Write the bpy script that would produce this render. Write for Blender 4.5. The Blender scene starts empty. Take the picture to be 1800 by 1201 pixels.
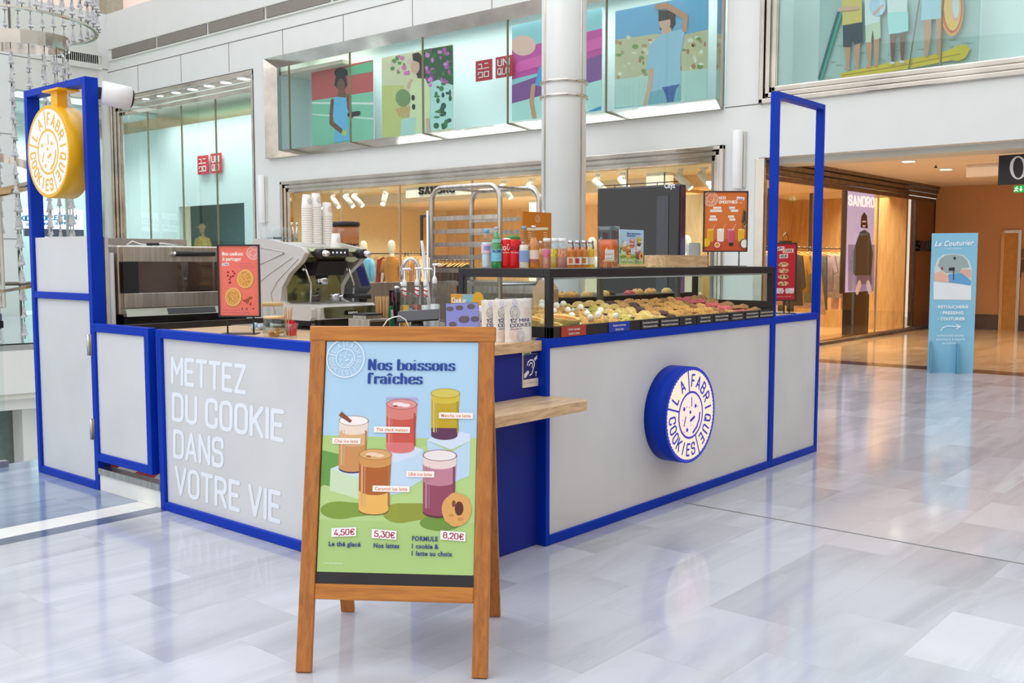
import bpy, math, random
from mathutils import Vector as V, Matrix as MX
random.seed(7)
sc = bpy.context.scene
# ---------------------------------------------------------------- camera, world, lights, exposure
F_, H_, CX, CY = 1740.0, 1.45, 900.0, 600.5
PIT = math.atan(142.5/F_); YAW = math.radians(40.4)
FW = V((math.cos(YAW)*math.cos(PIT), math.sin(YAW)*math.cos(PIT), -math.sin(PIT)))
RT = V((math.sin(YAW), -math.cos(YAW), 0)); UP = RT.cross(FW); EYE = V((0, 0, H_))
cd = bpy.data.cameras.new('camera'); cam = bpy.data.objects.new('camera', cd); sc.collection.objects.link(cam)
cd.sensor_width = 36; cd.lens = 36*F_/1800; cd.clip_end = 300
m = MX((RT, UP, -FW)).transposed().to_4x4(); m.translation = EYE; cam.matrix_world = m
sc.camera = cam
sc.view_settings.view_transform = 'Standard'; sc.view_settings.look = 'None'
sc.view_settings.gamma = 1; sc.view_settings.use_curve_mapping = False
sc.view_settings.exposure = 0.0
w = bpy.data.worlds.new('daylight'); sc.world = w; w.use_nodes = True
nt = w.node_tree; bg = nt.nodes['Background']; tc = nt.nodes.new('ShaderNodeTexCoord')
sx = nt.nodes.new('ShaderNodeSeparateXYZ'); rp = nt.nodes.new('ShaderNodeValToRGB'); mr = nt.nodes.new('ShaderNodeMapRange')
nt.links.new(tc.outputs['Generated'], sx.inputs[0]); nt.links.new(sx.outputs['Z'], mr.inputs[0])
mr.inputs[1].default_value = -0.3; mr.inputs[2].default_value = 1.0
nt.links.new(mr.outputs[0], rp.inputs[0]); nt.links.new(rp.outputs[0], bg.inputs[0])
rp.color_ramp.elements[0].color = (.95, .91, .86, 1); rp.color_ramp.elements[1].color = (.86, .91, 1, 1)
bg.inputs[1].default_value = 1.3
def area(name, loc, target, sx_, sy_, power, col):
    l = bpy.data.lights.new(name, 'AREA'); l.shape = 'RECTANGLE'; l.size = sx_; l.size_y = sy_; l.energy = power; l.color = col
    o = bpy.data.objects.new(name, l); sc.collection.objects.link(o); o.location = loc
    o.rotation_euler = (V(target)-V(loc)).to_track_quat('-Z', 'Y').to_euler(); return o
area('skylight', (-3, 7, 11), (3.5, 5, 0), 9, 9, 520, (.93, .97, 1))
area('skylight', (8, 12, 12), (9, 11, 0), 10, 12, 380, (.95, .98, 1))

# ---------------------------------------------------------------- helpers
def ray(x, y): return FW + RT*((x-CX)/F_) - UP*((y-CY)/F_)
def P(x, y, ax, v):                       # the point of the plane  axis = v  that the photograph shows at x, y
    d = ray(x, y); return EYE + d*((v-EYE[ax])/d[ax])
def L(c):
    return tuple(((q/255+.055)/1.055)**2.4 if q > 10.3 else q/255/12.92 for q in c)
MATS = {}
def nd(t, k, **kw):
    n = t.nodes.new('ShaderNode'+k)
    for a, b in kw.items():
        if a.startswith('i_'):
            n.inputs[a[2:].replace('_', ' ')].default_value = b
        else: setattr(n, a, b)
    return n
def mat(name, col=(200, 200, 200), rough=.5, metal=0., emit=0., var=.06, sc_=9., coat=0., trans=0., bump=0., ecol=None, alpha=1., stretch=None, ior=1.45, c2=None, spec=.5):
    if name in MATS: return MATS[name]
    M = bpy.data.materials.new(name); M.use_nodes = True; t = M.node_tree; b = t.nodes['Principled BSDF']
    c = L(col); k = L(c2) if c2 else tuple(q*(1-var*2) for q in c); hi = c if c2 else tuple(min(1, q*(1+var*.4)) for q in c)
    co = nd(t, 'TexCoord'); no = nd(t, 'TexNoise', i_Scale=sc_, i_Detail=4.)
    src = co.outputs['Object']
    if stretch:
        mp = nd(t, 'Mapping'); mp.inputs['Scale'].default_value = stretch; t.links.new(src, mp.inputs[0]); src = mp.outputs[0]
    t.links.new(src, no.inputs['Vector'])
    r = nd(t, 'ValToRGB'); r.color_ramp.elements[0].color = (*k, 1); r.color_ramp.elements[1].color = (*hi, 1)
    r.color_ramp.elements[0].position = .32; r.color_ramp.elements[1].position = .62
    t.links.new(no.outputs['Fac'], r.inputs[0]); t.links.new(r.outputs[0], b.inputs['Base Color'])
    b.inputs['Roughness'].default_value = rough; b.inputs['Metallic'].default_value = metal
    b.inputs['Coat Weight'].default_value = coat; b.inputs['Transmission Weight'].default_value = trans; b.inputs['IOR'].default_value = ior
    b.inputs['Alpha'].default_value = alpha; b.inputs['Specular IOR Level'].default_value = spec
    if bump:
        bu = nd(t, 'Bump', i_Strength=bump, i_Distance=.01); t.links.new(no.outputs['Fac'], bu.inputs['Height']); t.links.new(bu.outputs[0], b.inputs['Normal'])
    if emit:
        if ecol: b.inputs['Emission Color'].default_value = (*L(ecol), 1)
        else: t.links.new(r.outputs[0], b.inputs['Emission Color'])
        b.inputs['Emission Strength'].default_value = emit
    MATS[name] = M; return M
def glassmat(name, tint=(235, 250, 245), refl=.5, rough=.0):
    if name in MATS: return MATS[name]
    M = bpy.data.materials.new(name); M.use_nodes = True; t = M.node_tree; t.nodes.remove(t.nodes['Principled BSDF'])
    o = t.nodes['Material Output']; tr = nd(t, 'BsdfTransparent'); gl = nd(t, 'BsdfGlossy', i_Roughness=rough); mx = nd(t, 'MixShader')
    fr = nd(t, 'Fresnel', i_IOR=1.5); mu = nd(t, 'Math', operation='MULTIPLY'); mu.inputs[1].default_value = refl
    tr.inputs[0].default_value = (*[math.sqrt(q) for q in L(tint)], 1)
    ge = nd(t, 'NewGeometry'); inv = nd(t, 'Math', operation='SUBTRACT'); inv.inputs[0].default_value = 1.; m2 = nd(t, 'Math', operation='MULTIPLY')   # only the entry side mirrors
    t.links.new(ge.outputs['Backfacing'], inv.inputs[1]); t.links.new(fr.outputs[0], m2.inputs[0]); t.links.new(inv.outputs[0], m2.inputs[1]); t.links.new(m2.outputs[0], mu.inputs[0]); t.links.new(mu.outputs[0], mx.inputs[0])
    t.links.new(tr.outputs[0], mx.inputs[1]); t.links.new(gl.outputs[0], mx.inputs[2]); t.links.new(mx.outputs[0], o.inputs[0])
    MATS[name] = M; return M
def inkm(c, emit=0):                      # printing ink / paint of one plain colour
    return mat('ink_%d_%d_%d%s' % (*c, '_lit' if emit else ''), c, .45, var=.02, sc_=3, emit=emit)
def woodmat(name, a, b, scl=(1, 1, 1), rough=.4, coat=.2, s=6., dist=3.):
    if name in MATS: return MATS[name]
    M = bpy.data.materials.new(name); M.use_nodes = True; t = M.node_tree; p = t.nodes['Principled BSDF']
    co = nd(t, 'TexCoord'); mp = nd(t, 'Mapping'); mp.inputs['Scale'].default_value = scl
    n1 = nd(t, 'TexNoise', i_Scale=s, i_Detail=6., i_Distortion=dist*.3); n2 = nd(t, 'TexNoise', i_Scale=s*7, i_Detail=3.)
    ad = nd(t, 'Mix', data_type='FLOAT'); ad.inputs[0].default_value = .2
    r = nd(t, 'ValToRGB'); r.color_ramp.elements[0].color = (*L(a), 1); r.color_ramp.elements[1].color = (*L(b), 1)
    r.color_ramp.elements[0].position = .36; r.color_ramp.elements[1].position = .6
    t.links.new(co.outputs['Object'], mp.inputs[0])
    t.links.new(mp.outputs[0], n1.inputs['Vector']); t.links.new(mp.outputs[0], n2.inputs['Vector'])
    t.links.new(n1.outputs['Fac'], ad.inputs[2]); t.links.new(n2.outputs['Fac'], ad.inputs[3])
    t.links.new(ad.outputs[0], r.inputs[0]); t.links.new(r.outputs[0], p.inputs['Base Color'])
    p.inputs['Roughness'].default_value = rough; p.inputs['Coat Weight'].default_value = coat
    MATS[name] = M; return M
# marble paving: staggered slabs, a tone for each slab, diagonal veins
def paving(name, c1, c2, vein, bw=.6, rh=.4, rot=0., rough=.11, veinw=.5):
    M = bpy.data.materials.new(name); M.use_nodes = True; t = M.node_tree; p = t.nodes['Principled BSDF']
    co = nd(t, 'TexCoord'); mp = nd(t, 'Mapping'); mp.inputs['Rotation'].default_value = (0, 0, rot); mp.inputs['Location'].default_value = (-.33, 0, 0)
    br = nd(t, 'TexBrick', offset=.5, i_Scale=1., i_Mortar_Size=.0011, i_Brick_Width=bw, i_Row_Height=rh)
    br.inputs['Color1'].default_value = (*L(c1), 1); br.inputs['Color2'].default_value = (*L(c2), 1); br.inputs['Mortar'].default_value = (.5, .49, .48, 1)
    br.inputs['Mortar Smooth'].default_value = .2
    t.links.new(co.outputs['Object'], mp.inputs[0]); t.links.new(mp.outputs[0], br.inputs['Vector'])
    m2 = nd(t, 'Mapping'); m2.inputs['Rotation'].default_value = (0, 0, .45); m2.inputs['Scale'].default_value = (.35, 1.9, 1)
    # each slab cut from its own part of the stone: shift the veins by the slab tone
    va = nd(t, 'VectorMath', operation='MULTIPLY_ADD'); va.inputs[1].default_value = (1, 1, 1)
    t.links.new(co.outputs['Object'], m2.inputs[0])
    cm = nd(t, 'VectorMath', operation='SCALE'); cm.inputs['Scale'].default_value = 25.
    t.links.new(br.outputs['Color'], cm.inputs[0]); t.links.new(m2.outputs[0], va.inputs[0]); t.links.new(cm.outputs[0], va.inputs[2])
    n1 = nd(t, 'TexNoise', i_Scale=1.3, i_Detail=7., i_Distortion=1.2, i_Roughness=.6); t.links.new(va.outputs[0], n1.inputs['Vector'])
    r = nd(t, 'ValToRGB'); e = r.color_ramp.elements
    e[0].position = .34; e[0].color = (*L(vein), 1); e[1].position = .56; e[1].color = (1, 1, 1, 1)
    t.links.new(n1.outputs['Fac'], r.inputs[0])
    mu = nd(t, 'Mix', data_type='RGBA', blend_type='MULTIPLY'); mu.inputs[0].default_value = veinw
    t.links.new(br.outputs['Color'], mu.inputs[6]); t.links.new(r.outputs[0], mu.inputs[7])
    t.links.new(mu.outputs[2], p.inputs['Base Color']); p.inputs['Roughness'].default_value = rough
    p.inputs['Specular IOR Level'].default_value = .6; p.inputs['Coat Weight'].default_value = .12; p.inputs['Coat Roughness'].default_value = .05
    MATS[name] = M; return M

def hull(pts):
    pts = sorted(set((round(a, 6), round(b, 6)) for a, b in pts))
    def half(ps):
        h = []
        for p in ps:
            while len(h) > 1 and (h[-1][0]-h[-2][0])*(p[1]-h[-2][1])-(h[-1][1]-h[-2][1])*(p[0]-h[-2][0]) <= 0: h.pop()
            h.append(p)
        return h[:-1]
    return half(pts)+half(pts[::-1])
class MB:
    def __init__(s, T=None): s.v = []; s.f = []; s.mi = []; s.ms = []; s.sm = []; s.T = T
    def slot(s, m):
        if m not in s.ms: s.ms.append(m)
        return s.ms.index(m)
    def add(s, vs, fs, m, smooth=False):
        n = len(s.v); T = s.T
        s.v += [tuple(T @ V(q)) if T else tuple(q) for q in vs]; k = s.slot(m)
        for f in fs: s.f.append([n+i for i in f]); s.mi.append(k); s.sm.append(smooth)
        return s
    def box(s, a, b, m):
        x0, y0, z0 = [min(p, q) for p, q in zip(a, b)]; x1, y1, z1 = [max(p, q) for p, q in zip(a, b)]
        return s.add([(x0,y0,z0),(x1,y0,z0),(x1,y1,z0),(x0,y1,z0),(x0,y0,z1),(x1,y0,z1),(x1,y1,z1),(x0,y1,z1)],
            [(3,2,1,0),(4,5,6,7),(0,1,5,4),(1,2,6,5),(2,3,7,6),(3,0,4,7)], m)
    def prism(s, pts, z0, z1, m, f=None, smooth=False):    # pts 2D outline, f maps (a,b,c) to xyz
        f = f or (lambda a, b, c: (a, b, c)); n = len(pts)
        A = sum(pts[i][0]*pts[(i+1) % n][1]-pts[(i+1) % n][0]*pts[i][1] for i in range(n))
        if A < 0: pts = pts[::-1]
        s.add([f(a, b, z0) for a, b in pts]+[f(a, b, z1) for a, b in pts], [list(range(n))[::-1], list(range(n, 2*n))], m)
        return s.add([f(a, b, z0) for a, b in pts]+[f(a, b, z1) for a, b in pts], [(i, (i+1) % n, n+(i+1) % n, n+i) for i in range(n)], m, smooth)
    def lathe(s, prof, c=(0, 0, 0), n=24, m=None, ax=2, smooth=True, sq=None):
        vs = []; fs = []
        for r, h in prof:
            for i in range(n):
                a = 2*math.pi*i/n; x = r*math.cos(a); y = r*math.sin(a)
                if sq: k = (abs(math.cos(a))**sq+abs(math.sin(a))**sq)**(-1/sq); x *= k; y *= k
                q = (x, y, h) if ax == 2 else ((h, x, y) if ax == 0 else (y, h, x))
                vs.append((q[0]+c[0], q[1]+c[1], q[2]+c[2]))
        for j in range(len(prof)-1):
            for i in range(n): k = (i+1) % n; fs.append((j*n+i, j*n+k, (j+1)*n+k, (j+1)*n+i))
        if prof[0][0] > 1e-4: fs.append(list(range(n))[::-1])
        if prof[-1][0] > 1e-4: fs.append([(len(prof)-1)*n+i for i in range(n)])
        return s.add(vs, fs, m, smooth)
    def tube(s, pts, r, m, n=10, closed=False, sq=False):
        pts = [V(p) for p in pts]; N = len(pts); vs = []; fs = []; up = None
        for i, p in enumerate(pts):
            if closed: d = pts[(i+1) % N]-pts[i-1]
            else: d = pts[min(i+1, N-1)]-pts[max(i-1, 0)]
            d.normalize()
            if up is None: up = V((0, 0, 1)) if abs(d.z) < .9 else V((1, 0, 0))
            u = d.cross(up); 
            if u.length < 1e-5: u = d.cross(V((1, 0, 0)))
            u.normalize(); v = u.cross(d); up = v
            rr = r[i] if isinstance(r, (list, tuple)) else r
            for k in range(n):
                a = 2*math.pi*(k+(.5 if sq else 0))/n; vs.append(p+(u*math.cos(a)+v*math.sin(a))*rr)
        for i in range(N if closed else N-1):
            for k in range(n): j = (i+1) % N; fs.append((i*n+k, j*n+k, j*n+(k+1) % n, i*n+(k+1) % n))
        if not closed: fs += [list(range(n)), [(N-1)*n+k for k in range(n)][::-1]]
        return s.add(vs, fs, m, not sq)
    def ball(s, c, r, m, n=12, k=8, seed=None):
        rx, ry, rz = r if isinstance(r, (list, tuple)) else (r, r, r); vs = []; fs = []
        for j in range(k+1):
            t = math.pi*j/k
            for i in range(n):
                a = 2*math.pi*i/n; vs.append((c[0]+rx*math.sin(t)*math.cos(a), c[1]+ry*math.sin(t)*math.sin(a), c[2]-rz*math.cos(t)))
        for j in range(k):
            for i in range(n): q = (i+1) % n; fs.append((j*n+i, j*n+q, (j+1)*n+q, (j+1)*n+i))
        return s.add(vs, fs, m, True)
    def build(s, name, parent=None, loc=None, bev=0, sub=0, mx=None, weld=False):
        me = bpy.data.meshes.new(name); me.from_pydata(s.v, [], s.f)
        for q in s.ms: me.materials.append(q)
        for p, k, q in zip(me.polygons, s.mi, s.sm): p.material_index = k; p.use_smooth = q
        me.update(); o = bpy.data.objects.new(name, me); sc.collection.objects.link(o)
        if mx is not None: o.matrix_world = mx
        if loc is not None: o.location = loc
        if parent: o.parent = parent
        if weld: q = o.modifiers.new('weld', 'WELD'); q.merge_threshold = 1e-5
        if bev: q = o.modifiers.new('bevel', 'BEVEL'); q.width = bev; q.segments = 2; q.limit_method = 'ANGLE'; q.angle_limit = .7
        if sub: q = o.modifiers.new('subdivision', 'SUBSURF'); q.levels = q.render_levels = sub
        return o
def world(b, name, parent=None, **k):     # a mesh given in world coordinates, then hung under its thing
    o = b.build(name, None, **k)
    if parent: o.parent = parent; o.matrix_parent_inverse = parent_inv(parent)
    return o
def tag(o, label, cat, group=None, kind=None):
    if label: o['label'] = label
    if cat: o['category'] = cat
    if group: o['group'] = group
    if kind: o['kind'] = kind
    return o
def thing(name, label, cat, loc=(0, 0, 0), rz=0, group=None):
    o = bpy.data.objects.new(name, None); sc.collection.objects.link(o); o.location = loc; o.rotation_euler = (0, 0, rz); o.empty_display_size = .05
    return tag(o, label, cat, group)
def struct(o, label=None):
    o['kind'] = 'structure'
    if label: o['label'] = label
    return o
def dup(root, loc=None, rz=None, label=None, group=None, parent=None):
    r = root.copy(); sc.collection.objects.link(r)
    if loc is not None: r.location = loc
    if rz is not None: r.rotation_euler = (0, 0, rz)
    if label: r['label'] = label
    if group: r['group'] = group
    if parent: r.parent = parent
    for ch in list(root.children): dup(ch, parent=r)
    return r

# ---- lettering: strokes of a round or broad nib along polylines
def rc(pts, r, closed=False, n=5):        # polyline with rounded corners
    out = []; N = len(pts)
    for i, p in enumerate(pts):
        if not closed and i in (0, N-1): out.append(p); continue
        a = V(pts[i-1]); b = V(p); c = V(pts[(i+1) % N]); u = (a-b); w_ = (c-b)
        q = min(r, u.length*.5, w_.length*.5); s1 = b+u.normalized()*q; s2 = b+w_.normalized()*q
        for k in range(n+1): t = k/n; out.append(tuple(s1*(1-t)**2+b*2*t*(1-t)+s2*t*t))
    if closed: out.append(out[0])
    return out
W_ = .52; R_ = .24
G = {
'A': [[(0,0),(.28,1),(.56,0)],[(.08,.28),(.48,.28)]], 'B': [[(0,0),(0,1)], rc([(0,1),(.5,1),(.5,.53),(0,.53)],.2), rc([(0,.53),(.54,.53),(.54,0),(0,0)],.22)],
'C': [rc([(W_,.7),(W_,1),(0,1),(0,0),(W_,0),(W_,.3)],R_)], 'D': [[(0,0),(0,1)], rc([(0,1),(W_,1),(W_,0),(0,0)],R_)],
'E': [[(.45,1),(0,1),(0,0),(.45,0)],[(0,.52),(.38,.52)]], 'F': [[(.45,1),(0,1),(0,0)],[(0,.5),(.38,.5)]],
'G': [rc([(W_,.72),(W_,1),(0,1),(0,0),(W_,0),(W_,.45),(.3,.45)],R_)], 'H': [[(0,0),(0,1)],[(W_,0),(W_,1)],[(0,.5),(W_,.5)]], 'I': [[(0,0),(0,1)]],
'J': [rc([(.4,1),(.4,0),(0,0),(0,.25)],.2)], 'K': [[(0,0),(0,1)],[(.5,1),(0,.38)],[(.17,.58),(.52,0)]], 'L': [[(0,1),(0,0),(.42,0)]],
'M': [[(0,0),(0,1),(.31,.4),(.62,1),(.62,0)]], 'N': [[(0,0),(0,1),(.54,0),(.54,1)]], 'O': [rc([(0,0),(0,1),(W_,1),(W_,0)],R_,True)],
'P': [[(0,0),(0,1)], rc([(0,1),(W_,1),(W_,.45),(0,.45)],.24)], 'Q': [rc([(0,0),(0,1),(W_,1),(W_,0)],R_,True),[(.3,.25),(.56,-.06)]],
'R': [[(0,0),(0,1)], rc([(0,1),(W_,1),(W_,.48),(0,.48)],.24),[(.28,.48),(.54,0)]], 'S': [rc([(W_,.74),(W_,1),(0,1),(0,.53),(W_,.5),(W_,0),(0,0),(0,.26)],.22)],
'T': [[(0,1),(.54,1)],[(.27,1),(.27,0)]], 'U': [rc([(0,1),(0,0),(W_,0),(W_,1)],R_)], 'V': [[(0,1),(.28,0),(.56,1)]],
'W': [[(0,1),(.2,0),(.4,.8),(.6,0),(.8,1)]], 'X': [[(0,0),(.52,1)],[(0,1),(.52,0)]], 'Y': [[(0,1),(.27,.48),(.54,1)],[(.27,.48),(.27,0)]],
'Z': [[(0,1),(.5,1),(0,0),(.5,0)]], '0': [rc([(0,0),(0,1),(.5,1),(.5,0)],.24,True)], '1': [[(.0,.78),(.22,1),(.22,0)]],
'2': [rc([(0,.72),(0,1),(.5,1),(.5,.6),(0,0)],.24)+[(.5,0)]], '3': [rc([(0,1),(.48,1),(.25,.58),(.5,.58),(.5,0),(0,0),(0,.24)],.16)],
'4': [[(.36,0),(.36,.45)],[(.28,1),(0,.2),(.52,.2)]], '5': [rc([(.46,1),(.04,1),(0,.55),(.5,.6),(.5,0),(0,0),(0,.22)],.18)],
'8': [rc([(.03,.55),(.03,1),(.47,1),(.47,.55)],.2,True), rc([(0,0),(0,.55),(.5,.55),(.5,0)],.22,True)],
'9': [rc([(0,.42),(0,1),(.5,1),(.5,.42)],.22,True),[(.5,.6),(.3,0)]], '€': [rc([(.55,.8),(.55,1),(.12,1),(.12,0),(.55,0),(.55,.2)],.24),[(0,.6),(.42,.6)],[(0,.42),(.4,.42)]],
'&': [rc([(.56,0),(.08,.75),(.08,1),(.42,1),(.42,.7),(0,.35),(0,0),(.36,0),(.56,.4)],.16)], ',': [[(.06,.05),(0,-.16)]], '.': [[(0,.02),(0,.03)]], '/': [[(0,0),(.4,1)]], '-': [[(0,.45),(.3,.45)]],
'+': [[(0,.45),(.4,.45)],[(.2,.25),(.2,.65)]], "'": [[(0,.8),(0,1)]], 'À': [[(0,0),(.28,1),(.56,0)],[(.08,.28),(.48,.28)],[(.1,1.3),(.3,1.15)]],
'ユ': [[(.1,.85),(.7,.85),(.7,.1)],[(0,.1),(.9,.1)]], 'ニ': [[(.12,.85),(.78,.85)],[(0,.1),(.9,.1)]], 'ク': [[(.1,.9),(.1,.55)],[(.1,.9),(.85,.9),(.85,.1),(.1,.1)]], 'ロ': [[(.08,.1),(.08,.9),(.82,.9),(.82,.1),(.08,.1)]],
}
# lowercase for the fat contrast headline face
o_ = rc([(.02,0),(.02,.62),(.44,.62),(.44,0)],.22,True)
g_ = {
'N': [[(.06,0),(.06,.95)],[(.06,.95),(.5,0)],[(.5,0),(.5,.95)],'s',(-.02,0,.14),(-.04,.95,.14),(.42,.95,.6)], 'o': [o_],
's': [rc([(.36,.5),(.36,.62),(.03,.62),(.03,.33),(.38,.3),(.38,0),(0,0),(0,.13)],.16)], 'b': [[(.06,0),(.06,.95)], rc([(.06,.6),(.47,.62),(.47,0),(.06,.02)],.22),'s',(-.03,.95,.08)],
'i': [[(.06,0),(.06,.6)],[(.06,.86),(.06,.87)],'s',(-.02,0,.16),(-.03,.6,.08)], 'f': [rc([(.08,0),(.08,.95),(.34,.95),(.34,.82)],.18),'s',(-.04,.6,.28),(-.02,0,.2)],
'r': [[(.06,0),(.06,.6)], rc([(.06,.45),(.1,.62),(.34,.62),(.34,.5)],.12),'s',(-.02,0,.18),(-.03,.6,.08)], 'a': [rc([(.04,.5),(.04,.62),(.38,.62),(.38,0)],.18)+[(.44,0)], rc([(.38,.36),(.0,.34),(.0,0),(.38,.04)],.16)],
'î': [[(.06,0),(.06,.6)],[(-.08,.76),(.06,.9),(.2,.76)],'s',(-.02,0,.16),(-.03,.6,.08)], 'c': [rc([(.4,.45),(.4,.62),(.02,.62),(.02,0),(.4,0),(.4,.14)],.22)],
'h': [[(.06,0),(.06,.95)], rc([(.06,.5),(.1,.62),(.42,.62),(.42,0)],.18),'s',(-.03,.95,.08),(-.02,0,.15),(.34,0,.5)], 'e': [rc([(.02,.32),(.44,.32),(.44,.62),(.02,.62),(.02,0),(.42,0),(.42,.12)],.2)],
'n': [[(.06,0),(.06,.6)], rc([(.06,.5),(.1,.62),(.42,.62),(.42,0)],.18),'s',(-.03,.6,.08),(-.02,0,.15),(.34,0,.5)], 'k': [[(.06,0),(.06,.95)],[(.38,.6),(.08,.28)],[(.16,.36),(.42,0)],'s',(-.03,.95,.08),(-.02,0,.16),(.32,0,.5)],
'à': [rc([(.04,.5),(.04,.62),(.38,.62),(.38,0)],.18)+[(.44,0)], rc([(.38,.36),(.0,.34),(.0,0),(.38,.04)],.16),[(.1,.95),(.26,.78)]], 'p': [[(.06,-.28),(.06,.6)], rc([(.06,.6),(.47,.62),(.47,0),(.06,.02)],.22),'s',(-.02,-.28,.16)],
't': [rc([(.1,.8),(.1,0),(.34,0)],.12),'s',(-.04,.6,.3)], 'g': [rc([(.02,.2),(.02,.62),(.4,.62),(.4,.2)],.18,True), rc([(.14,.2),(.02,.05),(.42,.02),(.42,-.26),(0,-.26),(.02,-.02)],.14)],
'C': [rc([(.5,.7),(.5,.95),(.02,.95),(.02,0),(.5,0),(.5,.22)],.25)], 'd': [[(.42,0),(.42,.95)], rc([(.42,.6),(.02,.62),(.02,0),(.42,.02)],.22),'s',(.34,.95,.42)],
}
def glyphs(txt, face='din', sp=.2):       # list of polylines + nibs, total width
    out = []; x = 0
    for ch in txt:
        if ch == ' ': x += .34; continue
        D = G if face == 'din' else g_
        if ch not in D: ch = ch.upper(); D = G
        st = D.get(ch, [[(0, 0), (0, .6)]]); wmax = 0; ser = False
        for p in st:
            if p == 's': ser = True; continue
            if ser: out.append(([(x+p[0], p[1]), (x+p[2], p[1])], 1)); wmax = max(wmax, p[2]); continue
            out.append(([(x+a, b) for a, b in p], 0)); wmax = max(wmax, max(a for a, b in p))
        x += wmax+sp
    return out, x-sp
def nib(poly, rx, ry, n=10):              # convex pieces covering a stroke
    e = [(rx*math.cos(2*math.pi*i/n), ry*math.sin(2*math.pi*i/n)) for i in range(n)]; out = []
    for a, b in zip(poly, poly[1:]): out.append(hull([(a[0]+u, a[1]+v) for u, v in e]+[(b[0]+u, b[1]+v) for u, v in e]))
    return out
FONTC = {}
def textmesh(txt, bold=0, shear=0):       # built-in face, unit size, returns verts and faces
    k = (txt, bold, shear)
    if k not in FONTC:
        c = bpy.data.curves.new('t', 'FONT'); c.body = txt; c.size = 1; c.offset = bold; c.shear = shear; c.resolution_u = 3; c.space_character = 1.05+bold
        o = bpy.data.objects.new('t', c); sc.collection.objects.link(o); bpy.context.view_layer.update()
        me = bpy.data.meshes.new_from_object(o.evaluated_get(bpy.context.evaluated_depsgraph_get()))
        FONTC[k] = ([tuple(v.co[:2]) for v in me.vertices], [list(p.vertices) for p in me.polygons])
        bpy.data.objects.remove(o); bpy.data.curves.remove(c); bpy.data.meshes.remove(me)
    return FONTC[k]
class Art(MB):
    """flat print: layers on a plane. M = matrix of the plane (x right, y up, z towards the reader)"""
    def __init__(s, M, dz=.0004): dz = max(dz, .00006); s.half = 0; super().__init__(); s.M = M; s.z = dz; s.dz = dz; s.Mi = M.inverted()
    def uv(s, x, y):
        o = s.M.translation; n = s.M.to_3x3() @ V((0, 0, 1)); d = ray(x, y); q = EYE+d*((o-EYE).dot(n)/d.dot(n)); q = s.Mi @ q; return (q.x, q.y)
    def up(s): s.z += s.dz; return s
    def flat(s, pts, m):
        c = getattr(s, 'clip', None)
        if c:                             # keep what lies on the sheet (u0, u1, v0, v1)
            for ax, lim, sg in ((0, c[0], 1), (0, c[1], -1), (1, c[2], 1), (1, c[3], -1)):
                out = []
                for i, p in enumerate(pts):
                    q = pts[i-1]; a = (p[ax]-lim)*sg; b = (q[ax]-lim)*sg
                    if (a >= 0) != (b >= 0): t = a/(a-b); out.append((p[0]+(q[0]-p[0])*t, p[1]+(q[1]-p[1])*t))
                    if a >= 0: out.append(p)
                pts = out
            if len(pts) < 3: return s
        n = len(pts); A = sum(pts[i][0]*pts[(i+1) % n][1]-pts[(i+1) % n][0]*pts[i][1] for i in range(n))
        if A < 0: pts = pts[::-1]
        s.i = getattr(s, 'i', 0)+1; z = s.z+(s.i % 15)*s.dz*.03+s.half*s.dz*.5; s.add([(a, b, z) for a, b in pts], [list(range(n))], m); return s
    def pp(s, pts, m, lay=True):
        if lay: s.up()
        return s.flat([s.uv(*p) for p in pts], m)
    def pe(s, cx, cy, rx, ry, m, rot=0, n=20, lay=True):
        c, q = math.cos(rot), math.sin(rot)
        s.half = int(n <= 8); lay = lay and n > 8
        r_ = s.pp([(cx+rx*math.cos(t)*c-ry*math.sin(t)*q, cy+rx*math.cos(t)*q+ry*math.sin(t)*c) for t in [2*math.pi*i/n for i in range(n)]], m, lay); s.half = 0; return r_
    def disc(s, cx, cy, r, m, n=40): s.up(); return s.flat([(cx+r*math.cos(2*math.pi*i/n), cy+r*math.sin(2*math.pi*i/n)) for i in range(n)], m)
    def ln(s, pts, w_, m):                # pixel polyline, pixel width
        s.up(); q = [s.uv(*p) for p in pts]; a = V(s.uv(pts[0][0], pts[0][1])); b = V(s.uv(pts[0][0]+w_, pts[0][1])); r = (b-a).length/2
        for h in nib(q, r, r, 8): s.flat(h, m)
        return s
    def txt(s, t, x0, y0, x1, y1, h, m, face='din', wt=.075, bold=0, shear=0, sp=.2):   # baseline from (x0,y0) to (x1,y1), cap height h px
        s.up(); o = V(s.uv(x0, y0)); ex = V(s.uv(x1, y1))-o; ey = V(s.uv(x0, y0-h))-o
        return s.put(t, o, ex, ey, m, face, wt, bold, shear, sp)
    def put(s, t, o, ex, ey, m, face='din', wt=.075, bold=0, shear=0, sp=.2):
        o = V(o); ex = V(ex); ey = V(ey)
        if face in ('din', 'fat'):
            gs, wd = glyphs(t, face, sp); k = 1 if face == 'din' else 1/.95
            for p, ser in gs:
                rx, ry = (wt, wt) if face == 'din' else ((.112, .036) if not ser else (.02, .022))
                for h in nib(p, rx, ry, 8 if face == 'din' else 12):
                    s.flat([tuple(o+ex*(a/wd)+ey*(b*k)) for a, b in h], m)
        else:
            vs, fs = textmesh(t, bold, shear)
            if vs:
                x0 = min(a for a, b in vs); x1 = max(a for a, b in vs)
                s.add([(*(o+ex*((a-x0)/(x1-x0))+ey*(b/.7)), s.z) for a, b in vs], fs, m)
        return s
    def out(s, name='print', parent=None): 
        o = s.build(name); o.matrix_world = s.M
        if parent: o.parent = parent; o.matrix_parent_inverse = parent_inv(parent)
        return o
def wm(o): return (wm(o.parent) @ o.matrix_parent_inverse if o.parent else MX()) @ MX.LocRotScale(o.location, o.rotation_euler, o.scale)
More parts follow.
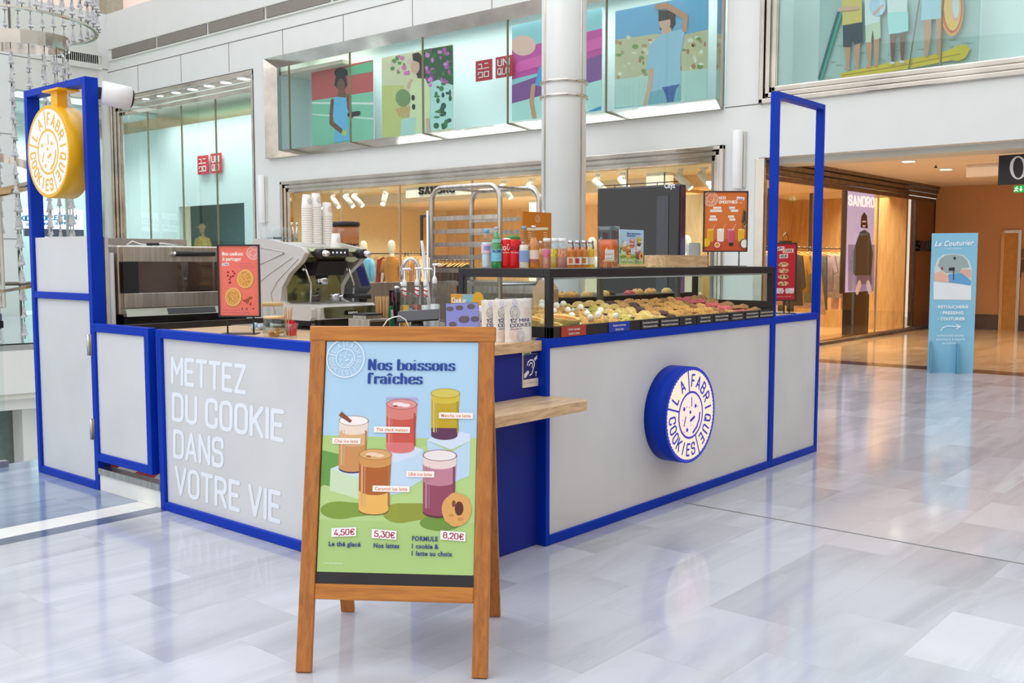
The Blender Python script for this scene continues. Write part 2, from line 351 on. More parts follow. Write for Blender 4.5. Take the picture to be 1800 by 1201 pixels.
def parent_inv(p): return wm(p).inverted()
def plane_x(x): M = MX(((0, 0, -1, 0), (-1, 0, 0, 0), (0, 1, 0, 0), (0, 0, 0, 1))); M.translation = (x, 0, 0); return M     # faces -X
def plane_y(y): M = MX(((1, 0, 0, 0), (0, 0, -1, 0), (0, 1, 0, 0), (0, 0, 0, 1))); M.translation = (0, y, 0); return M      # faces -Y
def frame_m(o, x, y):                     # plane through o with x axis and y axis given (made orthonormal)
    x = V(x).normalized(); y = V(y); y = (y-x*y.dot(x)).normalized(); z = x.cross(y)
    M = MX((x, y, z)).transposed().to_4x4(); M.translation = V(o); return M
def logo(A, cx, cy, R, ink, k=1., wt=.09):
    """round baker's mark: LA / FABRIQUE / COOKIES round a smiling cookie"""
    def ring(r0, r1, teeth=0, out=True):
        n = 72; vs = []; fs = []
        for i in range(n*2 if teeth else n):
            N = n*2 if teeth else n; a = 2*math.pi*i/N; d = (teeth if i % 2 else 0)
            ra, rb = (r0-d, r1) if out else (r0, r1+d)
            vs += [(cx+ra*math.cos(a), cy+ra*math.sin(a)), (cx+rb*math.cos(a), cy+rb*math.sin(a))]
        N = len(vs)//2
        if getattr(A, 'clip', None):
            for i in range(N): A.flat([vs[2*i], vs[2*i+1], vs[(2*i+3) % (2*N)], vs[(2*i+2) % (2*N)]], ink)
        else: A.add([(a, b, A.z) for a, b in vs], [(2*i, 2*i+1, (2*i+3) % (2*N), (2*i+2) % (2*N)) for i in range(N)], ink)
    A.up(); ring(R*.945, R, R*.025); ring(R*.465, R*.50, R*.022)
    pol = lambda r, d: (cx+R*r*math.cos(math.radians(d)), cy+R*r*math.sin(math.radians(d)))
    for d in (98, 166, 294):
        for h in nib([pol(.5, d), pol(.96, d)], R*.02, R*.02, 8): A.flat(h, ink)
    def around(t, a0, a1, inward=False):
        for i, ch in enumerate(t):
            a = math.radians(a0+(a1-a0)*i/(len(t)-1)); gs, wd = glyphs(ch); hh = .235*R; c, q = math.cos(a), math.sin(a)
            base = R*(.60 if not inward else .845); ux, uy = (c, q) if not inward else (-c, -q); rx, ry = uy, -ux
            for p, _ in gs:
                for h in nib(p, wt, wt, 8):
                    A.flat([(cx+c*base+(rx*(u-wd/2)+ux*v)*hh, cy+q*base+(ry*(u-wd/2)+uy*v)*hh) for u, v in h], ink)
    around('LA', 149, 119); around('FABRIQUE', 84, -50); around('COOKIES', 183, 279, True)
    for (x, y, r) in [(-.27,.15,.045),(.19,.17,.045),(-.02,.06,.04),(-.14,-.3,.045),(-.17,.18,.016),(-.06,.16,.016),(.28,.15,.016),(-.31,-.08,.016),(-.26,-.33,.016),(.01,-.22,.016)]:
        A.flat([(cx+R*(x+r*math.cos(t)), cy+R*(y+r*math.sin(t))) for t in [math.pi*i/5 for i in range(10)]], ink)
    for p, r in [([(.03,.36),(.03,.18)],.018),([(-.2,-.02),(-.27,-.2)],.02),([(0,-.12),(.14,-.06)],.034),([(.37,0),(.34,-.14),(.25,-.28),(.1,-.38)],.028)]:
        for h in nib([(cx+R*a, cy+R*b) for a, b in p], R*r, R*r, 8): A.flat(h, ink)
# ---------------------------------------------------------------- materials
M_wall = mat('wall_paint', (222, 224, 221), .35, var=.012, sc_=2, coat=.15)
M_wallg = mat('grey_wall_paint', (212, 213, 205), .6, var=.015, sc_=2)
M_groove = mat('groove', (120, 118, 112), .8)
M_steel = mat('polished_steel', (205, 198, 188), .09, 1., var=.1, sc_=1.6, bump=.25)
M_steelb = mat('brushed_steel', (204, 197, 188), .3, 1., var=.12, sc_=40, stretch=(1, 1, .05))
M_dsteel = mat('dark_steel', (110, 102, 96), .25, 1., var=.1)
M_chrome = mat('chrome', (225, 225, 228), .06, 1., var=.03)
M_black = mat('black_powder_coat', (38, 35, 37), .42, var=.06)
M_blackg = mat('black_gloss', (22, 22, 25), .12, coat=.5)
M_blue = mat('royal_blue_paint', (0, 52, 174), .42, var=.03, sc_=5, spec=.2)
M_navy = mat('matt_blue_laminate', (26, 40, 140), .5, var=.05, sc_=3, spec=.3)
M_panel = mat('waxed_concrete_panel', (214, 214, 214), .55, var=.035, sc_=2.2)
M_panelr = M_panel
M_letter = mat('pale_lettering', (234, 240, 247), .5, var=.01)
M_oak = woodmat('light_oak', (186, 150, 108), (222, 190, 148), (1.2, 9, 9), .4, .1)
M_oaky = woodmat('light_oak_along', (196, 158, 116), (228, 198, 156), (9, 1.2, 9), .4, .1)
M_aframe = woodmat('varnished_pine', (156, 88, 12), (186, 112, 26), (12, 12, .5), .3, .25, 4)
M_aframeh = woodmat('varnished_pine_rail', (170, 98, 16), (200, 126, 34), (.8, .8, 14), .3, .25, 4)
M_glass = glassmat('clear_glass', (240, 250, 247), .75)
M_glassw = glassmat('shop_window_glass', (230, 244, 242), 1.2)
M_glassb = glassmat('bronze_shop_glass', (240, 231, 212), 1.5)
M_bottle = glassmat('bottle_glass', (232, 240, 242), 1.6, .03)
M_white = mat('white_plastic', (238, 238, 238), .35, var=.01)
M_lamp = mat('lamp_diffuser', (255, 246, 230), .5, emit=6.)
M_cyan = mat('pale_turquoise_wall', (216, 229, 228), .6, var=.01)
M_cream = mat('cream_wall', (232, 222, 196), .6, var=.02)
M_ceilp = mat('warm_white_ceiling', (236, 222, 205), .7, var=.01)
M_woodw = woodmat('veneer_wall', (226, 190, 144), (240, 208, 164), (3, 3, .5), .5, 0, 4)
M_woodd = woodmat('dark_veneer_wall', (196, 156, 104), (220, 184, 132), (4, 4, .5), .5, 0, 4)
M_tan = mat('tan_wall_paint', (196, 150, 106), .6, var=.03, sc_=1)
M_brown = mat('brown_cladding', (122, 84, 54), .4, var=.05)
M_floorA = paving('white_marble_paving', (208, 210, 217), (190, 191, 197), (184, 185, 190), veinw=.4)
M_floorB = paving('blue_marble_paving', (158, 170, 190), (138, 152, 176), (150, 160, 180), 1.2, .5)
M_floorC = paving('corridor_marble_paving', (222, 196, 160), (204, 176, 140), (190, 160, 130), rough=.12)
M_strip = mat('dark_marble_strip', (92, 80, 78), .12, var=.2, sc_=2)
M_strip2 = mat('blue_grey_marble_strip', (104, 114, 138), .12, var=.15, sc_=2, stretch=(.3, 3, 1))
M_strip3 = mat('cream_marble_strip', (238, 236, 230), .15, var=.02)
M_shopfl = mat('warm_shop_floor', (206, 170, 120), .2, var=.05)

# ---------------------------------------------------------------- floor
def slab(name, pts, m, z=0., t=.3, label=None):
    return struct(MB().prism(pts, z-t, z, m).build(name), label)
slab('floor', [(-9, -9), (13.55, -9), (13.55, 7.27), (3.1, 5.19), (-9, 5.19)], M_floorA, label='white marble slab floor round the kiosk')
slab('floor_blue_border', [(-9, 5.52), (3.02, 5.52), (3.4, 7.27), (-9, 7.27)], M_floorB, label='blue grey marble floor border by the balustrade')
slab('floor_under_kiosk', [(3.1, 5.19), (13.55, 7.27), (3.4, 7.27), (3.02, 5.52), (3.02, 5.19)], M_floorA)
slab('trim_1', [(-9, 5.19), (3.02, 5.19), (3.02, 5.32), (-9, 5.32)], M_strip2, label='narrow blue grey marble strip in the floor')
slab('trim_2', [(-9, 5.32), (3.02, 5.32), (3.02, 5.52), (-9, 5.52)], M_strip3, label='cream marble strip in the floor')
slab('floor_walkway', [(9.5, 7.27), (13.55, 7.27), (13.55, 26.6), (9.5, 26.6)], M_floorA)
slab('trim_3', [(13.55, -9), (14.0, -9), (14.0, 26.6), (13.55, 26.6)], M_strip, label='dark marble strip across the shop thresholds')
slab('floor_corridor', [(14.0, -9), (26, -9), (26, 7.0), (14.0, 7.0)], M_floorC, label='tan lit marble floor of the passage')
slab('floor_shop', [(14.0, 7.0), (26, 7.0), (26, 19.3), (14.0, 19.3)], M_shopfl)
slab('floor_far_shop', [(14.0, 19.3), (26, 19.3), (26, 31), (14.0, 31)], M_cyan)
# the joint across the white floor
struct(MB().box((5.115, -9, 0), (5.125, 3.0, .0015), M_groove).build('trim_4'), 'dark expansion joint across the white floor')
# far side of the atrium void: curved slab edge, lower storey
pts = [(9.5, 26.6), (-14, 26.6)] + [(-14+23.5*k/16, 17.2+1.2*math.sin(math.pi*k/16)) for k in range(17)]
slab('floor_far_side', pts, M_floorA, 0, .1)
b = MB(); arc = pts[2:]
for dz0, dz1, off, mm in ((0, -.85, 0, M_wall), (-.85, -.95, .05, M_wallg), (-.95, -1.15, .18, M_wall)):
    q = [(x, y+off) for x, y in arc]; b.prism(q+[(x, y+.3) for x, y in q[::-1]], dz1, dz0, mm, smooth=False)
struct(b.build('trim_5'), 'white curved slab edge across the atrium void')
b = MB(); b.box((-14, 18.6, -5), (9.5, 18.8, -1.0), mat('teal_grey_shopfront', (124, 138, 134), .4)); struct(b.build('wall_lower_storey'), 'dark shop front on the storey below')
for i, x in enumerate((7.66, 5.3, 9.2)):
    struct(MB().box((x, 18.0, -5), (x+.26, 18.4, -1.0), M_wall).build('trim_%d' % (6+i)), 'white pillar of the storey below')
b = MB()
for i in range(40):
    x = random.uniform(7.9, 8.4); z = random.uniform(-3.6, -1.6); b.box((x, 18.5, z), (x+.1, 18.58, z+.22), inkm(random.choice([(210, 50, 40), (40, 70, 170), (230, 190, 140), (170, 90, 40)])))
tag(b.build('shelved_stock'), 'red, blue and tan goods shelved on the storey below', 'goods', kind='stuff')
slab('floor_lower', [(-14, 5), (12, 5), (12, 27), (-14, 27)], M_strip3, -5)
struct(MB().box((-14, 7.1, -5), (9.5, 7.27, -.3), M_wall).box((9.3, 7.27, -5), (9.5, 17.5, -.05), M_wall).build('wall_void'))
# balustrade
t = thing('balustrade', 'glass balustrade with black handrail left of the kiosk', 'balustrade', (0, 7.22, 0))
world(MB().box((-9, 7.2, .02), (2.95, 7.215, .98), M_glass), 'glass_panel', t)
world(MB().box((-9, 7.17, .98), (2.95, 7.25, 1.03), M_black), 'handrail', t)
world(MB().box((-9, 7.19, 1.03), (2.95, 7.235, 1.08), M_steelb), 'cap_rail', t)
world(MB().box((-9, 7.18, 0), (2.95, 7.24, .04), M_steelb), 'shoe_rail', t)
t2 = thing('balustrade', 'dark handrail on the far side of the atrium void', 'balustrade', (0, 18.4, 0))
world(MB().tube([(-14, 17.3, 1.05)]+[(x, y+.12, 1.05) for x, y in arc], .035, M_dsteel), 'handrail', t2)
world(MB().prism([(x, y+.12) for x, y in arc]+[(x, y+.135) for x, y in arc[::-1]], 0, 1.0, M_glass), 'glass_panel', t2)

# unseen beige wall added to dim and warm the light from the right
beige = mat('beige_gallery', (236, 206, 160), .6, var=.04, sc_=.6)
struct(MB().box((-9, -9.3, 0), (26, -9, 6.5), beige).build('wall_right'))
# ---------------------------------------------------------------- main wall, X = 14
XW = 14.0
def wall(name, x0, x1, rects, m, label=None, holes=None):
    b = MB()
    for (y0, y1, z0, z1) in rects: b.box((x0, y0, z0), (x1, y1, z1), m)
    return struct(b.build(name), label)
wall('wall_main', XW, XW+.3, [(7.0, 7.57, 0, 5.9), (-9, 7.57, 5.9, 9), (-9, 7.0, 3.06, 3.83), (7.57, 18.84, 3.24, 3.81), (7.57, 19.25, 6.0, 9),
      (18.84, 19.84, 0, 3.81), (19.25, 19.84, 3.81, 5.9), (26.63, 26.9, 0, 5.9), (19.25, 26.9, 5.9, 8.2)], M_wall, 'white panelled atrium wall with shop windows')
g = MB(); g.box((XW-.004, 7, 6.62), (XW, 26.6, 6.64), M_groove)
for k in range(9): y = 7.9+k*2.1+.3; g.box((XW-.004, y-.008, 5.95), (XW, y+.008, 6.63), M_groove)
for k in range(5): g.box((XW-.004, 19.84, 5.9), (XW, 26.6, 5.91), M_groove)
g.box((XW-.004, 7.0, 3.80), (XW, 7.58, 3.815), M_groove)
struct(g.build('trim_9'), 'fine panel joints in the white wall')
# long grille strip high on the wall
t = thing('wall_grille', 'long metal ventilation grille strip high on the white wall', 'grille', (XW, 20, 7.1))
gm = mat('grille_mesh', (150, 146, 138), .5, .6, var=.15, sc_=60)
for k in range(9):
    y1 = 26.3-k*2.35; s_ = world(MB().box((XW-.03, y1-2.25, 6.96), (XW-.005, y1, 7.2), gm), 'grille_panel', t)
world(MB().box((XW-.04, 5.0, 6.9), (XW, 26.5, 6.94), M_wallg).box((XW-.04, 5, 7.22), (XW, 26.5, 7.25), M_wallg), 'frame', t)

# far wall, Y = 26.6, turned toward the camera
YF = 26.6
def fy(x, y, px=None): return P(x, y, 1, YF)
pa = fy(62, 0).x; pb = fy(180, 0).x
xw0, xw1 = fy(60, 300).x, fy(172, 300).x
zt = fy(150, 172).z
wall_b = MB().box((xw1+.12, YF, 0), (14, YF+.3, 8.2), M_wall).box((xw0-.5, YF, zt), (xw1+.12, YF+.3, 8.2), M_wallg).box((-14, YF, 0), (xw0-.5, YF+.3, 9.5), M_wall)
struct(wall_b.build('wall_far'), 'white far wall of the atrium')
g = MB(); zj = fy(150, 117).z
g.box((4, YF-.004, zj-.01), (14, YF, zj+.01), M_groove); zj = fy(10, 104).z
for x_, in ((fy(15, 0).x,),): g.box((x_-.03, YF-.01, 0), (x_+.03, YF, 9.5), M_dsteel)
for yy in (235, 420): zz = fy(10, yy).z; g.box((-6, YF-.004, zz-.01), (xw0-.5, YF, zz+.01), M_groove)
struct(g.build('trim_10'), 'panel joints in the far wall')
t = thing('wall_grille', 'slotted air vent high on the far wall', 'grille', (fy(140, 100).x, YF, fy(140, 100).z))
x0, x1 = fy(95, 100).x, fy(170, 100).x; z0, z1 = fy(140, 109).z, fy(140, 94).z
world(MB().box((x0, YF-.05, z0), (x1, YF, z1), M_black), 'recess', t)
f = MB()
n = 22
for k in range(n+1): x = x0+(x1-x0)*k/n; f.box((x-.045, YF-.09, z0), (x+.045, YF-.05, z1), M_wallg)
f.box((x0-.1, YF-.1, z1), (x1+.1, YF, z1+.09), M_wallg).box((x0-.1, YF-.1, z0-.14), (x1+.1, YF, z0), M_wallg)
world(f, 'slats', t)
# upper gallery and beams seen over the wall
struct(MB().box((7, 27.2, 8.2), (26, 27.5, 12), mat('sunlit_gallery', (255, 236, 224), .7, var=.01)).build('wall_gallery'))  # plain pale pink wall colour
x0 = P(178, 10, 1, 27).x; x1 = P(207, 10, 1, 27).x
struct(MB().box((x0, 26.7, 8.2), (x1, 27.1, 11), mat('stone_pillar', (168, 160, 140), .6)).build('trim_11'), 'grey stone pillar above the far wall')

# ---- upper display window (band) and upper right window
def shop_frame(name, y0, y1, z0, z1, steps, d, label, m=None, sides='lrtb', proj=.06):
    b = MB(); m = m or M_steel
    for k in range(steps):
        a = k*d; e = d*.86; xo = XW-proj+k*.035
        if 't' in sides: b.box((xo, y0+a, z1-a-e), (xo+.12, y1-a, z1-a), m)
        if 'b' in sides: b.box((xo, y0+a, z0+a), (xo+.12, y1-a, z0+a+e), m)
        if 'r' in sides: b.box((xo, y0+a, z0+a), (xo+.12, y0+a+e, z1-a), m)
        if 'l' in sides: b.box((xo, y1-a-e, z0+a), (xo+.12, y1-a, z1-a), m)
    a = steps*d; xo = XW+.03
    if 't' in sides: b.box((xo, y0+.01, z1-a), (xo+.05, y1-.01, z1-.01), m)
    if 'b' in sides: b.box((xo, y0+.01, z0+.01), (xo+.05, y1-.01, z0+a), m)
    if 'r' in sides: b.box((xo, y0+.01, z0+.01), (xo+.05, y0+a, z1-.01), m)
    if 'l' in sides: b.box((xo, y1-a, z0+.01), (xo+.05, y1-.01, z1-.01), m)
    return struct(b.build(name, bev=.012), label)
def glazing(name, y0, y1, z0, z1, joints, label, m=None, jm=None):
    w_ = thing(name, None, None, (XW+.1, (y0+y1)/2, z0)); struct(w_, label)
    world(MB().box((XW+.10, y0, z0), (XW+.115, y1, z1), m or M_glassw), 'pane', w_)
    jm = jm or mat('bronze_joint', (136, 128, 100), .4, .3)
    if joints:
        b = MB()
        for y in joints: b.box((XW+.085, y-.009, z0), (XW+.13, y+.009, z1), jm)
        world(b, 'mullions', w_)
    return w_
bevel = MB()                               # chamfered mirror surround of the upper window
def surround(b, y0, y1, z0, z1, w_, dp, m):
    o = [(y0, z0), (y1, z0), (y1, z1), (y0, z1)]; i = [(y0+w_, z0+w_), (y1-w_, z0+w_), (y1-w_, z1-w_), (y0+w_, z1-w_)]
    vs = [(XW-dp, a, c) for a, c in o]+[(XW+.1, a, c) for a, c in i]
    b.add(vs, [(k, (k+1) % 4, 4+(k+1) % 4, 4+k) for k in range(4)], m)
    for a, c in ((0, 1), (1, 2), (2, 3), (3, 0)):
        p, q = o[a], o[c]; b.add([(XW-dp, *p), (XW-dp, *q), (XW, *q), (XW, *p)], [(0, 1, 2, 3)], M_steelb)
    return b
struct(surround(bevel, 7.6, 19.27, 3.78, 6.04, .2, .12, M_steel).build('window_1_frame'), 'mirror steel surround of the long upper window')
jy = [P(x, 150, 0, XW+.1).y for x in (508, 615, 743, 892, 1065)]
glazing('window_1', 7.8, 19.1, 3.96, 5.86, jy, 'long upper display window of turquoise glass', m=M_glassw)
shop_frame('window_2_frame', -9, 7.0, 3.80, 6.6, 3, .085, 'stepped steel frame of the upper right window', sides='lb')
glazing('window_2', -9, 6.75, 4.05, 6.6, [P(x, 50, 0, XW+.1).y for x in (1655,)], 'upper right display window', m=M_glassw)
# display boxes behind
def roombox(name, x0, x1, y0, y1, z0, z1, mb, mc, mf, ms=None, back=True, left=True, right=True):
    b = MB(); t_ = .05; ms = ms or mb
    if back: b.box((x1, y0, z0), (x1+t_, y1, z1), mb)
    b.box((x0, y0, z1), (x1, y1, z1+t_), mc); b.box((x0, y0, z0-t_), (x1, y1, z0), mf)
    if right: b.box((x0, y0-t_, z0), (x1, y0, z1), ms)
    if left: b.box((x0, y1, z0), (x1, y1+t_, z1), ms)
    return struct(b.build(name))
roombox('wall_display', XW+.3, XW+1.1, 7.6, 19.2, 3.86, 6.2, M_cyan, M_cyan, M_cyan)
roombox('wall_display_right', XW+.3, XW+1.0, -9, 6.95, 3.9, 7.4, M_cyan, M_cyan, M_cyan)
def lamp(name, loc, sx_, sy_, power, col, down=(0, 0, -1)):
    l = bpy.data.lights.new(name, 'AREA'); l.shape = 'RECTANGLE'; l.size = sx_; l.size_y = sy_; l.energy = power; l.color = col; l.spread = math.radians(125)
    o = bpy.data.objects.new(name, l); sc.collection.objects.link(o); o.location = loc; z_ = -V(down).normalized(); y_ = V((0, 1, 0)); y_ = (y_-z_*y_.dot(z_)).normalized(); o.rotation_euler = MX((y_.cross(z_), y_, z_)).transposed().to_euler(); return o
lamp('display_light', (XW+.6, 13.4, 6.15), .5, 11, 92, (1, 1, 1), (.25, 0, -1)); lamp('display_light', (XW+.55, 1, 7.3), .4, 12, 105, (1, 1, 1), (.25, 0, -1))
def spot(x, y, z, label, group, r=.07):
    s_ = thing('recessed_spotlight', label, 'spotlight', (x, y, z), 0, group)
    MB().lathe([(r+.02, -.012), (r+.02, 0)], n=16, m=M_white).build('trim_ring', s_); MB().lathe([(r, -.016), (r, -.008)], n=16, m=M_lamp).build('lamp_disc', s_); return s_
s0 = None
for j_, px in enumerate((502, 528, 586, 665, 755, 852, 905)):  # the first one stands in for a mirrored reflection
    p = P(px, 100, 0, XW+.5)
    lb = 'small spotlight in the upper display ceiling, '+('leftmost', 'second from the left', 'third from the left', 'between the first two posters', 'over the blossom poster', 'over the red logos', 'nearest the round column')[j_]
    if s0 is None: s0 = spot(p.x, p.y, 6.19, lb, 'spotlights over the hanging posters')
    else: dup(s0, (p.x, p.y, 6.19), label=lb)

# ---- printed posters of the upper window
def skin(k): return inkm([(206, 152, 122), (122, 80, 60), (226, 180, 156), (120, 80, 62)][k])
def hang(px, X, label, body, name='hanging_poster', cat='poster'):
    """px = four pixel corners tl,tr,br,bl on plane X"""
    c = [P(x, y, 0, X) for x, y in px]; y0 = (c[0].y+c[3].y)/2; y1 = (c[1].y+c[2].y)/2; zb = (c[2].z+c[3].z)/2; ztp = (c[0].z+c[1].z)/2
    t = thing(name, label, cat, (X, (y0+y1)/2, zb)); world(MB().box((X+.001, y1, zb), (X+.02, y0, ztp), M_white), 'backing_sheet', t)
    A = Art(plane_x(X), .0012); A.flat([(-y0, zb), (-y1, zb), (-y1, ztp), (-y0, ztp)], body[0]); A.clip = (-y0, -y1, zb, ztp)
    body[1](A); A.out('print', t); 
    return t
def p_tennis(A):
    k = inkm
    A.pp([(549, 177), (656, 161), (657, 246), (549, 257)], k((140, 208, 178))); A.pp([(600, 122), (655, 107), (655, 126), (600, 136)], k((112, 190, 150)))
    A.ln([(549, 181), (656, 182)], 2, k((240, 244, 240))); A.ln([(549, 201), (656, 209)], 1.5, k((230, 240, 235)))
    A.pp([(588, 150), (592, 126), (606, 124), (611, 150), (601, 163)], k((38, 30, 30))); A.pe(600, 150, 7, 11, skin(1)); A.pe(600, 128, 12, 9, k((26, 26, 30))); A.pp([(603, 128), (614, 132), (603, 135)], k((26, 26, 30)))
    A.pp([(596, 158), (606, 158), (610, 176), (592, 176)], skin(1)); A.pp([(583, 178), (592, 170), (610, 172), (614, 190), (612, 210), (616, 247), (588, 251), (590, 215), (585, 195)], k((112, 190, 236)))
    A.ln([(585, 178), (583, 200), (583, 216), (600, 230)], 6, skin(1)); A.ln([(612, 170), (614, 190), (620, 204)], 5, skin(1)); A.pe(606, 234, 4, 5, k((196, 214, 90))); A.ln([(614, 202), (632, 199)], 5, k((30, 30, 34)))
def p_flower(A):
    k = inkm
    A.pp([(671, 150), (710, 150), (712, 240), (672, 244)], k((208, 206, 130))); A.pp([(740, 95), (796, 80), (797, 225), (745, 232)], k((196, 230, 226)))
    A.pp([(742, 88), (796, 79), (797, 150), (770, 140), (745, 150)], k((44, 92, 60)))
    r = random.Random(3)
    for _ in range(46): A.pe(r.choice([r.uniform(745, 765), r.uniform(772, 795)]), r.uniform(86, 150), r.uniform(2, 5), r.uniform(2, 5), k(r.choice([(196, 84, 176), (222, 130, 206), (150, 60, 140), (60, 120, 60)])), n=8)
    for _ in range(24): A.pe(r.uniform(765, 795), r.uniform(150, 225), r.uniform(2, 6), r.uniform(2, 6), k(r.choice([(46, 100, 66), (70, 130, 80), (36, 84, 76)])), n=8)
    for _ in range(14): A.pe(r.uniform(688, 722), r.uniform(96, 130), r.uniform(2, 5), r.uniform(2, 5), k(r.choice([(226, 120, 186), (240, 190, 200), (100, 150, 80)])), n=8)
    A.pp([(725, 95), (736, 92), (746, 104), (750, 160), (740, 150), (728, 120)], k((62, 42, 36))); A.pe(730, 117, 8, 13, skin(2)); A.pp([(727, 98), (740, 94), (742, 112), (726, 106)], k((62, 42, 36)))
    A.pp([(722, 148), (730, 138), (748, 138), (758, 160), (756, 210), (744, 234), (716, 238), (722, 180)], k((226, 228, 180))); A.ln([(723, 142), (718, 152)], 5, skin(2))
    A.pp([(706, 210), (732, 206), (730, 237), (704, 241)], k((188, 220, 214))); A.pe(709, 172, 13, 15, k((126, 150, 100))); A.pp([(696, 192), (722, 186), (720, 206), (702, 204)], k((206, 170, 110))); A.pe(727, 172, 3, 5, k((40, 44, 60))); A.pe(728, 188, 3, 5, k((40, 44, 60))); A.ln([(752, 212), (754, 230)], 6, skin(2))
def p_pink(A):
    k = inkm
    A.pp([(900, 88), (1058, 50), (1058, 100), (900, 140)], k((206, 72, 160))); A.pp([(900, 150), (1058, 95), (1058, 140), (900, 182)], k((134, 76, 148))); A.pe(920, 80, 22, 18, k((238, 190, 176)))
    A.ln([(913, 118), (1058, 74)], 14, k((232, 90, 176))); A.pp([(900, 182), (1058, 140), (1058, 193), (900, 214)], k((188, 226, 222)))
    A.pp([(940, 150), (948, 118), (962, 116), (966, 154)], k((84, 160, 214))); A.ln([(938, 152), (935, 180), (940, 208)], 8, skin(0)); A.pp([(1036, 195), (1058, 186), (1058, 192), (1036, 199)], k((60, 150, 200)))
def p_town(A):
    k = inkm; r = random.Random(5)
    A.pp([(1081, 70), (1110, 66), (1150, 60), (1200, 62), (1244, 52), (1244, 130), (1081, 150)], k((206, 200, 160)))
    for _ in range(90):
        x = r.uniform(1084, 1240); y = r.uniform(66, 140); A.pe(x, y, r.uniform(2, 6), r.uniform(2, 5), k(r.choice([(232, 220, 196), (190, 160, 120), (130, 160, 90), (236, 236, 214), (200, 130, 100), (222, 206, 160)])), n=7)
    A.pp([(1081, 140), (1244, 120), (1243, 174), (1081, 190)], k((196, 224, 214)))
    A.pp([(1160, 52), (1159, 30), (1170, 18), (1186, 22), (1188, 42), (1180, 55)], k((60, 50, 44))); A.pe(1169, 40, 10, 14, skin(2)); A.pp([(1158, 18), (1188, 20), (1188, 32), (1158, 38)], k((70, 60, 52)))
    A.pp([(1164, 52), (1180, 48), (1182, 62), (1162, 64)], skin(2))
    A.pp([(1136, 122), (1142, 80), (1162, 62), (1180, 56), (1205, 50), (1202, 70), (1196, 100), (1198, 148), (1142, 164), (1150, 122)], k((164, 204, 226)))
    A.ln([(1204, 52), (1206, 30), (1172, 10), (1156, 12)], 9, skin(0)); A.ln([(1146, 124), (1142, 156), (1135, 184)], 8, skin(2)); A.pp([(1143, 162), (1197, 150), (1196, 180), (1139, 187)], k((130, 186, 200)))
    A.pp([(1164, 154), (1196, 148), (1190, 156), (1184, 180), (1174, 181), (1170, 164)], k((64, 104, 170)))
def p_beach(A):
    k = inkm; r = random.Random(8)
    for _ in range(40): A.ln([(lambda x, y: [(x, y), (x+r.uniform(4, 14), y-1)])(r.uniform(1445, 1700), r.uniform(60, 140))][0], 1, k((150, 160, 130)))
    A.pp([(1442, 143), (1478, 24), (1483, 24), (1446, 145)], k((42, 168, 140))); A.pp([(1440, 138), (1474, 22), (1479, 22), (1443, 143)], k((34, 92, 104)))
    A.pp([(1479, 130), (1560, 112), (1640, 98), (1700, 80), (1708, 88), (1690, 104), (1600, 122), (1500, 137), (1480, 137)], k((226, 196, 50))); A.pe(1688, 94, 18, 13, k((222, 196, 44)), -.5); A.ln([(1482, 134), (1600, 114), (1690, 96)], 1.5, k((176, 140, 30)))
    for x0, x1, hip, a, b_, yb, sk in ((1484, 1518, 84, (40, 60, 74), (226, 200, 112), 122, 0), (1524, 1550, 76, (214, 222, 196), (228, 236, 240), 118, 0), (1564, 1598, 60, (170, 226, 220), (222, 232, 230), 112, 1)):
        w_ = (x1-x0)/2; mx_ = (x0+x1)/2
        for sg, dy in ((-1, 0), (1, -2)):
            u = mx_+sg*w_*.5; A.pp([(u-5.5, hip-30), (u+5.5, hip-30), (u+4.6, hip+12), (u+3.6, yb-16), (u+2, yb+dy), (u-2, yb+dy), (u-3.6, yb-16), (u-4.6, hip+12)], skin(sk)); A.pe(u-1, yb+dy, 5, 2.4, skin(sk) if sk == 0 else k((226, 226, 220)))
        A.pp([(x0, 26), (x1, 20), (x1+1, hip-8), (mx_+3, hip-4), (mx_, hip-22), (mx_-3, hip), (x0+1, hip)], k(a)); A.pp([(x0-1, 0), (x1, 0), (x1, 40), (x0, 46)], k(b_))
    A.ln([(1480, 18), (1510, 16)], 6, skin(2)); A.pe(1546, 12, 14, 18, k((190, 220, 240))); A.ln([(1540, 26), (1555, 12)], 5, skin(2)); A.pp([(1564, 24), (1600, 22), (1600, 56), (1584, 60), (1566, 62)], k((172, 226, 222)))
    A.ln([(1601, 122), (1620, 0)], 2.5, k((120, 110, 96))); A.pp([(1626, 30), (1640, 30), (1640, 62), (1634, 100), (1628, 102), (1628, 64)], skin(0)); A.pp([(1648, 30), (1662, 30), (1661, 60), (1656, 97), (1650, 98), (1650, 62)], skin(0)); A.pp([(1625, 0), (1664, 0), (1662, 34), (1622, 38)], k((176, 214, 226)))
    A.pe(1677, 18, 20, 48, k((236, 160, 60))); A.pe(1677, 16, 18, 44, k((216, 84, 60))); A.pe(1678, 16, 15, 40, k((242, 190, 90))); A.pe(1683, 12, 9, 28, k((236, 180, 170))); A.pe(1684, 12, 6, 22, k((214, 222, 210)))
hang([(548, 127), (656, 104), (657, 246), (549, 257)], XW+.55, 'printed poster of a tennis player in blue, red and green court', (inkm((206, 92, 92)), p_tennis))
hang([(671, 101), (797, 78), (797, 227), (672, 244)], XW+.55, 'printed poster of a woman with a flower pot under pink blossom', (inkm((226, 218, 180)), p_flower))
hang([(900, 48), (1058, 10), (1058, 193), (900, 214)], XW+.55, 'printed poster of pink and purple stripes half behind the round column', (inkm((150, 206, 214)), p_pink))
hang([(1081, 20), (1245, -12), (1243, 174), (1081, 190)], XW+.55, 'printed poster of a man in a pale blue shirt shading his eyes', (inkm((120, 180, 220)), p_town))
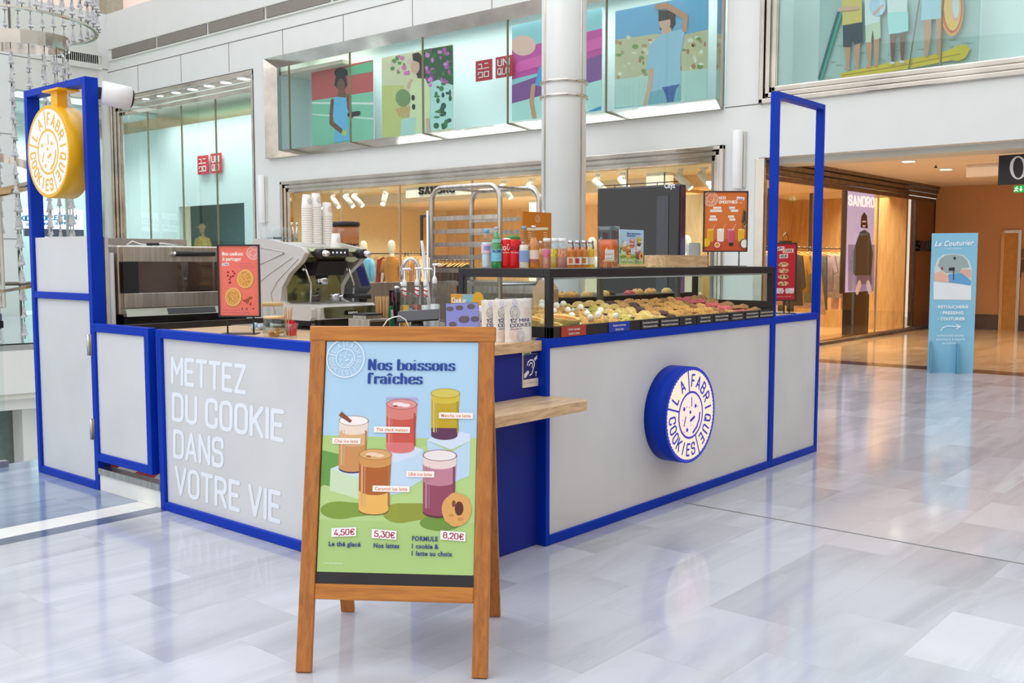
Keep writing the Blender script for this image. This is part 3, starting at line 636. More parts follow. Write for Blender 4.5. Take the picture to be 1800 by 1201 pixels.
hang([(1440, -40), (1726, -80), (1722, 116), (1440, 149)], XW+.5, 'printed poster of four people standing on a yellow inflatable mat', (inkm((176, 200, 196)), p_beach))
def uniqlo(px, X, la, lb):
    for j, (c, l) in enumerate(zip(px, (la, lb))):
        q = [P(x, y, 0, X) for x, y in c]; y0 = (q[0].y+q[3].y)/2; y1 = (q[1].y+q[2].y)/2; z0 = (q[2].z+q[3].z)/2; z1 = (q[0].z+q[1].z)/2
        t = thing('logo_sign', l, 'sign', (X, (y0+y1)/2, z0)); world(MB().box((X+.002, y1, z0), (X+.03, y0, z1), inkm((200, 28, 48))), 'red_plate', t)
        A = Art(plane_x(X), .003); w_ = y0-y1; h = z1-z0; rows = ('ユニ', 'クロ') if j == 0 else ('UNI', 'QLO')
        for r_, row in enumerate(rows):
            A.up(); A.put(row, (-y0+w_*.16, z0+h*(.56-.42*r_)), (w_*.68, 0), (0, h*.3), inkm((245, 240, 240)), wt=.07, sp=.22)
        A.out('lettering', t)
uniqlo([[(836, 108), (864, 103), (864, 139), (836, 144)], [(871, 101), (900, 96), (900, 133), (871, 138)]], XW+.45, 'red square katakana logo plate in the upper display window', 'red square lettered logo plate in the upper display window')

# ---- big left window with turquoise room
YL0, YL1 = 19.86, 26.5
b = MB()
for k in range(4):
    e = .1; a = k*.125; b.box((XW-.05+k*.04, YL1-a-e, 0), (XW+.1, YL1-a, 5.88-a), M_steel); b.box((XW-.05+k*.04, YL0, 5.88-a-e), (XW+.1, YL1-a, 5.88-a), M_steel)
b.box((XW-.03, YL0, 0), (XW+.1, YL0+.06, 5.88), M_steel)
struct(b.build('window_3_frame', bev=.01), 'stepped steel frame of the tall left window')
glazing('window_3', YL0+.06, YL1-.5, 0, 5.4, [P(x, 300, 0, XW+.1).y for x in (262, 321, 381)], 'tall left shop window of turquoise glass')
XB = 15.6
zs = (P(300, 227, 0, XB).z+P(445, 197, 0, XB).z)/2
def rectpx(x0, y0, x1, y1, X):             # y-range and z-range of a pixel box on plane X
    a = P(x0, (y0+y1)/2, 0, X); c = P(x1, (y0+y1)/2, 0, X); m_ = (x0+x1)/2; return c.y, a.y, P(m_, y1, 0, X).z, P(m_, y0, 0, X).z
oy0, oy1, oz0, oz1 = rectpx(315, 360, 430, 436, XB); oz0 = .4
sb = MB().box((XB, 19.34, 0), (XB+.1, oy0, zs), M_cyan).box((XB, oy1, 0), (XB+.1, 30, zs), M_cyan).box((XB, oy0, oz1), (XB+.1, oy1, zs), M_cyan).box((XB, oy0, 0), (XB+.1, oy1, oz0), M_cyan)
struct(sb.build('wall_shop_screen'), 'pale turquoise partition behind the left window')
struct(MB().box((XB+.1, oy0-1, 0), (XB+1.3, oy1+1.5, .62), M_dsteel).build('trim_plinth'))
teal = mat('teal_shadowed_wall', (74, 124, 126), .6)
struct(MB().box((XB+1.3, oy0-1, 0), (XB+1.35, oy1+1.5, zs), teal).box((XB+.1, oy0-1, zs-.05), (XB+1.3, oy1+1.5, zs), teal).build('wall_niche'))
struct(MB().box((XW+.3, 17, 5.72), (21, 30, 5.8), M_ceilp).box((20.8, 16, 0), (21, 31, 5.72), M_woodw).box((XW+.3, 30, 0), (21, 30.1, 5.8), M_cyan).box((XW+.3, 19.28, 0), (21, 19.33, 5.8), M_cyan).build('wall_left_shop'))
lamp('shop_light', (14.9, 23.3, 5.68), .8, 6, 130, (1, 1, .99)); lamp('shop_light', (18, 24, 5.68), 3, 6, 420, (1, .82, .62)); lamp('niche_light', (XB+.6, 22.6, zs-.1), .6, 1.5, 22, (.8, 1, 1))
s1 = None
for i, (px, py) in enumerate(((258, 174), (284, 169), (310, 163), (338, 157), (367, 151), (396, 145), (426, 138))):
    p = P(px, py, 2, 5.71); s1 = s1 or spot(p.x, p.y, 5.715, None, None, .11)
    lb = 'ceiling spotlight behind the tall left window, '+('leftmost of the row', 'second from the left', 'third from the left', 'middle of the row', 'third from the right', 'second from the right', 'rightmost of the row')[i]
    if i == 0: tag(s1, lb, 'spotlight', 'ceiling spotlights behind the left window')
    else: dup(s1, (p.x, p.y, 5.715), label=lb)
uniqlo([[(347, 275), (365, 272), (365, 305), (347, 308)], [(370, 271), (388, 268), (388, 303), (370, 306)]], XB-.1, 'red square katakana logo plate on the tall left window', 'red square lettered logo plate on the tall left window')
for i, (x0, y0, x1, y1, c, l) in enumerate(((322, 188, 361, 203, (150, 150, 96), 'olive hanging price sign over the mezzanine, left'), (406, 172, 446, 188, (170, 168, 110), 'olive hanging price sign at the right window edge'))):
    a, b_, z0, z1 = rectpx(x0, y0, x1, y1, 18); t = thing('hanging_sign', l, 'sign', (18, (a+b_)/2, z0))
    world(MB().box((18, a, z0), (18.03, b_, z1), inkm(c)), 'board', t); world(MB().box((17.99, b_-(b_-a)*.35, z0+.02), (18, b_-.02, z1-.02), inkm((200, 190, 190))), 'picture', t)
    world(MB().tube([(18.015, a+.2, z1), (18.015, a+.2, 5.72)], .008, M_dsteel), 'cable', t)
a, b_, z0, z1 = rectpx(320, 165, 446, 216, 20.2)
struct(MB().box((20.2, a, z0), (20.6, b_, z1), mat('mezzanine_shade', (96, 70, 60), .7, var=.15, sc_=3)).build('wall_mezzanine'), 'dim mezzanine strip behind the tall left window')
# far glass front with the screen seen through the blue portal
struct(MB().box((xw0-.5, YF+.02, 0), (xw1+.1, YF+.04, zt), M_glassw).build('window_4'), 'glass shop front in the far wall')
fr = MB()
for k in range(3): fr.box((xw1+.1-k*.13-.1, YF-.1+k*.03, 0), (xw1+.1-k*.13, YF+.05, zt-.1*k), M_steel)
for x_ in (fy(112, 200).x,): fr.box((x_-.03, YF, 0), (x_+.03, YF+.06, zt), M_steelb)
struct(fr.build('window_4_frame'), 'steel frame of the far shop front')
struct(MB().box((xw0-2, YF+2.5, 0), (xw1+2, YF+2.6, 6), M_cyan).box((xw0-2, YF+.3, 5.6), (xw1+2, YF+2.6, 5.7), M_cyan).box((xw0-2, YF+.3, -.05), (xw1+2, YF+2.6, 0), M_cyan).build('wall_far_shop'))
lamp('shop_light', ((xw0+xw1)/2, YF+1.4, 5.5), 3, 1, 130, (.95, 1, 1))
YS = YF+.6; q = [P(x, y, 1, YS) for x, y in ((62, 366), (146, 369), (146, 404), (62, 405), (146, 417))]
t = thing('led_screen', 'white collection screen seen through the left blue portal', 'screen', ((q[0].x+q[1].x)/2, YS, q[3].z))
world(MB().box((q[0].x-.3, YS, q[2].z), (q[1].x, YS+.08, q[1].z), inkm((236, 234, 250), 1.2)), 'lit_panel', t)
world(MB().box((q[0].x-.3, YS, q[4].z), (q[1].x, YS+.08, q[2].z), inkm((104, 98, 122))), 'lower_panel', t)
A = Art(plane_y(YS), .004); A.txt('KIDS COLLECTION', 36, 388, 134, 386, 8, inkm((40, 150, 210)), wt=.11); A.txt('2025 SPRING & SUMMER', 45, 397, 121, 394, 4, inkm((60, 150, 200)), wt=.1)
A.pp([(58, 405), (78, 405), (76, 418), (58, 418)], inkm((222, 80, 90))); A.pe(127, 414, 4, 4, inkm((220, 216, 230))); A.out('lettering', t)
# mannequin in yellow behind the left window
def mannequin(loc, rz, label, top, skinm, trousers=None, name='mannequin', scale=1., jacket=False, cap=None):
    t = thing(name, label, 'mannequin', loc, rz); k = scale; b = MB()
    b.lathe([(.02, 1.50), (.055, 1.53), (.08, 1.60), (.085, 1.66), (.075, 1.73), (.045, 1.78), (.005, 1.79)], (0, -.01, 0), 16, skinm); b.lathe([(.09, 1.36), (.055, 1.42), (.048, 1.55)], n=14, m=skinm)
    for s in (-1, 1):
        b.tube([(s*.08, 0, .9), (s*.095, .01, .5), (s*.10, .0, .08)], [.085, .06, .04], skinm, 12); b.ball((s*.10, -.05, .04), (.045, .12, .04), skinm)
        b.tube([(s*.19, 0, 1.36), (s*.23, 0, 1.12), (s*.25, -.03, .88)], [.048, .038, .026], skinm, 10); b.ball((s*.252, -.04, .82), (.025, .035, .06), skinm)
    b.prism([(.17*math.cos(a), .1*math.sin(a)) for a in [i*math.pi/8 for i in range(16)]], .85, 1.3, skinm, smooth=True)
    b.build('body', t)
    vs = []; fs = []; n = 20; prof = [(.2, .12, .82), (.175, .115, 1.0), (.19, .125, 1.2), (.215, .115, 1.34), (.17, .085, 1.41), (.07, .06, 1.45)]
    for rx, ry, z in prof:
        for i in range(n): a = 2*math.pi*i/n; vs.append((rx*math.cos(a), ry*math.sin(a), z))
    for j in range(len(prof)-1):
        for i in range(n): fs.append((j*n+i, j*n+(i+1) % n, (j+1)*n+(i+1) % n, (j+1)*n+i))
    g = MB(); g.add(vs, fs, top, True)
    for s in (-1, 1): g.tube([(s*.17, 0, 1.38), (s*.215, 0, 1.25), (s*.235, -.005, 1.12)]+([(s*.25, -.02, .92)] if jacket else []), [.06, .06, .062]+([.05] if jacket else []), top, 12)
    g.build('jacket' if jacket else 'shirt', t)
    MB().prism([(-.07, -.105), (.07, -.105), (.0, -.16)], 1.28, 1.44, top, lambda a, c, z: (a, c+.005, z)).build('collar', t)
    if trousers:
        g = MB()
        for s in (-1, 1): g.tube([(s*.085, 0, .92), (s*.1, 0, .5), (s*.1, 0, .1)], [.11, .095, .09], trousers, 12)
        g.build('trousers', t)
    if cap: MB().ball((0, -.01, 1.70), (.098, .1, .1), cap).box((-.07, -.2, 1.69), (.07, -.05, 1.705), cap).build('cap', t)
    MB().lathe([(.2, 0), (.2, .015)], n=24, m=M_steelb).build('base', t); t.scale = (k, k, k); return t
p = P(356, 400, 0, XB+.7); mm = mat('mannequin_white', (240, 236, 222), .4, var=.01)
mannequin((p.x, p.y, .62), -1.2, 'mannequin in a yellow top and cap in the teal niche', inkm((214, 176, 84)), mat('mannequin_tan', (190, 160, 120), .5), name='mannequin', scale=1.06, cap=inkm((210, 180, 120)))
# ---------------------------------------------------------------- clothes shop at ground level
shop_frame('window_5_frame', 7.57, 18.84, 0, 3.24, 3, .085, 'stepped mirror steel frame of the ground floor shop window', sides='lrt')
glazing('window_5', 7.83, 18.6, 0, 2.98, [P(x, 400, 0, XW+.1).y for x in (600, 703, 830, 1101)], 'ground floor clothes shop window', m=glassmat('clothes_shop_glass', (238, 244, 234), .8), jm=M_steelb)
# room x 14.3..20, y 7..19 ; header band inside, wood back walls
rb = MB()
rb.box((19.5, 13.0, 0), (19.6, 19.3, 3.1), M_woodw).box((19.5, 9.5, 0), (19.6, 13.0, 3.1), M_tan).box((15.4, 9.6, 0), (19.5, 9.7, 3.1), M_woodd)
rb.box((XW+.3, 18.9, 0), (19.5, 19.0, 3.2), mat('honey_cream_wall', (240, 222, 180), .6, var=.02))
rb.box((20.9, 7.12, 0), (21.0, 9.6, 3.1), M_woodd).box((19.5, 9.6, 0), (21, 9.7, 3.1), M_woodd)
struct(rb.build('wall_clothes_shop'), 'wood and cream panelled walls inside the clothes shop')
cb = MB().box((XW+.3, 7.12, 3.0), (XW+2.0, 19.0, 3.2), M_cream).box((XW+2.0, 7.12, 2.78), (21, 19.0, 3.2), M_ceilp)
struct(cb.build('ceiling_clothes_shop'), 'cream stepped ceiling of the clothes shop')
for x0, x1, z0, z1, X, m_ in ((1166, 1175, 0, 3, 15.2, M_cream), (930, 960, 0, 3, 17, M_white), (1135, 1168, 2.2, 3, 15.2, M_white)):
    a = P(x1, 400, 0, X).y; c = P(x0, 400, 0, X).y; struct(MB().box((X, a, z0), (X+.15, c, z1), m_).build('trim_20'))
a = P(1225, 400, 0, 15.2).y; c = P(1175, 400, 0, 15.2).y; struct(MB().box((15.35, a-1.0, 0), (15.45, a-.05, 2.55), M_woodd).box((15.35, a-.05, 0), (15.45, c+.3, 2.6), M_woodw).build('wall_display_panel'), 'wooden display panels behind the clothes shop window')
lamp('shop_light', (16.9, 13.5, 2.72), 1.5, 9, 300, (1, .92, .8)); lamp('shop_light', (15.0, 13.5, 2.95), .8, 9, 90, (1, .93, .8)); lamp('shop_light', (17.8, 7.9, 2.76), 6.5, .8, 260, (1, .9, .74))
# track spotlights
def track(px, py, tilt, label):
    p = P(px, py, 0, 14.8); t = thing('track_spotlight', label, 'spotlight', (p.x, p.y, 2.97), tilt)
    MB().lathe([(.03, -.08), (.03, .02)], n=12, m=M_white).box((-.05, -.05, 0), (.05, .05, .03), M_white).build('mount', t)
    MB().tube([(0, .09, -.06), (0, -.16, -.30)], .06, M_white, 16).build('lamp_head', t); MB().tube([(0, -.161, -.301), (0, -.165, -.306)], .05, M_lamp, 16).build('lens', t); return t
names = ['leftmost white track spotlight behind the clothes shop window', 'white track spotlight second from the left shop frame', 'third white track spotlight, left of the paired ones', 'left one of two paired white track spotlights', 'right one of two paired white track spotlights', 'white track spotlight left of the hanging shop sign',
   'white track spotlight left of the round column', 'white track spotlight just behind the round column', 'white track spotlight right of the column, tilted right', 'second white track spotlight right of the column', 'white track spotlight above the black totem', 'rightmost white track spotlight in the clothes shop window']
for (px, py, tl), nm in zip(((524, 340, .8), (559, 335, .1), (587, 335, 0), (611, 332, .1), (626, 332, .3), (676, 328, -1.), (887, 305, 0), (935, 300, 0), (1052, 298, .4), (1096, 296, -.3), (1198, 287, .3), (1238, 282, -.2)), names): track(px, py, tl, nm)
# hanging shop sign
a, c, z0, z1 = rectpx(713, 309, 829, 345, 14.9)
t = thing('shop_sign', 'white hanging shop sign board with heavy dark capitals', 'sign', (14.9, (a+c)/2, z0)); z1 += .02
world(MB().box((14.9, a, z0), (14.96, c, z1), M_white), 'board', t)
A = Art(plane_x(14.89), .001); gs = MB(plane_x(14.9)); w_ = c-a
u0 = -P(737, 340, 0, 14.9).y; u1 = -P(801, 340, 0, 14.9).y; zb = P(737, 343, 0, 14.9).z; zt_ = P(737, 329, 0, 14.9).z
def heavy(b, txt, u0, u1, zb, zt_, dep, m, wt=.13, f=None):
    g2, wd = glyphs(txt, 'din', .34); h = zt_-zb
    for p_, _ in g2:
        for hl in nib([(x*(u1-u0)/wd, y*h) for x, y in p_], wt*h*1.0, wt*h*.8, 8): b.prism([(u0+x, zb+y) for x, y in hl], 0.0, dep, m, f)
heavy(gs, 'SANDRO', u0+.03, u1-.03, zb+.02, zt_-.02, .04, inkm((44, 34, 34))); world(gs, 'letters', t)
for yy in (a+.35, c-.3): world(MB().tube([(14.93, yy, z1), (14.93, yy, 3.0)], .012, M_black), 'hanger_rod', t)
# mannequins in the window
def man(px, X, label, top, **k):
    p = P(px, 450, 0, X); return mannequin((X, p.y, 0), -1.35, label, top, mm, scale=k.pop('scale', 1.06), **k)
man(640, 15.0, 'white mannequin in a light blue jacket and striped shirt', inkm((118, 186, 232)), jacket=True, trousers=inkm((190, 214, 196)))
man(689, 15.0, 'white mannequin in an ochre short sleeved shirt', mat('ochre_linen', (196, 130, 56), .8, var=.06, sc_=20), trousers=mat('cream_cotton', (232, 226, 206), .8))
man(1041, 15.0, 'pale mannequin right of the round column', mm, scale=1.05)
man(1206, 14.75, 'pale mannequin half behind the black totem', mm, scale=1.05)
# mirrors
def mirror(x0, y0, x1, y1, X, label):
    a, c, z0, z1 = rectpx(x0, y0, x1, y1, X); z0 = .05; t = thing('standing_mirror', label, 'mirror', (X, (a+c)/2, 0), 0)
    world(MB().box((X+.03, a, z0), (X+.05, c, z1), mat('mirror_glass', (226, 196, 140), .03, 1.)), 'mirror_glass', t)
    f = MB(); w_ = .05
    f.box((X, a, z0), (X+.06, a+w_, z1), M_black).box((X, c-w_, z0), (X+.06, c, z1), M_black).box((X, a, z1-w_), (X+.06, c, z1), M_black).box((X, a, 0), (X+.06, c, z0+w_), M_black); world(f, 'frame', t)
mirror(676, 385, 714, 560, 18.2, 'black framed mirror leaning beside the ochre mannequin'); mirror(739, 378, 756, 560, 17.5, 'narrow black framed mirror left of the steel rack')
# clothes rails with single garments
hang_m = mat('pale_wood_hanger', (222, 170, 96), .4)
def garment(kind, m, L_):
    b = MB()
    o = {'shirt': [(-.2,0),(-.06,.05),(.06,.05),(.2,0),(.27,-.3),(.2,-.34),(.17,-.2),(.18,-L_),(-.18,-L_),(-.17,-.2),(-.2,-.34),(-.27,-.3)],
         'coat': [(-.2,0),(-.06,.05),(.06,.05),(.2,0),(.27,-.55),(.2,-.58),(.18,-.25),(.22,-L_),(-.22,-L_),(-.18,-.25),(-.2,-.58),(-.27,-.55)],
         'trousers': [(-.14,0),(.14,0),(.17,-L_),(.03,-L_),(0,-.35),(-.03,-L_),(-.17,-L_)], 'dress': [(-.14,0),(-.05,.04),(.05,.04),(.14,0),(.13,-.3),(.24,-L_),(-.24,-L_),(-.13,-.3)]}[kind]
    tri = [o] if kind == 'dress' else None
    k = V((0, 0, 0)); b.prism(o, -.018, .018, m, lambda x, z, y: (x, y+.012*math.sin(x*30), z)); return b
def rail(name, label, p0, p1, n, seed, cols, kinds, grp, word, zr):
    """garments hang square to the rail p0-p1"""
    R = random.Random(seed); p0 = V(p0); p1 = V(p1); d = p1-p0; ang = math.atan2(d.y, d.x)-math.pi/2
    t = thing(name, label, 'clothes rail', (p0.x, p0.y, 0)); f = MB()
    f.tube([p0, p1], .014, M_black)
    for q in (p0, p1): f.tube([(q.x, q.y, 0), (q.x, q.y, zr)], .014, M_black)
    world(f, 'frame', t)
    for i in range(n):
        q = p0+d*((i+.6)/(n+.2)); c = cols[i % len(cols)]; kd = kinds[i % len(kinds)]; L_ = R.uniform(*{'shirt': (.55, .75), 'coat': (.8, 1.0), 'trousers': (.85, 1.05), 'dress': (.9, 1.15)}[kd[0]]) if len(kd) == 1 else kd[1]
        g = thing('garment', '%s %s, %s on %s' % (c[0], kd[0], ORD[i] if i < n-1 else 'last', word), 'clothing', (q.x, q.y, zr-.05), ang+R.uniform(-.25, .25), grp)
        o = garment(kd[0], mat('cloth_'+c[0].replace(' ', '_'), c[1], .85, var=.12, sc_=8, bump=.3), L_).build('cloth', g); o.location.z = -.1
        MB().tube([(-.2, 0, -.1), (0, 0, -.02), (.2, 0, -.1)], .012, hang_m, 8).tube([(0, 0, -.02), (0, 0, .03), (.02, 0, .055), (0, 0, .072)], .004, M_chrome, 6).build('hanger', g)
ORD = ['first', 'second', 'third', 'fourth', 'fifth', 'sixth', 'seventh', 'eighth', 'ninth', 'tenth', 'eleventh', 'twelfth', 'thirteenth', 'fourteenth', 'fifteenth', 'sixteenth', 'seventeenth', 'eighteenth', 'nineteenth']
S1 = ('shirt',); C1 = ('coat',); T1 = ('trousers',); D1 = ('dress',)
q0 = P(655, 436, 0, 16.6); q1 = P(676, 436, 0, 16.6)
rail('clothes_rail', 'black clothes rail between the blue and the ochre mannequin', (16.6, q0.y+.3, 1.62), (16.9, q1.y-.5, 1.62), 6, 1, [('camel', (196, 150, 96)), ('cream', (226, 208, 176)), ('dark red', (140, 36, 44)), ('tan', (206, 170, 120)), ('olive', (120, 110, 70)), ('beige', (220, 190, 150))], [C1], 'garments on the rail between the mannequins', 'the rail between the mannequins', 1.62)
q0 = P(712, 436, 0, 16.2); q1 = P(752, 436, 0, 16.2)
rail('clothes_rail', 'black clothes rail behind the spring tap', (16.2, q0.y, 1.62), (16.2, q1.y, 1.62), 7, 2, [('peach', (232, 180, 140)), ('ivory', (230, 214, 184)), ('sand', (216, 176, 130)), ('apricot', (236, 186, 140)), ('camel', (196, 150, 96))], [C1], 'garments on the rail behind the tap', 'the rail behind the tap', 1.62)
q0 = P(768, 450, 0, 17.0); q1 = P(826, 450, 0, 17.0)
rail('clothes_rail', 'clothes rail of dark garments behind the steel rack', (17, q0.y, 1.45), (17, q1.y, 1.45), 8, 3, [('black', (36, 28, 30)), ('charcoal', (56, 44, 44)), ('dark brown', (66, 44, 36))], [C1], 'dark garments behind the steel rack', 'the dark rail behind the steel rack', 1.45)

# ---------------------------------------------------------------- passage to the right
CG = 7.0
g_ceiling = MB().box((XW+.55, -9, 3.06), (26, 7.0, 3.2), M_ceilp).box((XW+.3, -9, 2.95), (XW+.55, 7, 3.2), M_wall)
struct(MB().box((XW, -9, 3.0), (XW+.3, 7.0, 3.06), M_wall).build('trim_21'))
struct(MB().box((XW+.3, -9, 2.92), (XW+.9, 7, 3.3), M_wallg).build('trim_22'), 'grey bulkhead at the mouth of the passage')
struct(MB().box((XW+.9, -9, 3.03), (26, 7.0, 3.2), M_ceilp).build('ceiling_passage'), 'warm lit plaster ceiling of the passage')
lamp('passage_light', (18, 3, 2.98), 5, 6, 115, (1, .83, .66)); lamp('passage_light', (21, 1, 2.98), 2, 6, 30, (1, .74, .5))
# glazed side wall of the clothes shop: stepped steel head and jambs
b = MB(); M_head = mat('bronze_tinted_steel', (140, 124, 108), .35, .9, var=.15)
for k in range(4):
    z1 = 3.04-k*.09; b.box((XW+.02+k*.05, CG-.1+k*.03, z1-.075), (23.2-k*.12, CG+.05, z1), M_head)
    b.box((XW-.012+k*.06, CG-.1+k*.03, 0), (XW+.05+k*.06, CG+.05, z1-.05), M_steel); b.box((23.1-k*.14, CG-.1+k*.03, 0), (23.2-k*.14, CG+.05, z1-.05), M_head)
b.box((XW+.2, CG-.1, 0), (23.2, CG+.02, .03), M_strip).box((XW+.2, CG-.06, .03), (23.2, CG+.02, .08), M_steel)
struct(b.build('window_6_frame', bev=.006), 'stepped steel frame along the passage shop front')
gx = [P(x, 400, 1, CG).x for x in (1455, 1543, 1608)]
w6 = thing('window_6', None, None, (17, CG, 0)); struct(w6, 'bronze glass shop front along the passage')
world(MB().box((XW+.25, CG, .08), (gx[2], CG+.015, 2.7), M_glassb), 'pane', w6)
world(MB().box((gx[1]-.01, CG-.01, .08), (gx[1]+.01, CG+.02, 2.7), M_steelb).box((gx[2]-.02, CG-.02, .08), (gx[2]+.03, CG+.03, 2.7), M_dsteel), 'mullions', w6)
struct(MB().box((gx[2]+.03, CG, .08), (22.7, CG+.1, 2.7), M_brown).build('wall_cladding'), 'brown cladding right of the bronze glass')
struct(MB().box((23.2, CG-.02, 0), (26, CG+.2, 3.1), M_tan).build('wall_passage_side'))
t = thing('shop_sign', 'dark metal shop name letters on the brown cladding', 'sign', (gx[2]+.5, CG-.02, 1.4)); q0 = P(1609, 440, 1, CG-.02); q1 = P(1657, 440, 1, CG-.02); 
gs = MB(plane_y(CG-.001)); heavy(gs, 'SANDRO', q0.x, q0.x+(P(1638, 440, 1, CG).x-q0.x)*1.55, P(1609, 440, 1, CG).z, P(1609, 424, 1, CG).z, .04, inkm((70, 64, 66))); world(gs, 'letters', t)
# back wall of the passage
XE = 22.3
struct(MB().box((XE, -9, 0), (XE+.2, 6.98, 3.1), M_tan).box((23.2, 5, 0), (23.3, 7, 3.1), M_tan).build('wall_passage_end'), 'tan end wall of the passage')
d0, d1, dz0, dz1 = rectpx(1764, 410, 1788, 579, XE)
struct(MB().box((XE-.02, -9, 0), (XE, d0-.06, .32), M_strip).box((XE-.02, d1+.06, 0), (XE, 6.98, .32), M_strip).build('baseboard_end'), 'dark stone baseboard of the end wall')
dt = thing('door_1', None, None, (XE, (d0+d1)/2, 0)); struct(dt, 'narrow tan door in the end wall')
world(MB().box((XE-.03, d0, 0), (XE-.005, d1, dz1), mat('door_tan', (196, 142, 70), .5)), 'door_leaf', dt)
world(MB().box((XE-.05, d0-.06, 0), (XE, d0, dz1+.06), M_steelb).box((XE-.05, d1, 0), (XE, d1+.06, dz1+.06), M_woodd).box((XE-.05, d0, dz1), (XE, d1, dz1+.06), M_steelb), 'door_frame', dt)
for (x0, y0, x1, y1, c, l) in ((1793, 437, 1800, 454, (110, 90, 70), 'small framed notice right of the end door, upper'), (1796, 456, 1803, 478, (90, 74, 60), 'small framed notice right of the end door, lower'), (1789, 476, 1795, 488, (50, 40, 34), 'black card reader beside the end door')):
    a, c_, z0, z1 = rectpx(x0, y0, x1, y1, XE); tag(MB().box((XE-.03, a, z0), (XE-.001, c_, z1), inkm(c)).build('wall_notice', bev=.004), l, 'notice')
# exit sign and the hanging sign
a, c, z0, z1 = rectpx(1782, 326, 1806, 338, 20)
t = thing('exit_sign', 'green running man emergency exit sign', 'sign', (20, (a+c)/2, z0)); world(MB().box((20, a, z0), (20.05, c, z1), inkm((24, 150, 70), .8)), 'panel', t)
A = Art(plane_x(20), .003); k = inkm((240, 255, 240), 1.2); A.pe(1788, 329, 1.2, 1.2, k); A.ln([(1787, 331), (1786, 334), (1783, 336)], 1.4, k); A.ln([(1786, 334), (1789, 336)], 1.4, k); A.ln([(1784, 331), (1790, 332)], 1.2, k); A.ln([(1795, 328), (1795, 334)], 1.3, k); A.ln([(1793, 333), (1795, 336), (1797, 333)], 1.2, k); A.out('pictogram', t)
world(MB().tube([(20.02, (a+c)/2, z1), (20.02, (a+c)/2, 3.03)], .012, M_steelb), 'hanger_rod', t)
a, c, z0, z1 = rectpx(1755, 268, 1850, 323, 14.95); z1 = min(z1, 2.9)
t = thing('hanging_sign', 'black hanging sign with a large white letter O at the right edge', 'sign', (14.95, (a+c)/2, z0)); world(MB().box((14.95, a, z0), (15.05, c, z1), M_black), 'board', t)
A = Art(plane_x(14.95), .002); wh = inkm((240, 240, 240)); A.pe(1790, 295, 15, 20.5, wh, n=36); A.pe(1790, 295, 9, 18, M_black, n=36); A.out('letter', t)
world(MB().box((14.97, a+.3, z1), (15.03, a+.36, 3.03), M_black), 'hanger_rod', t)
q = P(1700, 305, 0, 17.5); tag(MB().box((17.5, P(1755, 300, 0, 17.5).y, P(1700, 312, 0, 17.5).z), (17.62, P(1698, 300, 0, 17.5).y, 3.03), M_ceilp).build('ceiling_box', bev=.01), 'cream boxed beam below the passage ceiling', 'beam')
s1 = None
for px, py, lb in ((1597, 283, 'round downlight in the passage ceiling, nearest the atrium'), (1663, 297, 'round downlight in the passage ceiling, right of the sprinkler')):
    p = P(px, py, 2, 3.03); s1 = spot(p.x, p.y, 3.03, lb, 'downlights of the passage', .1) if s1 is None else dup(s1, (p.x, p.y, 3.03), label=lb)
for px, py, l in ((1645, 294, 'small sprinkler head in the passage ceiling'),):
    p = P(px, py, 2, 3.0); tag(MB().lathe([(.012, 0), (.012, .03)], n=8, m=M_black).lathe([(.03, -.01), (.03, 0)], n=10, m=M_black).build('sprinkler', loc=(p.x, p.y, 3.0)), l, 'sprinkler')
# inside, seen through the bronze glass: rail of clothes, screen
rail('clothes_rail', 'long black clothes rail behind the bronze glass', (15.3, 7.75, 1.68), (19.5, 7.75, 1.68), 17, 5,
     [('lilac', (186, 170, 186)), ('pale grey', (196, 192, 190)), ('mint', (206, 208, 176)), ('pink', (206, 160, 164)), ('yellow', (222, 196, 132)), ('slate', (74, 84, 92)), ('dark grey', (70, 74, 78)), ('gold', (204, 150, 62)), ('green', (120, 130, 80)), ('mauve', (196, 168, 160)), ('straw', (216, 188, 130)), ('denim blue', (92, 112, 132))],
     [S1, C1, S1, T1, S1, T1, ('coat',), S1, ('trousers',), D1, D1, T1], 'garments on the rail behind the bronze glass', 'the rail behind the bronze glass', 1.68)
q0 = P(1389, 410, 1, 8.6); t = thing('handbag', 'small black handbag on the shelf over the clothes rail', 'handbag', (16.6, 7.75, 1.7))
MB().prism([(-.14, 0), (.14, 0), (.17, .1), (-.17, .1)], -.04, .04, M_blackg, lambda a, z, y: (a, y, z)).build('bag_body', t, bev=.01); MB().tube([(-.12, 0, .1), (-.08, 0, .2), (0, 0, .24), (.08, 0, .2), (.12, 0, .1)], .008, M_blackg, 8).build('handle', t)
fm = MB().box((15.4, 7.9, 2.65), (15.46, 7.96, 2.78), M_black)
for x in (17.1, 17.35, 18.95): fm.box((x, 8.3, 0), (x+.06, 8.36, 2.78), M_black)
struct(fm.build('trim_23'), 'black uprights inside the clothes shop')
YSC = 7.45; q = [P(x, y, 1, YSC) for x, y in ((1490, 335), (1538, 345), (1535, 512), (1490, 513))]
t = thing('led_screen', 'tall lilac lit screen of a person in a dark coat and sunglasses', 'screen', ((q[0].x+q[1].x)/2, YSC, 0)); x0, x1, z0, z1 = q[0].x, q[1].x, (q[2].z+q[3].z)/2, q[0].z
world(MB().box((x0-.02, YSC+.005, z0-.02), (x1+.02, YSC+.1, z1+.02), M_black).box((x0+.1, YSC+.02, 0), (x1-.1, YSC+.08, z0), M_black), 'housing', t)
A = Art(plane_y(YSC), .002); A.flat([(x0, z0), (x1, z0), (x1, z1), (x0, z1)], inkm((188, 178, 226), 1.1)); k = lambda *c: inkm(c, .7)
A.txt('SANDRO', 1492, 360, 1536, 364, 16, inkm((250, 248, 255), 1.3), wt=.12, sp=.28)
A.pp([(1490, 430), (1537, 430), (1536, 512), (1490, 512)], k(150, 140, 190))
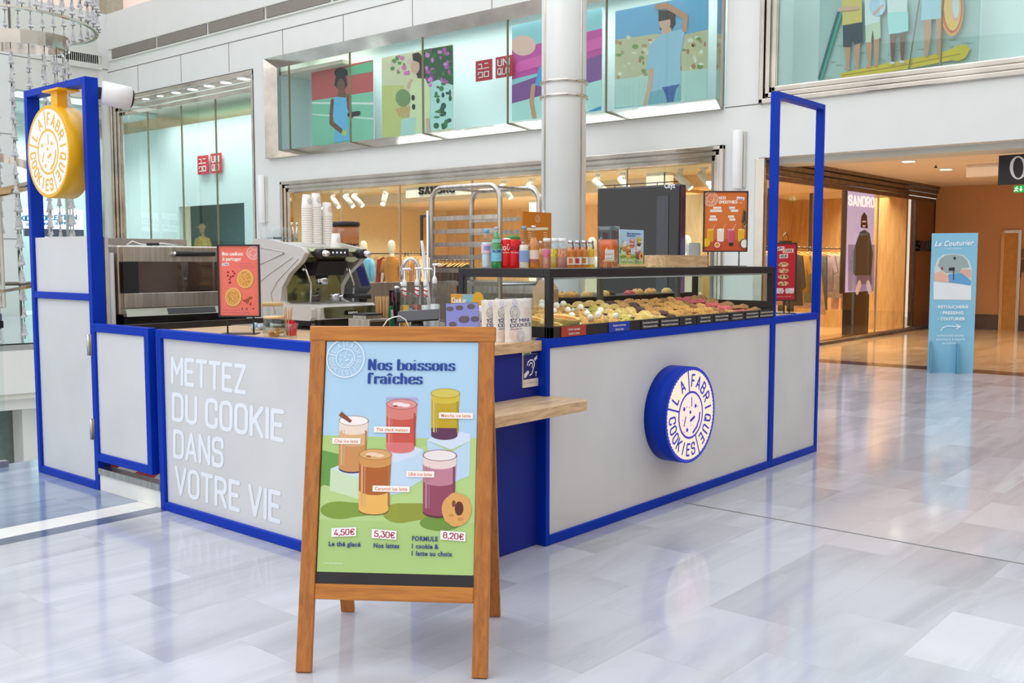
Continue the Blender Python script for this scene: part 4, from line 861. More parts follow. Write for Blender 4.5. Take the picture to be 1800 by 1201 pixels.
A.pp([(1512, 400), (1513, 382), (1518, 373), (1523, 382), (1525, 402)], k(40, 34, 36)); A.pe(1518, 392, 3.6, 8, k(226, 186, 176)); A.pp([(1513, 391), (1523, 391), (1523, 396), (1513, 396)], k(24, 22, 24)); A.pp([(1513, 380), (1518, 373), (1523, 380), (1523, 388), (1514, 388)], k(36, 34, 32))
A.pp([(1510, 408), (1518, 404), (1527, 410), (1533, 445), (1530, 485), (1502, 485), (1498, 480), (1499, 440)], k(56, 58, 52)); A.pp([(1504, 484), (1531, 484), (1531, 500), (1504, 500)], k(110, 96, 120))
A.ln([(1509, 500), (1505, 511)], 6, k(226, 200, 196)); A.ln([(1524, 500), (1527, 511)], 6, k(216, 206, 220)); A.out('picture', t)
# white tube lights on the pillars
for px, y0, y1, l in ((1299, 230, 332, 'tall white wall tube right of the clothes shop window'), (463, 309, 392, 'tall white wall tube left of the clothes shop window')):
    a, c, z0, z1 = rectpx(px-7, y0, px+7, y1, XW-.05); t = thing('wall_lamp', l, 'wall lamp', (XW, (a+c)/2, (z0+z1)/2))
    world(MB().lathe([(.075, z0), (.08, z0+.01), (.08, z1-.01), (.075, z1)], (XW-.1, (a+c)/2, 0), 20, M_white), 'tube', t); world(MB().box((XW-.05, (a+c)/2-.1, z0+.02), (XW, (a+c)/2-.07, z1-.02), M_wallg).box((XW-.06, (a+c)/2-.03, z0+.2), (XW, (a+c)/2+.03, z1-.2), M_wallg), 'bracket', t)
# round column with steel strips and rings
cc = P(990, 458, 0, 12); r_ = .335
t = thing('round_column', 'tall round white column with steel strips and two rings', 'column', (12, cc.y, 0))
MB().lathe([(r_, 0), (r_, 9)], n=64, m=M_wall).build('shaft', t)
d = (EYE-V((12, cc.y, 0))); av = math.atan2(d.y, d.x); b = MB()
for off in (.86, -.98, 2.3, -2.4):
    a = av+off; b.tube([(math.cos(a)*r_, math.sin(a)*r_, 0), (math.cos(a)*r_, math.sin(a)*r_, 9)], .018, M_steelb, 6)
b.build('steel_strips', t)
for z in (4.09, 3.88): MB().lathe([(r_-.01, z-.02), (r_+.028, z-.018), (r_+.028, z+.018), (r_-.01, z+.02)], n=64, m=M_steel).build('steel_ring', t)
MB().lathe([(r_+.02, 0), (r_+.02, .15), (r_, .15)], n=64, m=M_steel).build('steel_base', t)
# black digital totem
t = thing('display_totem', 'tall black glossy advertising totem with a small white name at its top', 'totem', (10, 6.5, 0))
world(MB().box((10, 5.98, .1), (10.16, 7.14, 2.33), M_blackg), 'housing', t, bev=.02); world(MB().box((10.02, 6.0, 0), (10.14, 7.1, .1), M_black), 'plinth', t)
world(MB().box((10.03, 5.972, .2), (10.13, 5.982, 2.3), mat('mirror_purple', (130, 96, 130), .1, .8)), 'side_strip', t); world(MB().box((9.992, 6.12, .3), (10.001, 6.28, 2.2), M_dsteel.copy() if 0 else mat('smoked_glass', (48, 52, 60), .08, coat=.6)), 'glass_strip', t)  # purple light on the totem's narrow side is put into its colour
world(MB().tube([(10.03, 6.02, 2.36), (10.03, 7.1, 2.36)], .006, M_black, 6).tube([(10.03, 6.3, 2.32), (10.03, 6.3, 2.36)], .005, M_black, 6).tube([(10.03, 6.9, 2.32), (10.03, 6.9, 2.36)], .005, M_black, 6), 'top_cable', t)
A = Art(plane_x(9.999), .001); A.txt('Cityz', 1168, 331, 1187, 330, 9, inkm((236, 236, 240)), face='b', bold=.03); A.out('lettering', t)
# tailor's banner
o = pj_l = P(1633, 654, 2, 0); o2 = P(1706, 653, 2, 0); o = V((13.33, 4.21, 0)); o2 = V((13.52, 3.70, 0))
M = frame_m(o, o2-o, (0, 0, 1)); t = thing('standing_banner', 'light blue standing cardboard banner of a tailor', 'banner', o)
w_ = (o2-o).length; A = Art(M, .001); hb = 1.80
A.z = 0; b = MB(M); b.box((0, 0, -.012), (w_, hb, 0), inkm((134, 192, 218))); world(b, 'panel', t)
k = inkm; wv = k((240, 246, 248))
A.pp([(1641, 527), (1643, 470), (1648, 455), (1658, 448), (1675, 446), (1694, 449), (1704, 459), (1708, 472), (1707, 528)], k((206, 214, 210)))
A.pp([(1648, 468), (1652, 456), (1662, 449), (1674, 447), (1692, 450), (1700, 458), (1704, 470), (1690, 472), (1686, 480), (1662, 480)], k((150, 170, 166))); A.pp([(1641, 496), (1707, 500), (1707, 527), (1641, 526)], k((226, 230, 230)))
A.pp([(1642, 480), (1655, 477), (1674, 491), (1670, 497), (1642, 493)], k((226, 178, 158))); A.pp([(1688, 474), (1706, 474), (1706, 488), (1696, 488), (1686, 482)], k((222, 170, 150))); A.pp([(1667, 482), (1690, 480), (1707, 494), (1706, 502), (1668, 496)], k((96, 160, 206)))
A.pp([(1668, 471), (1678, 470), (1678, 476), (1668, 476)], k((36, 38, 40))); A.pe(1678, 454, 2, 2.4, k((30, 30, 34))); A.pe(1656, 472, 1.5, 3, k((170, 30, 60))); A.ln([(1676, 476), (1676, 492)], 1.5, k((60, 70, 80)))
A.txt('Le Couturier', 1643, 433, 1712, 431, 9, wv, face='b', bold=.02, shear=.35); A.txt('vous propose', 1664, 438, 1690, 438, 2.4, wv, face='b')
for s_, x0, x1, y in (('RETOUCHERIE', 1649, 1702, 542), ('PRESSING', 1657, 1693, 552.5), ('COUTURIER', 1653, 1696, 563)): A.txt(s_, x0, y, x1, y, 5, wv, face='b', bold=.03); A.pe(x0-3.5, y-2.5, .9, .9, wv)
A.ln([(1654, 581), (1657, 576), (1665, 573), (1688, 574)], 1.6, wv); A.ln([(1681, 570.5), (1688, 574), (1681, 578)], 1.6, wv)
for s_, x0, x1, y in (('RETROUVEZ VOTRE', 1648, 1694, 592), ('BOUTIQUE À DROITE', 1646, 1696, 598.5), ('EN SORTANT', 1656, 1686, 605)): A.txt(s_, x0, y, x1, y, 3.6, wv, face='b')
A.out('print', t)
for u in (.02, w_*.62):
    b = MB(M); pr = [(0, 0), (.22, 0), (.2, .12), (.14, .26), (.06, .36), (0, .40)]; b.prism(pr, u, u+.02, inkm((72, 140, 172)), lambda a, z, x: (x, z, a)); world(b, 'foot', t)
# ---------------------------------------------------------------- kiosk shell
def frame_x(b, x0, x1, y0, y1, z0, z1, w_, m):        # picture-frame of bars in the plane x
    b.box((x0, y0, z0), (x1, y0+w_, z1), m).box((x0, y1-w_, z0), (x1, y1, z1), m).box((x0, y0+w_, z0), (x1, y1-w_, z0+w_), m).box((x0, y0+w_, z1-w_), (x1, y1-w_, z1), m); return b
def frame_y(b, y0, y1, x0, x1, z0, z1, w_, m, v=None):
    v = v or w_
    b.box((x0, y0, z0), (x0+v, y1, z1), m).box((x1-v, y0, z0), (x1, y1, z1), m).box((x0+v, y0, z0), (x1-v, y1, z0+w_), m).box((x0+v, y0, z1-w_), (x1-v, y1, z1), m); return b
t = thing('lettered_counter_panel', 'blue framed grey panel with large pale French lettering, left kiosk front', 'counter', (3, 4.2, 0))
world(frame_x(MB(), 3.0, 3.05, 3.10, 5.25, .001, 1.055, .05, M_blue), 'frame', t, bev=.003)
world(MB().box((3.02, 3.15, .05), (3.045, 5.2, 1.006), M_panel), 'panel', t)
A = Art(plane_x(3.0195), .0003)
for s_, x0, y0, x1, y1, h in (('METTEZ', 303, 672, 430, 690, 42), ('DU COOKIE', 305, 737, 496, 774, 44), ('DANS', 307, 802, 391, 820, 44), ('VOTRE VIE', 310, 866, 491, 917, 44)):
    A.txt(s_, x0, y0, x1, y1, h, M_letter, wt=.085, sp=.24)
o = A.out('lettering', t); o['label'] = 'pale blue white capitals METTEZ DU COOKIE DANS VOTRE VIE'
t = thing('kiosk_gate', 'low blue framed gate with two hinges, left of the lettered panel', 'gate', (2.98, 5.6, .2))
gz = .20; world(frame_x(MB(), 2.975, 3.025, 5.29, 5.975, gz, 1.06, .05, M_blue), 'frame', t, bev=.003); world(MB().box((2.99, 5.34, gz+.04), (3.01, 5.93, 1.01), M_panel), 'panel', t)
for z0 in (.86, .33):
    b = MB().tube([(2.967, 5.985, z0), (2.967, 5.985, z0+.13)], .011, M_steelb, 8).box((2.972, 5.96, z0), (2.976, 6.01, z0+.13), M_steelb); o = world(b, 'hinge', t)
# raised floor inside the kiosk
rf = MB().box((3.052, 3.2, .0), (7.1, 6.75, .105), M_strip3); struct(rf.build('floor_kiosk'), 'raised kiosk floor behind the gate')
struct(MB().box((3.0, 5.252, .105), (3.07, 5.984, .145), M_steelb).box((3.01, 5.252, .001), (3.051, 5.984, .105), M_strip3).build('trim_30'), 'aluminium threshold under the gate')
rw = MB(); rd = inkm((190, 20, 36)); wt_ = inkm((226, 222, 214))
for i in range(8):
    for j in range(7):
        x = 3.07+i*.22; y = 5.0+j*.22
        rw.add([(x, y, .146), (x+.22, y, .146), (x+.22, y+.22, .146), (x, y+.22, .146)], [(0, 1, 2)], rd if (i+j) % 2 else wt_); rw.add([(x, y, .146), (x+.22, y+.22, .146), (x, y+.22, .146)], [(0, 1, 2)], wt_ if (i+j) % 2 else rd)
rw.box((3.07, 5.0, .1055), (4.83, 6.54, .1455), M_strip3)
struct(rw.build('floor_pattern'), 'red and white patterned floor seen under the gate')
t = thing('blue_portal_frame', 'tall blue portal frame with pale panels left of the gate', 'frame', (3.0, 6.4, 0))
b = MB(); x0, x1 = 3.0, 3.085
b.box((x0, 5.985, .001), (x1, 6.03, 2.575), M_blue).box((x0, 6.785, .001), (x1, 6.83, 2.575), M_blue).box((x0, 6.03, 2.53), (x1, 6.785, 2.575), M_blue).box((x0, 6.03, .001), (x1, 6.785, .05), M_blue)
zm = P(100, 526, 0, 3.0).z; b.box((x0, 6.03, zm), (x0+.05, 6.785, zm+.045), M_blue); world(b, 'frame', t, bev=.003)
zt2 = P(100, 417, 0, 3.03).z
world(MB().box((3.02, 6.03, .05), (3.04, 6.785, zm), M_panel), 'lower_panel', t); world(MB().box((3.02, 6.03, zm+.045), (3.04, 6.785, zt2), M_panel), 'upper_panel', t)
for yy in (6.3, 6.42): world(MB().lathe([(.008, 2.575), (.008, 2.59)], (3.04, yy, 0), 8, M_blue), 'bolt', t)
# yellow round sign
M_yel = mat('golden_yellow_paint', (246, 184, 10), .35, var=.02, coat=.2)
yc, zc, R0 = 6.46, 2.145, .30; xs = 2.93
fcL = P(47, 258, 0, xs); fcR = P(125, 270, 0, xs); fT = P(84, 185, 0, xs); fB = P(88, 348, 0, xs); yc = (fcL.y+fcR.y)/2; R0 = (fT.z-fB.z)/2; zc = (fT.z+fB.z)/2
t = thing('round_shop_sign', 'round yellow rimmed cookie shop sign hanging in the left portal', 'sign', (3.0, yc, zc))
world(MB().lathe([(R0, xs), (R0+.001, xs+.003), (R0, xs+.15)], (0, yc, zc), 64, M_yel, ax=0), 'drum', t)
A = Art(plane_x(xs-.001), .0006); A.disc(-yc, zc, R0*.985, mat('sign_face_white', (246, 240, 232), .4, emit=.05, var=.01), 64); logo(A, -yc, zc, R0*.99, M_yel); A.out('lettering', t)
world(MB().box((xs+.045, yc-.05, zc+R0-.01), (xs+.11, yc+.035, 2.524), M_yel).box((xs+.02, yc-.12, 2.517), (xs+.16, yc+.1, 2.529), M_yel), 'bracket', t)
t = thing('cylinder_spotlight', 'white cylinder spotlight behind the top of the left portal', 'spotlight', (3.2, 5.9, 2.48))
world(MB().tube([(3.1, 5.97, 2.485), (3.26, 5.93, 2.465)], .072, M_white, 24), 'housing', t); world(MB().tube([(3.26, 5.93, 2.465), (3.275, 5.926, 2.463)], .055, M_black, 20), 'lens_ring', t); world(MB().box((3.084, 5.985, 2.45), (3.12, 6.02, 2.52), M_black), 'bracket', t)

# right hand front
t = thing('sign_counter_panel', 'blue framed grey panel carrying the lit round sign, right kiosk front', 'counter', (5, 3.06, 0))
world(frame_y(MB(), 3.06, 3.13, 3.86, 6.40, .001, 1.06, .05, M_blue, .032), 'frame', t, bev=.003); world(MB().box((3.89, 3.075, .05), (6.37, 3.1, 1.01), M_panelr), 'panel', t)
t = thing('blue_portal_frame', 'tall slim blue portal frame at the right end of the kiosk', 'frame', (6.8, 3.06, 0))
b = MB(); b.box((6.402, 3.06, .001), (6.43, 3.12, 2.6), M_blue).box((7.15, 3.06, .001), (7.18, 3.12, 2.6), M_blue).box((6.43, 3.06, 2.56), (7.15, 3.12, 2.6), M_blue).box((6.43, 3.06, 1.01), (7.15, 3.12, 1.06), M_blue).box((6.43, 3.06, .001), (7.15, 3.12, .05), M_blue)
world(b, 'frame', t, bev=.002); world(MB().box((6.43, 3.075, .05), (7.15, 3.1, 1.01), M_panelr), 'panel', t)
tag(MB().box((6.43, 3.122, .105), (7.12, 3.9, 1.06), M_oak).build('side_counter', bev=.003), 'small wooden side counter behind the right portal', 'counter')
tag(MB().box((3.05, 3.12, .001), (3.86, 3.16, .998), M_navy).build('blue_counter_wall', bev=.002), 'matt blue recessed kiosk panel under the oak counter', 'counter')
tag(MB().prism([(3.052, 3.09), (3.875, 3.09), (3.875, 3.75), (4.96, 3.75), (4.96, 3.9), (3.56, 3.9), (3.56, 5.25), (3.052, 5.25)], 1.0, 1.05, M_oak).build('oak_worktop', bev=.004), 'light oak worktop behind the blue rail', 'worktop')
tag(MB().box((3.565, 3.905, .98), (4.66, 5.35, 1.048), M_steelb).build('steel_worktop', bev=.004), 'stainless steel worktop under the coffee machine', 'worktop')
tag(MB().box((3.565, 3.95, .106), (4.64, 5.3, .978), M_panel).build('base_cabinet', bev=.003), 'pale base cabinet under the steel worktop', 'cabinet')
pr = [(3.05, 2.815), (3.87, 2.815), (3.9, 2.835), (3.9, 3.055), (3.855, 3.055), (3.855, 3.118), (3.05, 3.118)]
tag(MB().prism(pr, .722, .77, M_oak).build('oak_shelf', bev=.005), 'narrow oak shelf on the blue recessed panel', 'shelf')
# hearing loop notice
t = thing('hearing_loop_notice', 'white and blue hearing loop notice on the blue panel', 'notice', (3.8, 3.118, .9)); q0 = P(918, 660, 1, 3.117); q1 = P(947, 660, 1, 3.117); zt0 = P(932, 622, 1, 3.117).z; zb0 = P(932, 680, 1, 3.117).z
world(MB().box((q0.x, 3.112, zb0), (q1.x, 3.119, zt0), inkm((226, 218, 206))), 'card', t)
A = Art(plane_y(3.1115), .0002); A.pp([(920, 624), (946, 621), (946, 664), (920, 668)], inkm((34, 40, 112))); k = inkm((232, 232, 240))
A.ln([(927, 642), (928, 637), (932, 633), (936, 633), (939, 637), (939, 643), (937, 648), (935, 657), (931, 660)], 1.6, k); A.ln([(930, 643), (932, 638), (935, 638), (936, 642), (935, 646)], 1.2, k); A.pp([(938, 631), (944, 624), (944, 630), (940, 635)], k); A.pp([(921, 658), (928, 651), (930, 655), (924, 664), (921, 665)], k); A.txt('T', 940, 661, 943.5, 661, 7, k, wt=.09)
A.txt('ooo 888 ooo', 920, 675, 945, 672, 1.5, inkm((80, 60, 60)), face='b'); A.pp([(917, 618), (933, 616), (933, 622), (917, 625)], inkm((220, 224, 214))); A.pp([(920, 622), (931, 620), (931, 622), (920, 624)], inkm((50, 130, 70))); A.out('pictogram', t)
# lit round sign
c0 = P(1168, 735, 1, 2.94); ys = 2.935; q = [P(x, y, 1, ys) for x, y in ((1166, 735), (1257.5, 722), (1216, 643.5), (1201, 818))]
xc = (q[0].x+q[1].x)/2; R1 = (q[2].z-q[3].z)/2*.985; zc1 = (q[2].z+q[3].z)/2
t = thing('round_lit_sign', 'round illuminated blue and cream cookie sign on the grey panel', 'sign', (xc, 3.06, zc1))
world(MB().lathe([(R1, ys), (R1, 3.073)], (xc, 0, zc1), 64, M_blue, ax=1), 'drum', t)
A = Art(plane_y(ys-.001), .0006); A.disc(xc, zc1, R1*.985, mat('lit_acrylic', (255, 232, 206), .4, emit=.42, var=.01), 64); A.disc(xc, zc1, R1*.47, mat('lit_acrylic_rose', (255, 216, 206), .4, emit=.55, var=.01), 48)
logo(A, xc, zc1, R1*.995, mat('lit_blue_ink', (44, 62, 196), .4, emit=.2, var=.01)); A.out('lettering', t)
# back screens of the kiosk
tag(MB().box((7.12, 5.6, .106), (7.15, 6.7, 1.25), M_steelb).box((7.12, 3.92, .106), (7.15, 5.6, .95), M_steelb).build('back_screen', bev=.002), 'brushed steel back screen along the far side of the kiosk', 'screen')
tag(MB().box((3.13, 6.76, .001), (5.0, 6.79, 1.04), M_steelb).box((5.0, 6.76, .001), (7.1, 6.79, 1.25), M_steelb).build('kiosk_rear_wall', bev=.002), 'pale rear panel of the kiosk', 'panel')

# ---------------------------------------------------------------- glass display case
X0, X1, Y0, Y1, Z0, Z1 = 3.888, 6.395, 3.062, 3.69, 1.0605, 1.408
t = thing('display_case', 'long black framed glass display case on the kiosk counter', 'display case', (X0, Y0, Z0))
b = MB(); p_ = .034; tt = .045
for x in (X0, X1-p_):
    for y in (Y0, Y1-p_): b.box((x, y, Z0), (x+p_, y+p_, Z1-tt), M_black)
frame_z = [((X0, Y0), (X1, Y0+.04)), ((X0, Y1-.04), (X1, Y1)), ((X0, Y0+.04), (X0+.04, Y1-.04)), ((X1-.04, Y0+.04), (X1, Y1-.04))]
for (a, c) in frame_z: b.box((*a, Z1-tt), (*c, Z1), M_black)
b.box((X0, Y0, Z0), (X1, Y0+.02, Z0+.055), M_black).box((X0, Y0+.02, Z0), (X0+.02, Y1, Z0+.055), M_black).box((X1-.02, Y0+.02, Z0), (X1, Y1, Z0+.11), M_black)
world(b, 'frame', t, bev=.002)
world(MB().box((X0+.04, Y0+.04, Z1-.008), (X1-.04, Y1-.04, Z1-.002), M_glass), 'top_pane', t)
world(MB().box((X0+p_, Y0+.006, Z0+.055), (X1-p_, Y0+.012, Z1-tt), M_glass), 'front_pane', t); world(MB().box((X0+.006, Y0+p_, Z0+.055), (X0+.012, Y1-p_, Z1-tt), M_glass), 'side_pane', t)
world(MB().box((X1-.012, Y0+p_, Z0+.11), (X1-.006, Y1-p_, Z1-tt), M_glass), 'side_pane', t)
dk = MB(); ya, yb, za, zb_ = 3.085, 3.655, 1.072, 1.165
dk.add([(X0+.02, ya, Z0), (X1-.02, ya, Z0), (X1-.02, yb, Z0), (X0+.02, yb, Z0), (X0+.02, ya, za), (X1-.02, ya, za), (X1-.02, yb, zb_), (X0+.02, yb, zb_)], [(3, 2, 1, 0), (4, 5, 6, 7), (0, 1, 5, 4), (1, 2, 6, 5), (2, 3, 7, 6), (3, 0, 4, 7)], M_black)
world(dk, 'sloped_deck', t)
mids = MB()
for px in (1052, 1188): x = P(px, 520, 1, Y1).x; mids.box((x-.02, Y1-.025, 1.16), (x+.02, Y1, Z1-tt), mat('grey_upright', (110, 112, 108), .4, .5))
world(mids, 'rear_uprights', t); world(MB().tube([(X0+.05, Y0+.03, Z1-tt-.006), (X1-.05, Y0+.03, Z1-tt-.006)], .004, M_white, 8), 'light_strip', t)  # the thin white strip at the front is added and does not glow
lamp('case_light', ((X0+X1)/2, Y0+.1, Z1-tt-.02), 2.3, .04, 1.7, (1, .93, .82), (0, .45, -1))  # added lamp inside the case, no visible fixture
# trays: x bounds, kinds of cookies
M_paper = mat('white_baking_paper', (238, 238, 238), .6, var=.01)
def lump(rx, h, seed, m, chips=None, nchip=0, flat=.5, rough_=.12):
    R = random.Random(seed); b = MB(); n, k = 14, 6; vs = [(0, 0, h*(1+R.uniform(-.05, .12)))]; fs = []
    for j in range(1, k+1):
        tj = j/k; r = rx*math.sin(tj*math.pi/2)**.85; z = h*(1-tj**2.2)
        for i in range(n): a = 2*math.pi*i/n; q = 1+R.uniform(-rough_, rough_)*(.6 if j < k else .35); vs.append((r*q*math.cos(a), r*q*math.sin(a), max(0, z*(1+R.uniform(-rough_, rough_)*1.4)) if j < k else .0))
    for i in range(n): fs.append((0, 1+i, 1+(i+1) % n))
    for j in range(k-1):
        for i in range(n): a = 1+j*n; fs.append((a+i, a+n+i, a+n+(i+1) % n, a+(i+1) % n))
    b.add(vs, fs, m, True); o = b.build('cookie')
    return o
def chipsm(rx, h, seed, m, n, s_):
    R = random.Random(seed); b = MB()
    for _ in range(n):
        a = R.uniform(0, 6.28); r = rx*math.sqrt(R.random())*.8; z = h*(1-(r/rx)**2.2)*.98+.001; b.ball((r*math.cos(a), r*math.sin(a), z), (s_*R.uniform(.7, 1.3), s_*R.uniform(.7, 1.3), s_*.7), m, 6, 4)
    return b
dough = lambda nm, c, c2, bump=.8: mat(nm, c, .75, var=.1, sc_=55, bump=bump, c2=c2)
K = {
 'plain': (dough('golden_dough', (228, 178, 108), (198, 134, 66)), mat('dark_chocolate', (58, 34, 28), .4), 7, .006),
 'marsh': (dough('golden_dough', (228, 178, 108), (198, 134, 66)), mat('dark_chocolate', (58, 34, 28), .4), 3, .008),
 'matcha': (dough('matcha_dough', (226, 194, 112), (182, 166, 76)), mat('matcha_green', (150, 156, 60), .7), 9, .011),
 'maca': (dough('pale_crumbly_dough', (234, 198, 126), (206, 160, 84)), mat('white_chocolate', (248, 232, 190), .5), 8, .008),
 'dark': (dough('cocoa_dough', (104, 70, 66), (72, 44, 44)), mat('cocoa_crumb', (130, 90, 84), .6), 8, .006),
 'cara': (dough('caramel_dough', (214, 158, 96), (176, 116, 62)), mat('caramel_bits', (240, 200, 130), .4), 10, .006),
 'milk': (dough('toasted_dough', (226, 170, 96), (190, 126, 62)), mat('milk_chocolate', (96, 58, 40), .4), 12, .006),
 'noir': (dough('brown_dough', (176, 120, 72), (132, 84, 50)), mat('dark_chocolate', (58, 34, 28), .4), 14, .006),
 'pink': (dough('raspberry_dough', (214, 104, 104), (176, 66, 76)), mat('raspberry_bits', (232, 150, 140), .5), 10, .006),
 'praline': (dough('praline_dough', (186, 134, 88), (144, 96, 58)), mat('hazelnut_bits', (214, 170, 116), .6), 14, .005)}
protos = {}
M_marsh = mat('marshmallow', (248, 240, 228), .5, var=.02)
def cookie_proto(kd, v):
    m_, cm, n, s_ = K[kd]; r, h = (.052, .034)
    o = lump(r, h, hash((kd, v)) % 1000 if 0 else sum(map(ord, kd))+v, m_); c = chipsm(r, h, v+5, cm, n, s_).build('chips', o)
    if kd == 'marsh': b = MB(); b.ball((.012, .0, h+.016), (.021, .021, .02), M_marsh, 12, 8); b.build('marshmallow', o)
    return o
xb = [3.93, 4.275, 4.64, 4.915, 5.13, 5.335, 5.545, 5.755, 5.965, 6.165, 6.365]
slope = math.atan2(zb_-za, yb-ya)
rows = [('share', 'plain', 'plain'), ('spring', 'marsh', 'marsh'), ('matcha', 'matcha', 'maca'), ('maca', 'maca', 'maca'), ('mix', 'dark', 'cara'), ('cara', 'cara', 'milk'), ('milk', 'milk', 'milk'), ('noir', 'noir', 'milk'), ('pink', 'pink', 'pink'), ('praline', 'praline', 'praline')]
desc = {'plain': 'golden cookie with dark chips', 'marsh': 'golden cookie topped with a white marshmallow ball', 'matcha': 'crumbly cookie with green matcha pieces', 'maca': 'pale yellow crumbly cookie', 'dark': 'dark cocoa cookie', 'cara': 'light brown caramel cookie',
        'milk': 'toasted cookie with brown chocolate chips', 'noir': 'brown cookie with many dark chips', 'pink': 'pink raspberry cookie', 'praline': 'brown knobbly praline cookie'}
trayname = ['red label tray', 'blue label tray', 'matcha label tray', 'macadamia label tray', 'third black label tray', 'caramel label tray', 'milk chocolate label tray', 'pecan label tray', 'raspberry label tray', 'rightmost tray']
RW = ['front row', 'second row', 'third row', 'fourth row', 'back row']
def decky(s_): return (ya+(yb-ya)*s_, za+(zb_-za)*s_)
for ti in range(10):
    a, c = xb[ti]+.006, xb[ti+1]-.006
    t = thing('baking_tray', 'black tray lined with white paper, '+trayname[ti], 'tray', (a, ya, za), 0, 'cookie trays in the display case'); t.rotation_euler = (slope, 0, 0)
    w_ = c-a; Ld = (yb-ya)/math.cos(slope)-.02
    MB().box((.004, .012, .001), (w_-.004, Ld-.006, .006), M_paper).build('paper_liner', t); tr = MB(); tr.box((0, .006, .0), (.004, Ld, .012), M_black).box((w_-.004, .006, 0), (w_, Ld, .012), M_black).box((0, Ld-.004, 0), (w_, Ld, .012), M_black).box((0, .006, 0), (w_, .01, .012), M_black); tr.build('rim', t)
    ncol = 3 if w_ > .3 else 2; cw = w_/ncol
    for r_i in range(5):
        for ci in range(ncol):
            if ti == 0 and r_i < 2 : continue
            kd = rows[ti][1] if (ci+r_i) % 2 == 0 else rows[ti][2]; v = random.randrange(3)
            if ti == 0: kd = 'marsh' if r_i > 2 else 'plain'
            if (kd, v) not in protos: o = protos[(kd, v)] = cookie_proto(kd, v)
            else: o = dup(protos[(kd, v)])
            s_ = .11+r_i*.195+random.uniform(-.018, .018); y, z = decky(s_); x = a+cw*(ci+.5)+random.uniform(-.006, .006)
            o.location = (x, y, z+.009+random.uniform(0, .004)); o.rotation_euler = (slope+random.uniform(-.1, .16), random.uniform(-.1, .1), random.uniform(0, 6.28)); k = random.uniform(.9, 1.04)*(.92 if ncol == 3 else .82); o.scale = (k, k, k*random.uniform(.95, 1.25))
            side = (['left', 'right'] if ncol == 2 else ['left', 'middle', 'right'])[ci]
            tag(o, '%s, %s %s, %s' % (desc[kd], RW[r_i], side, trayname[ti]), 'cookie', 'cookies in the display case')
def tart(x, s_, r, lab, first=[None]):
    y, z = decky(s_)
    if first[0] is None:
        t = thing('cookie_tart', lab, 'tart', group='deep cookie tarts in the case'); cr = dough('shortcrust', (240, 204, 132), (222, 176, 100), .3)
        MB().lathe([(.078, 0), (.084, .05), (.086, .056), (.078, .057), (.074, .048), (.0, .046)], n=36, m=cr).build('crust', t)
        MB().lathe([(.074, .044), (.06, .052), (.03, .055), (0, .056)], n=30, m=dough('caramel_filling', (206, 128, 50), (164, 92, 34))).build('filling', t); first[0] = t
    else: t = dup(first[0], label=lab)
    t.location = (x, y, z+.008); t.rotation_euler = (slope, 0, 0); t.scale = (r/.085,)*3
tart(4.155, .17, .088, 'large deep cookie tart, front row behind the red label'); tart(3.995, .10, .06, 'small deep tart in the front left corner of the case'); tart(4.0, .32, .06, 'small deep tart behind the front left corner one')
# price labels along the front
txts = [('Cookie à partager', 'Cookie to share', (172, 62, 44), 3.98, 4.19), ('Recette de printemps', 'Spring recipe', (30, 60, 170), 4.40, 4.60), ('Chocolat blanc & thé matcha', 'White chocolate & matcha', None, 4.72, 4.90), ('Chocolat blanc & noix de macadamia', 'White chocolate & macadamia nuts', None, 4.92, 5.125),
    ('Cuperstition', 'Cuperstition', None, 5.135, 5.33), ('Caramel beurre salé', 'Salted butter toffee', None, 5.34, 5.54), ('Chocolat au lait & noisette', 'Milk chocolate & hazelnut', None, 5.55, 5.75), ('Chocolat noir & noix', 'Noir & pecan chocolate', None, 5.76, 5.96), ('Framboise & chocolat blanc', 'Raspberry & white chocolate', None, 5.97, 6.165), ('Chocolat au lait & praliné noisette', 'Milk chocolate & hazelnut praline', None, 6.175, 6.385)]
for i, (t1, t2, c, a, d) in enumerate(txts):
    t = thing('price_label', ('%s label card reading %s' % ({0: 'red', 1: 'blue'}.get(i, 'black'), t1)), 'label', (a, 3.058, Z0), 0, 'flavour labels along the display case')
    world(MB().box((a, 3.0565, Z0+.001), (d, 3.0605, Z0+.054), inkm(c or (44, 42, 42))), 'card', t)
    A = Art(plane_y(3.0562), .0002); cx_ = (a+d)/2
    for s_, zz in ((t1, Z0+.032), (t2, Z0+.010)):
        wd = min(d-a-.02, .0062*len(s_)); A.up(); A.put(s_, (cx_-wd/2, zz), (wd, 0), (0, .012), inkm((232, 228, 222)), face='b', bold=.015)
    A.out('lettering', t)
# rear shelf with spare cookies
t = thing('rear_shelf', 'black rear shelf behind the display case', 'shelf', (4.6, 3.9, 1.2)); world(MB().box((4.98, 3.74, 1.185), (6.5, 4.06, 1.215), M_black), 'board', t); world(MB().box((5.12, 3.8, .107), (5.16, 4.0, 1.185), M_black).box((6.4, 3.8, .107), (6.44, 4.0, 1.185), M_black), 'brackets', t)
for i, (px, kd) in enumerate(((988, 'plain'), (1006, 'plain'), (1032, 'maca'), (1062, 'maca'), (1072, 'dark'), (1106, 'pink'), (1121, 'plain'), (1144, 'plain'), (1172, 'maca'))):
    o = dup(protos[(kd, 0)] if (kd, 0) in protos else list(q for (k_, v_), q in protos.items() if k_ == kd)[0]); o.rotation_euler = (0, 0, i); o.location = (P(px, 500, 1, 3.86).x, 3.86, 1.2155)
    tag(o, '%s, %s from the left on the rear shelf' % (desc[kd], ORD[i]), 'cookie', 'spare cookies on the rear shelf')
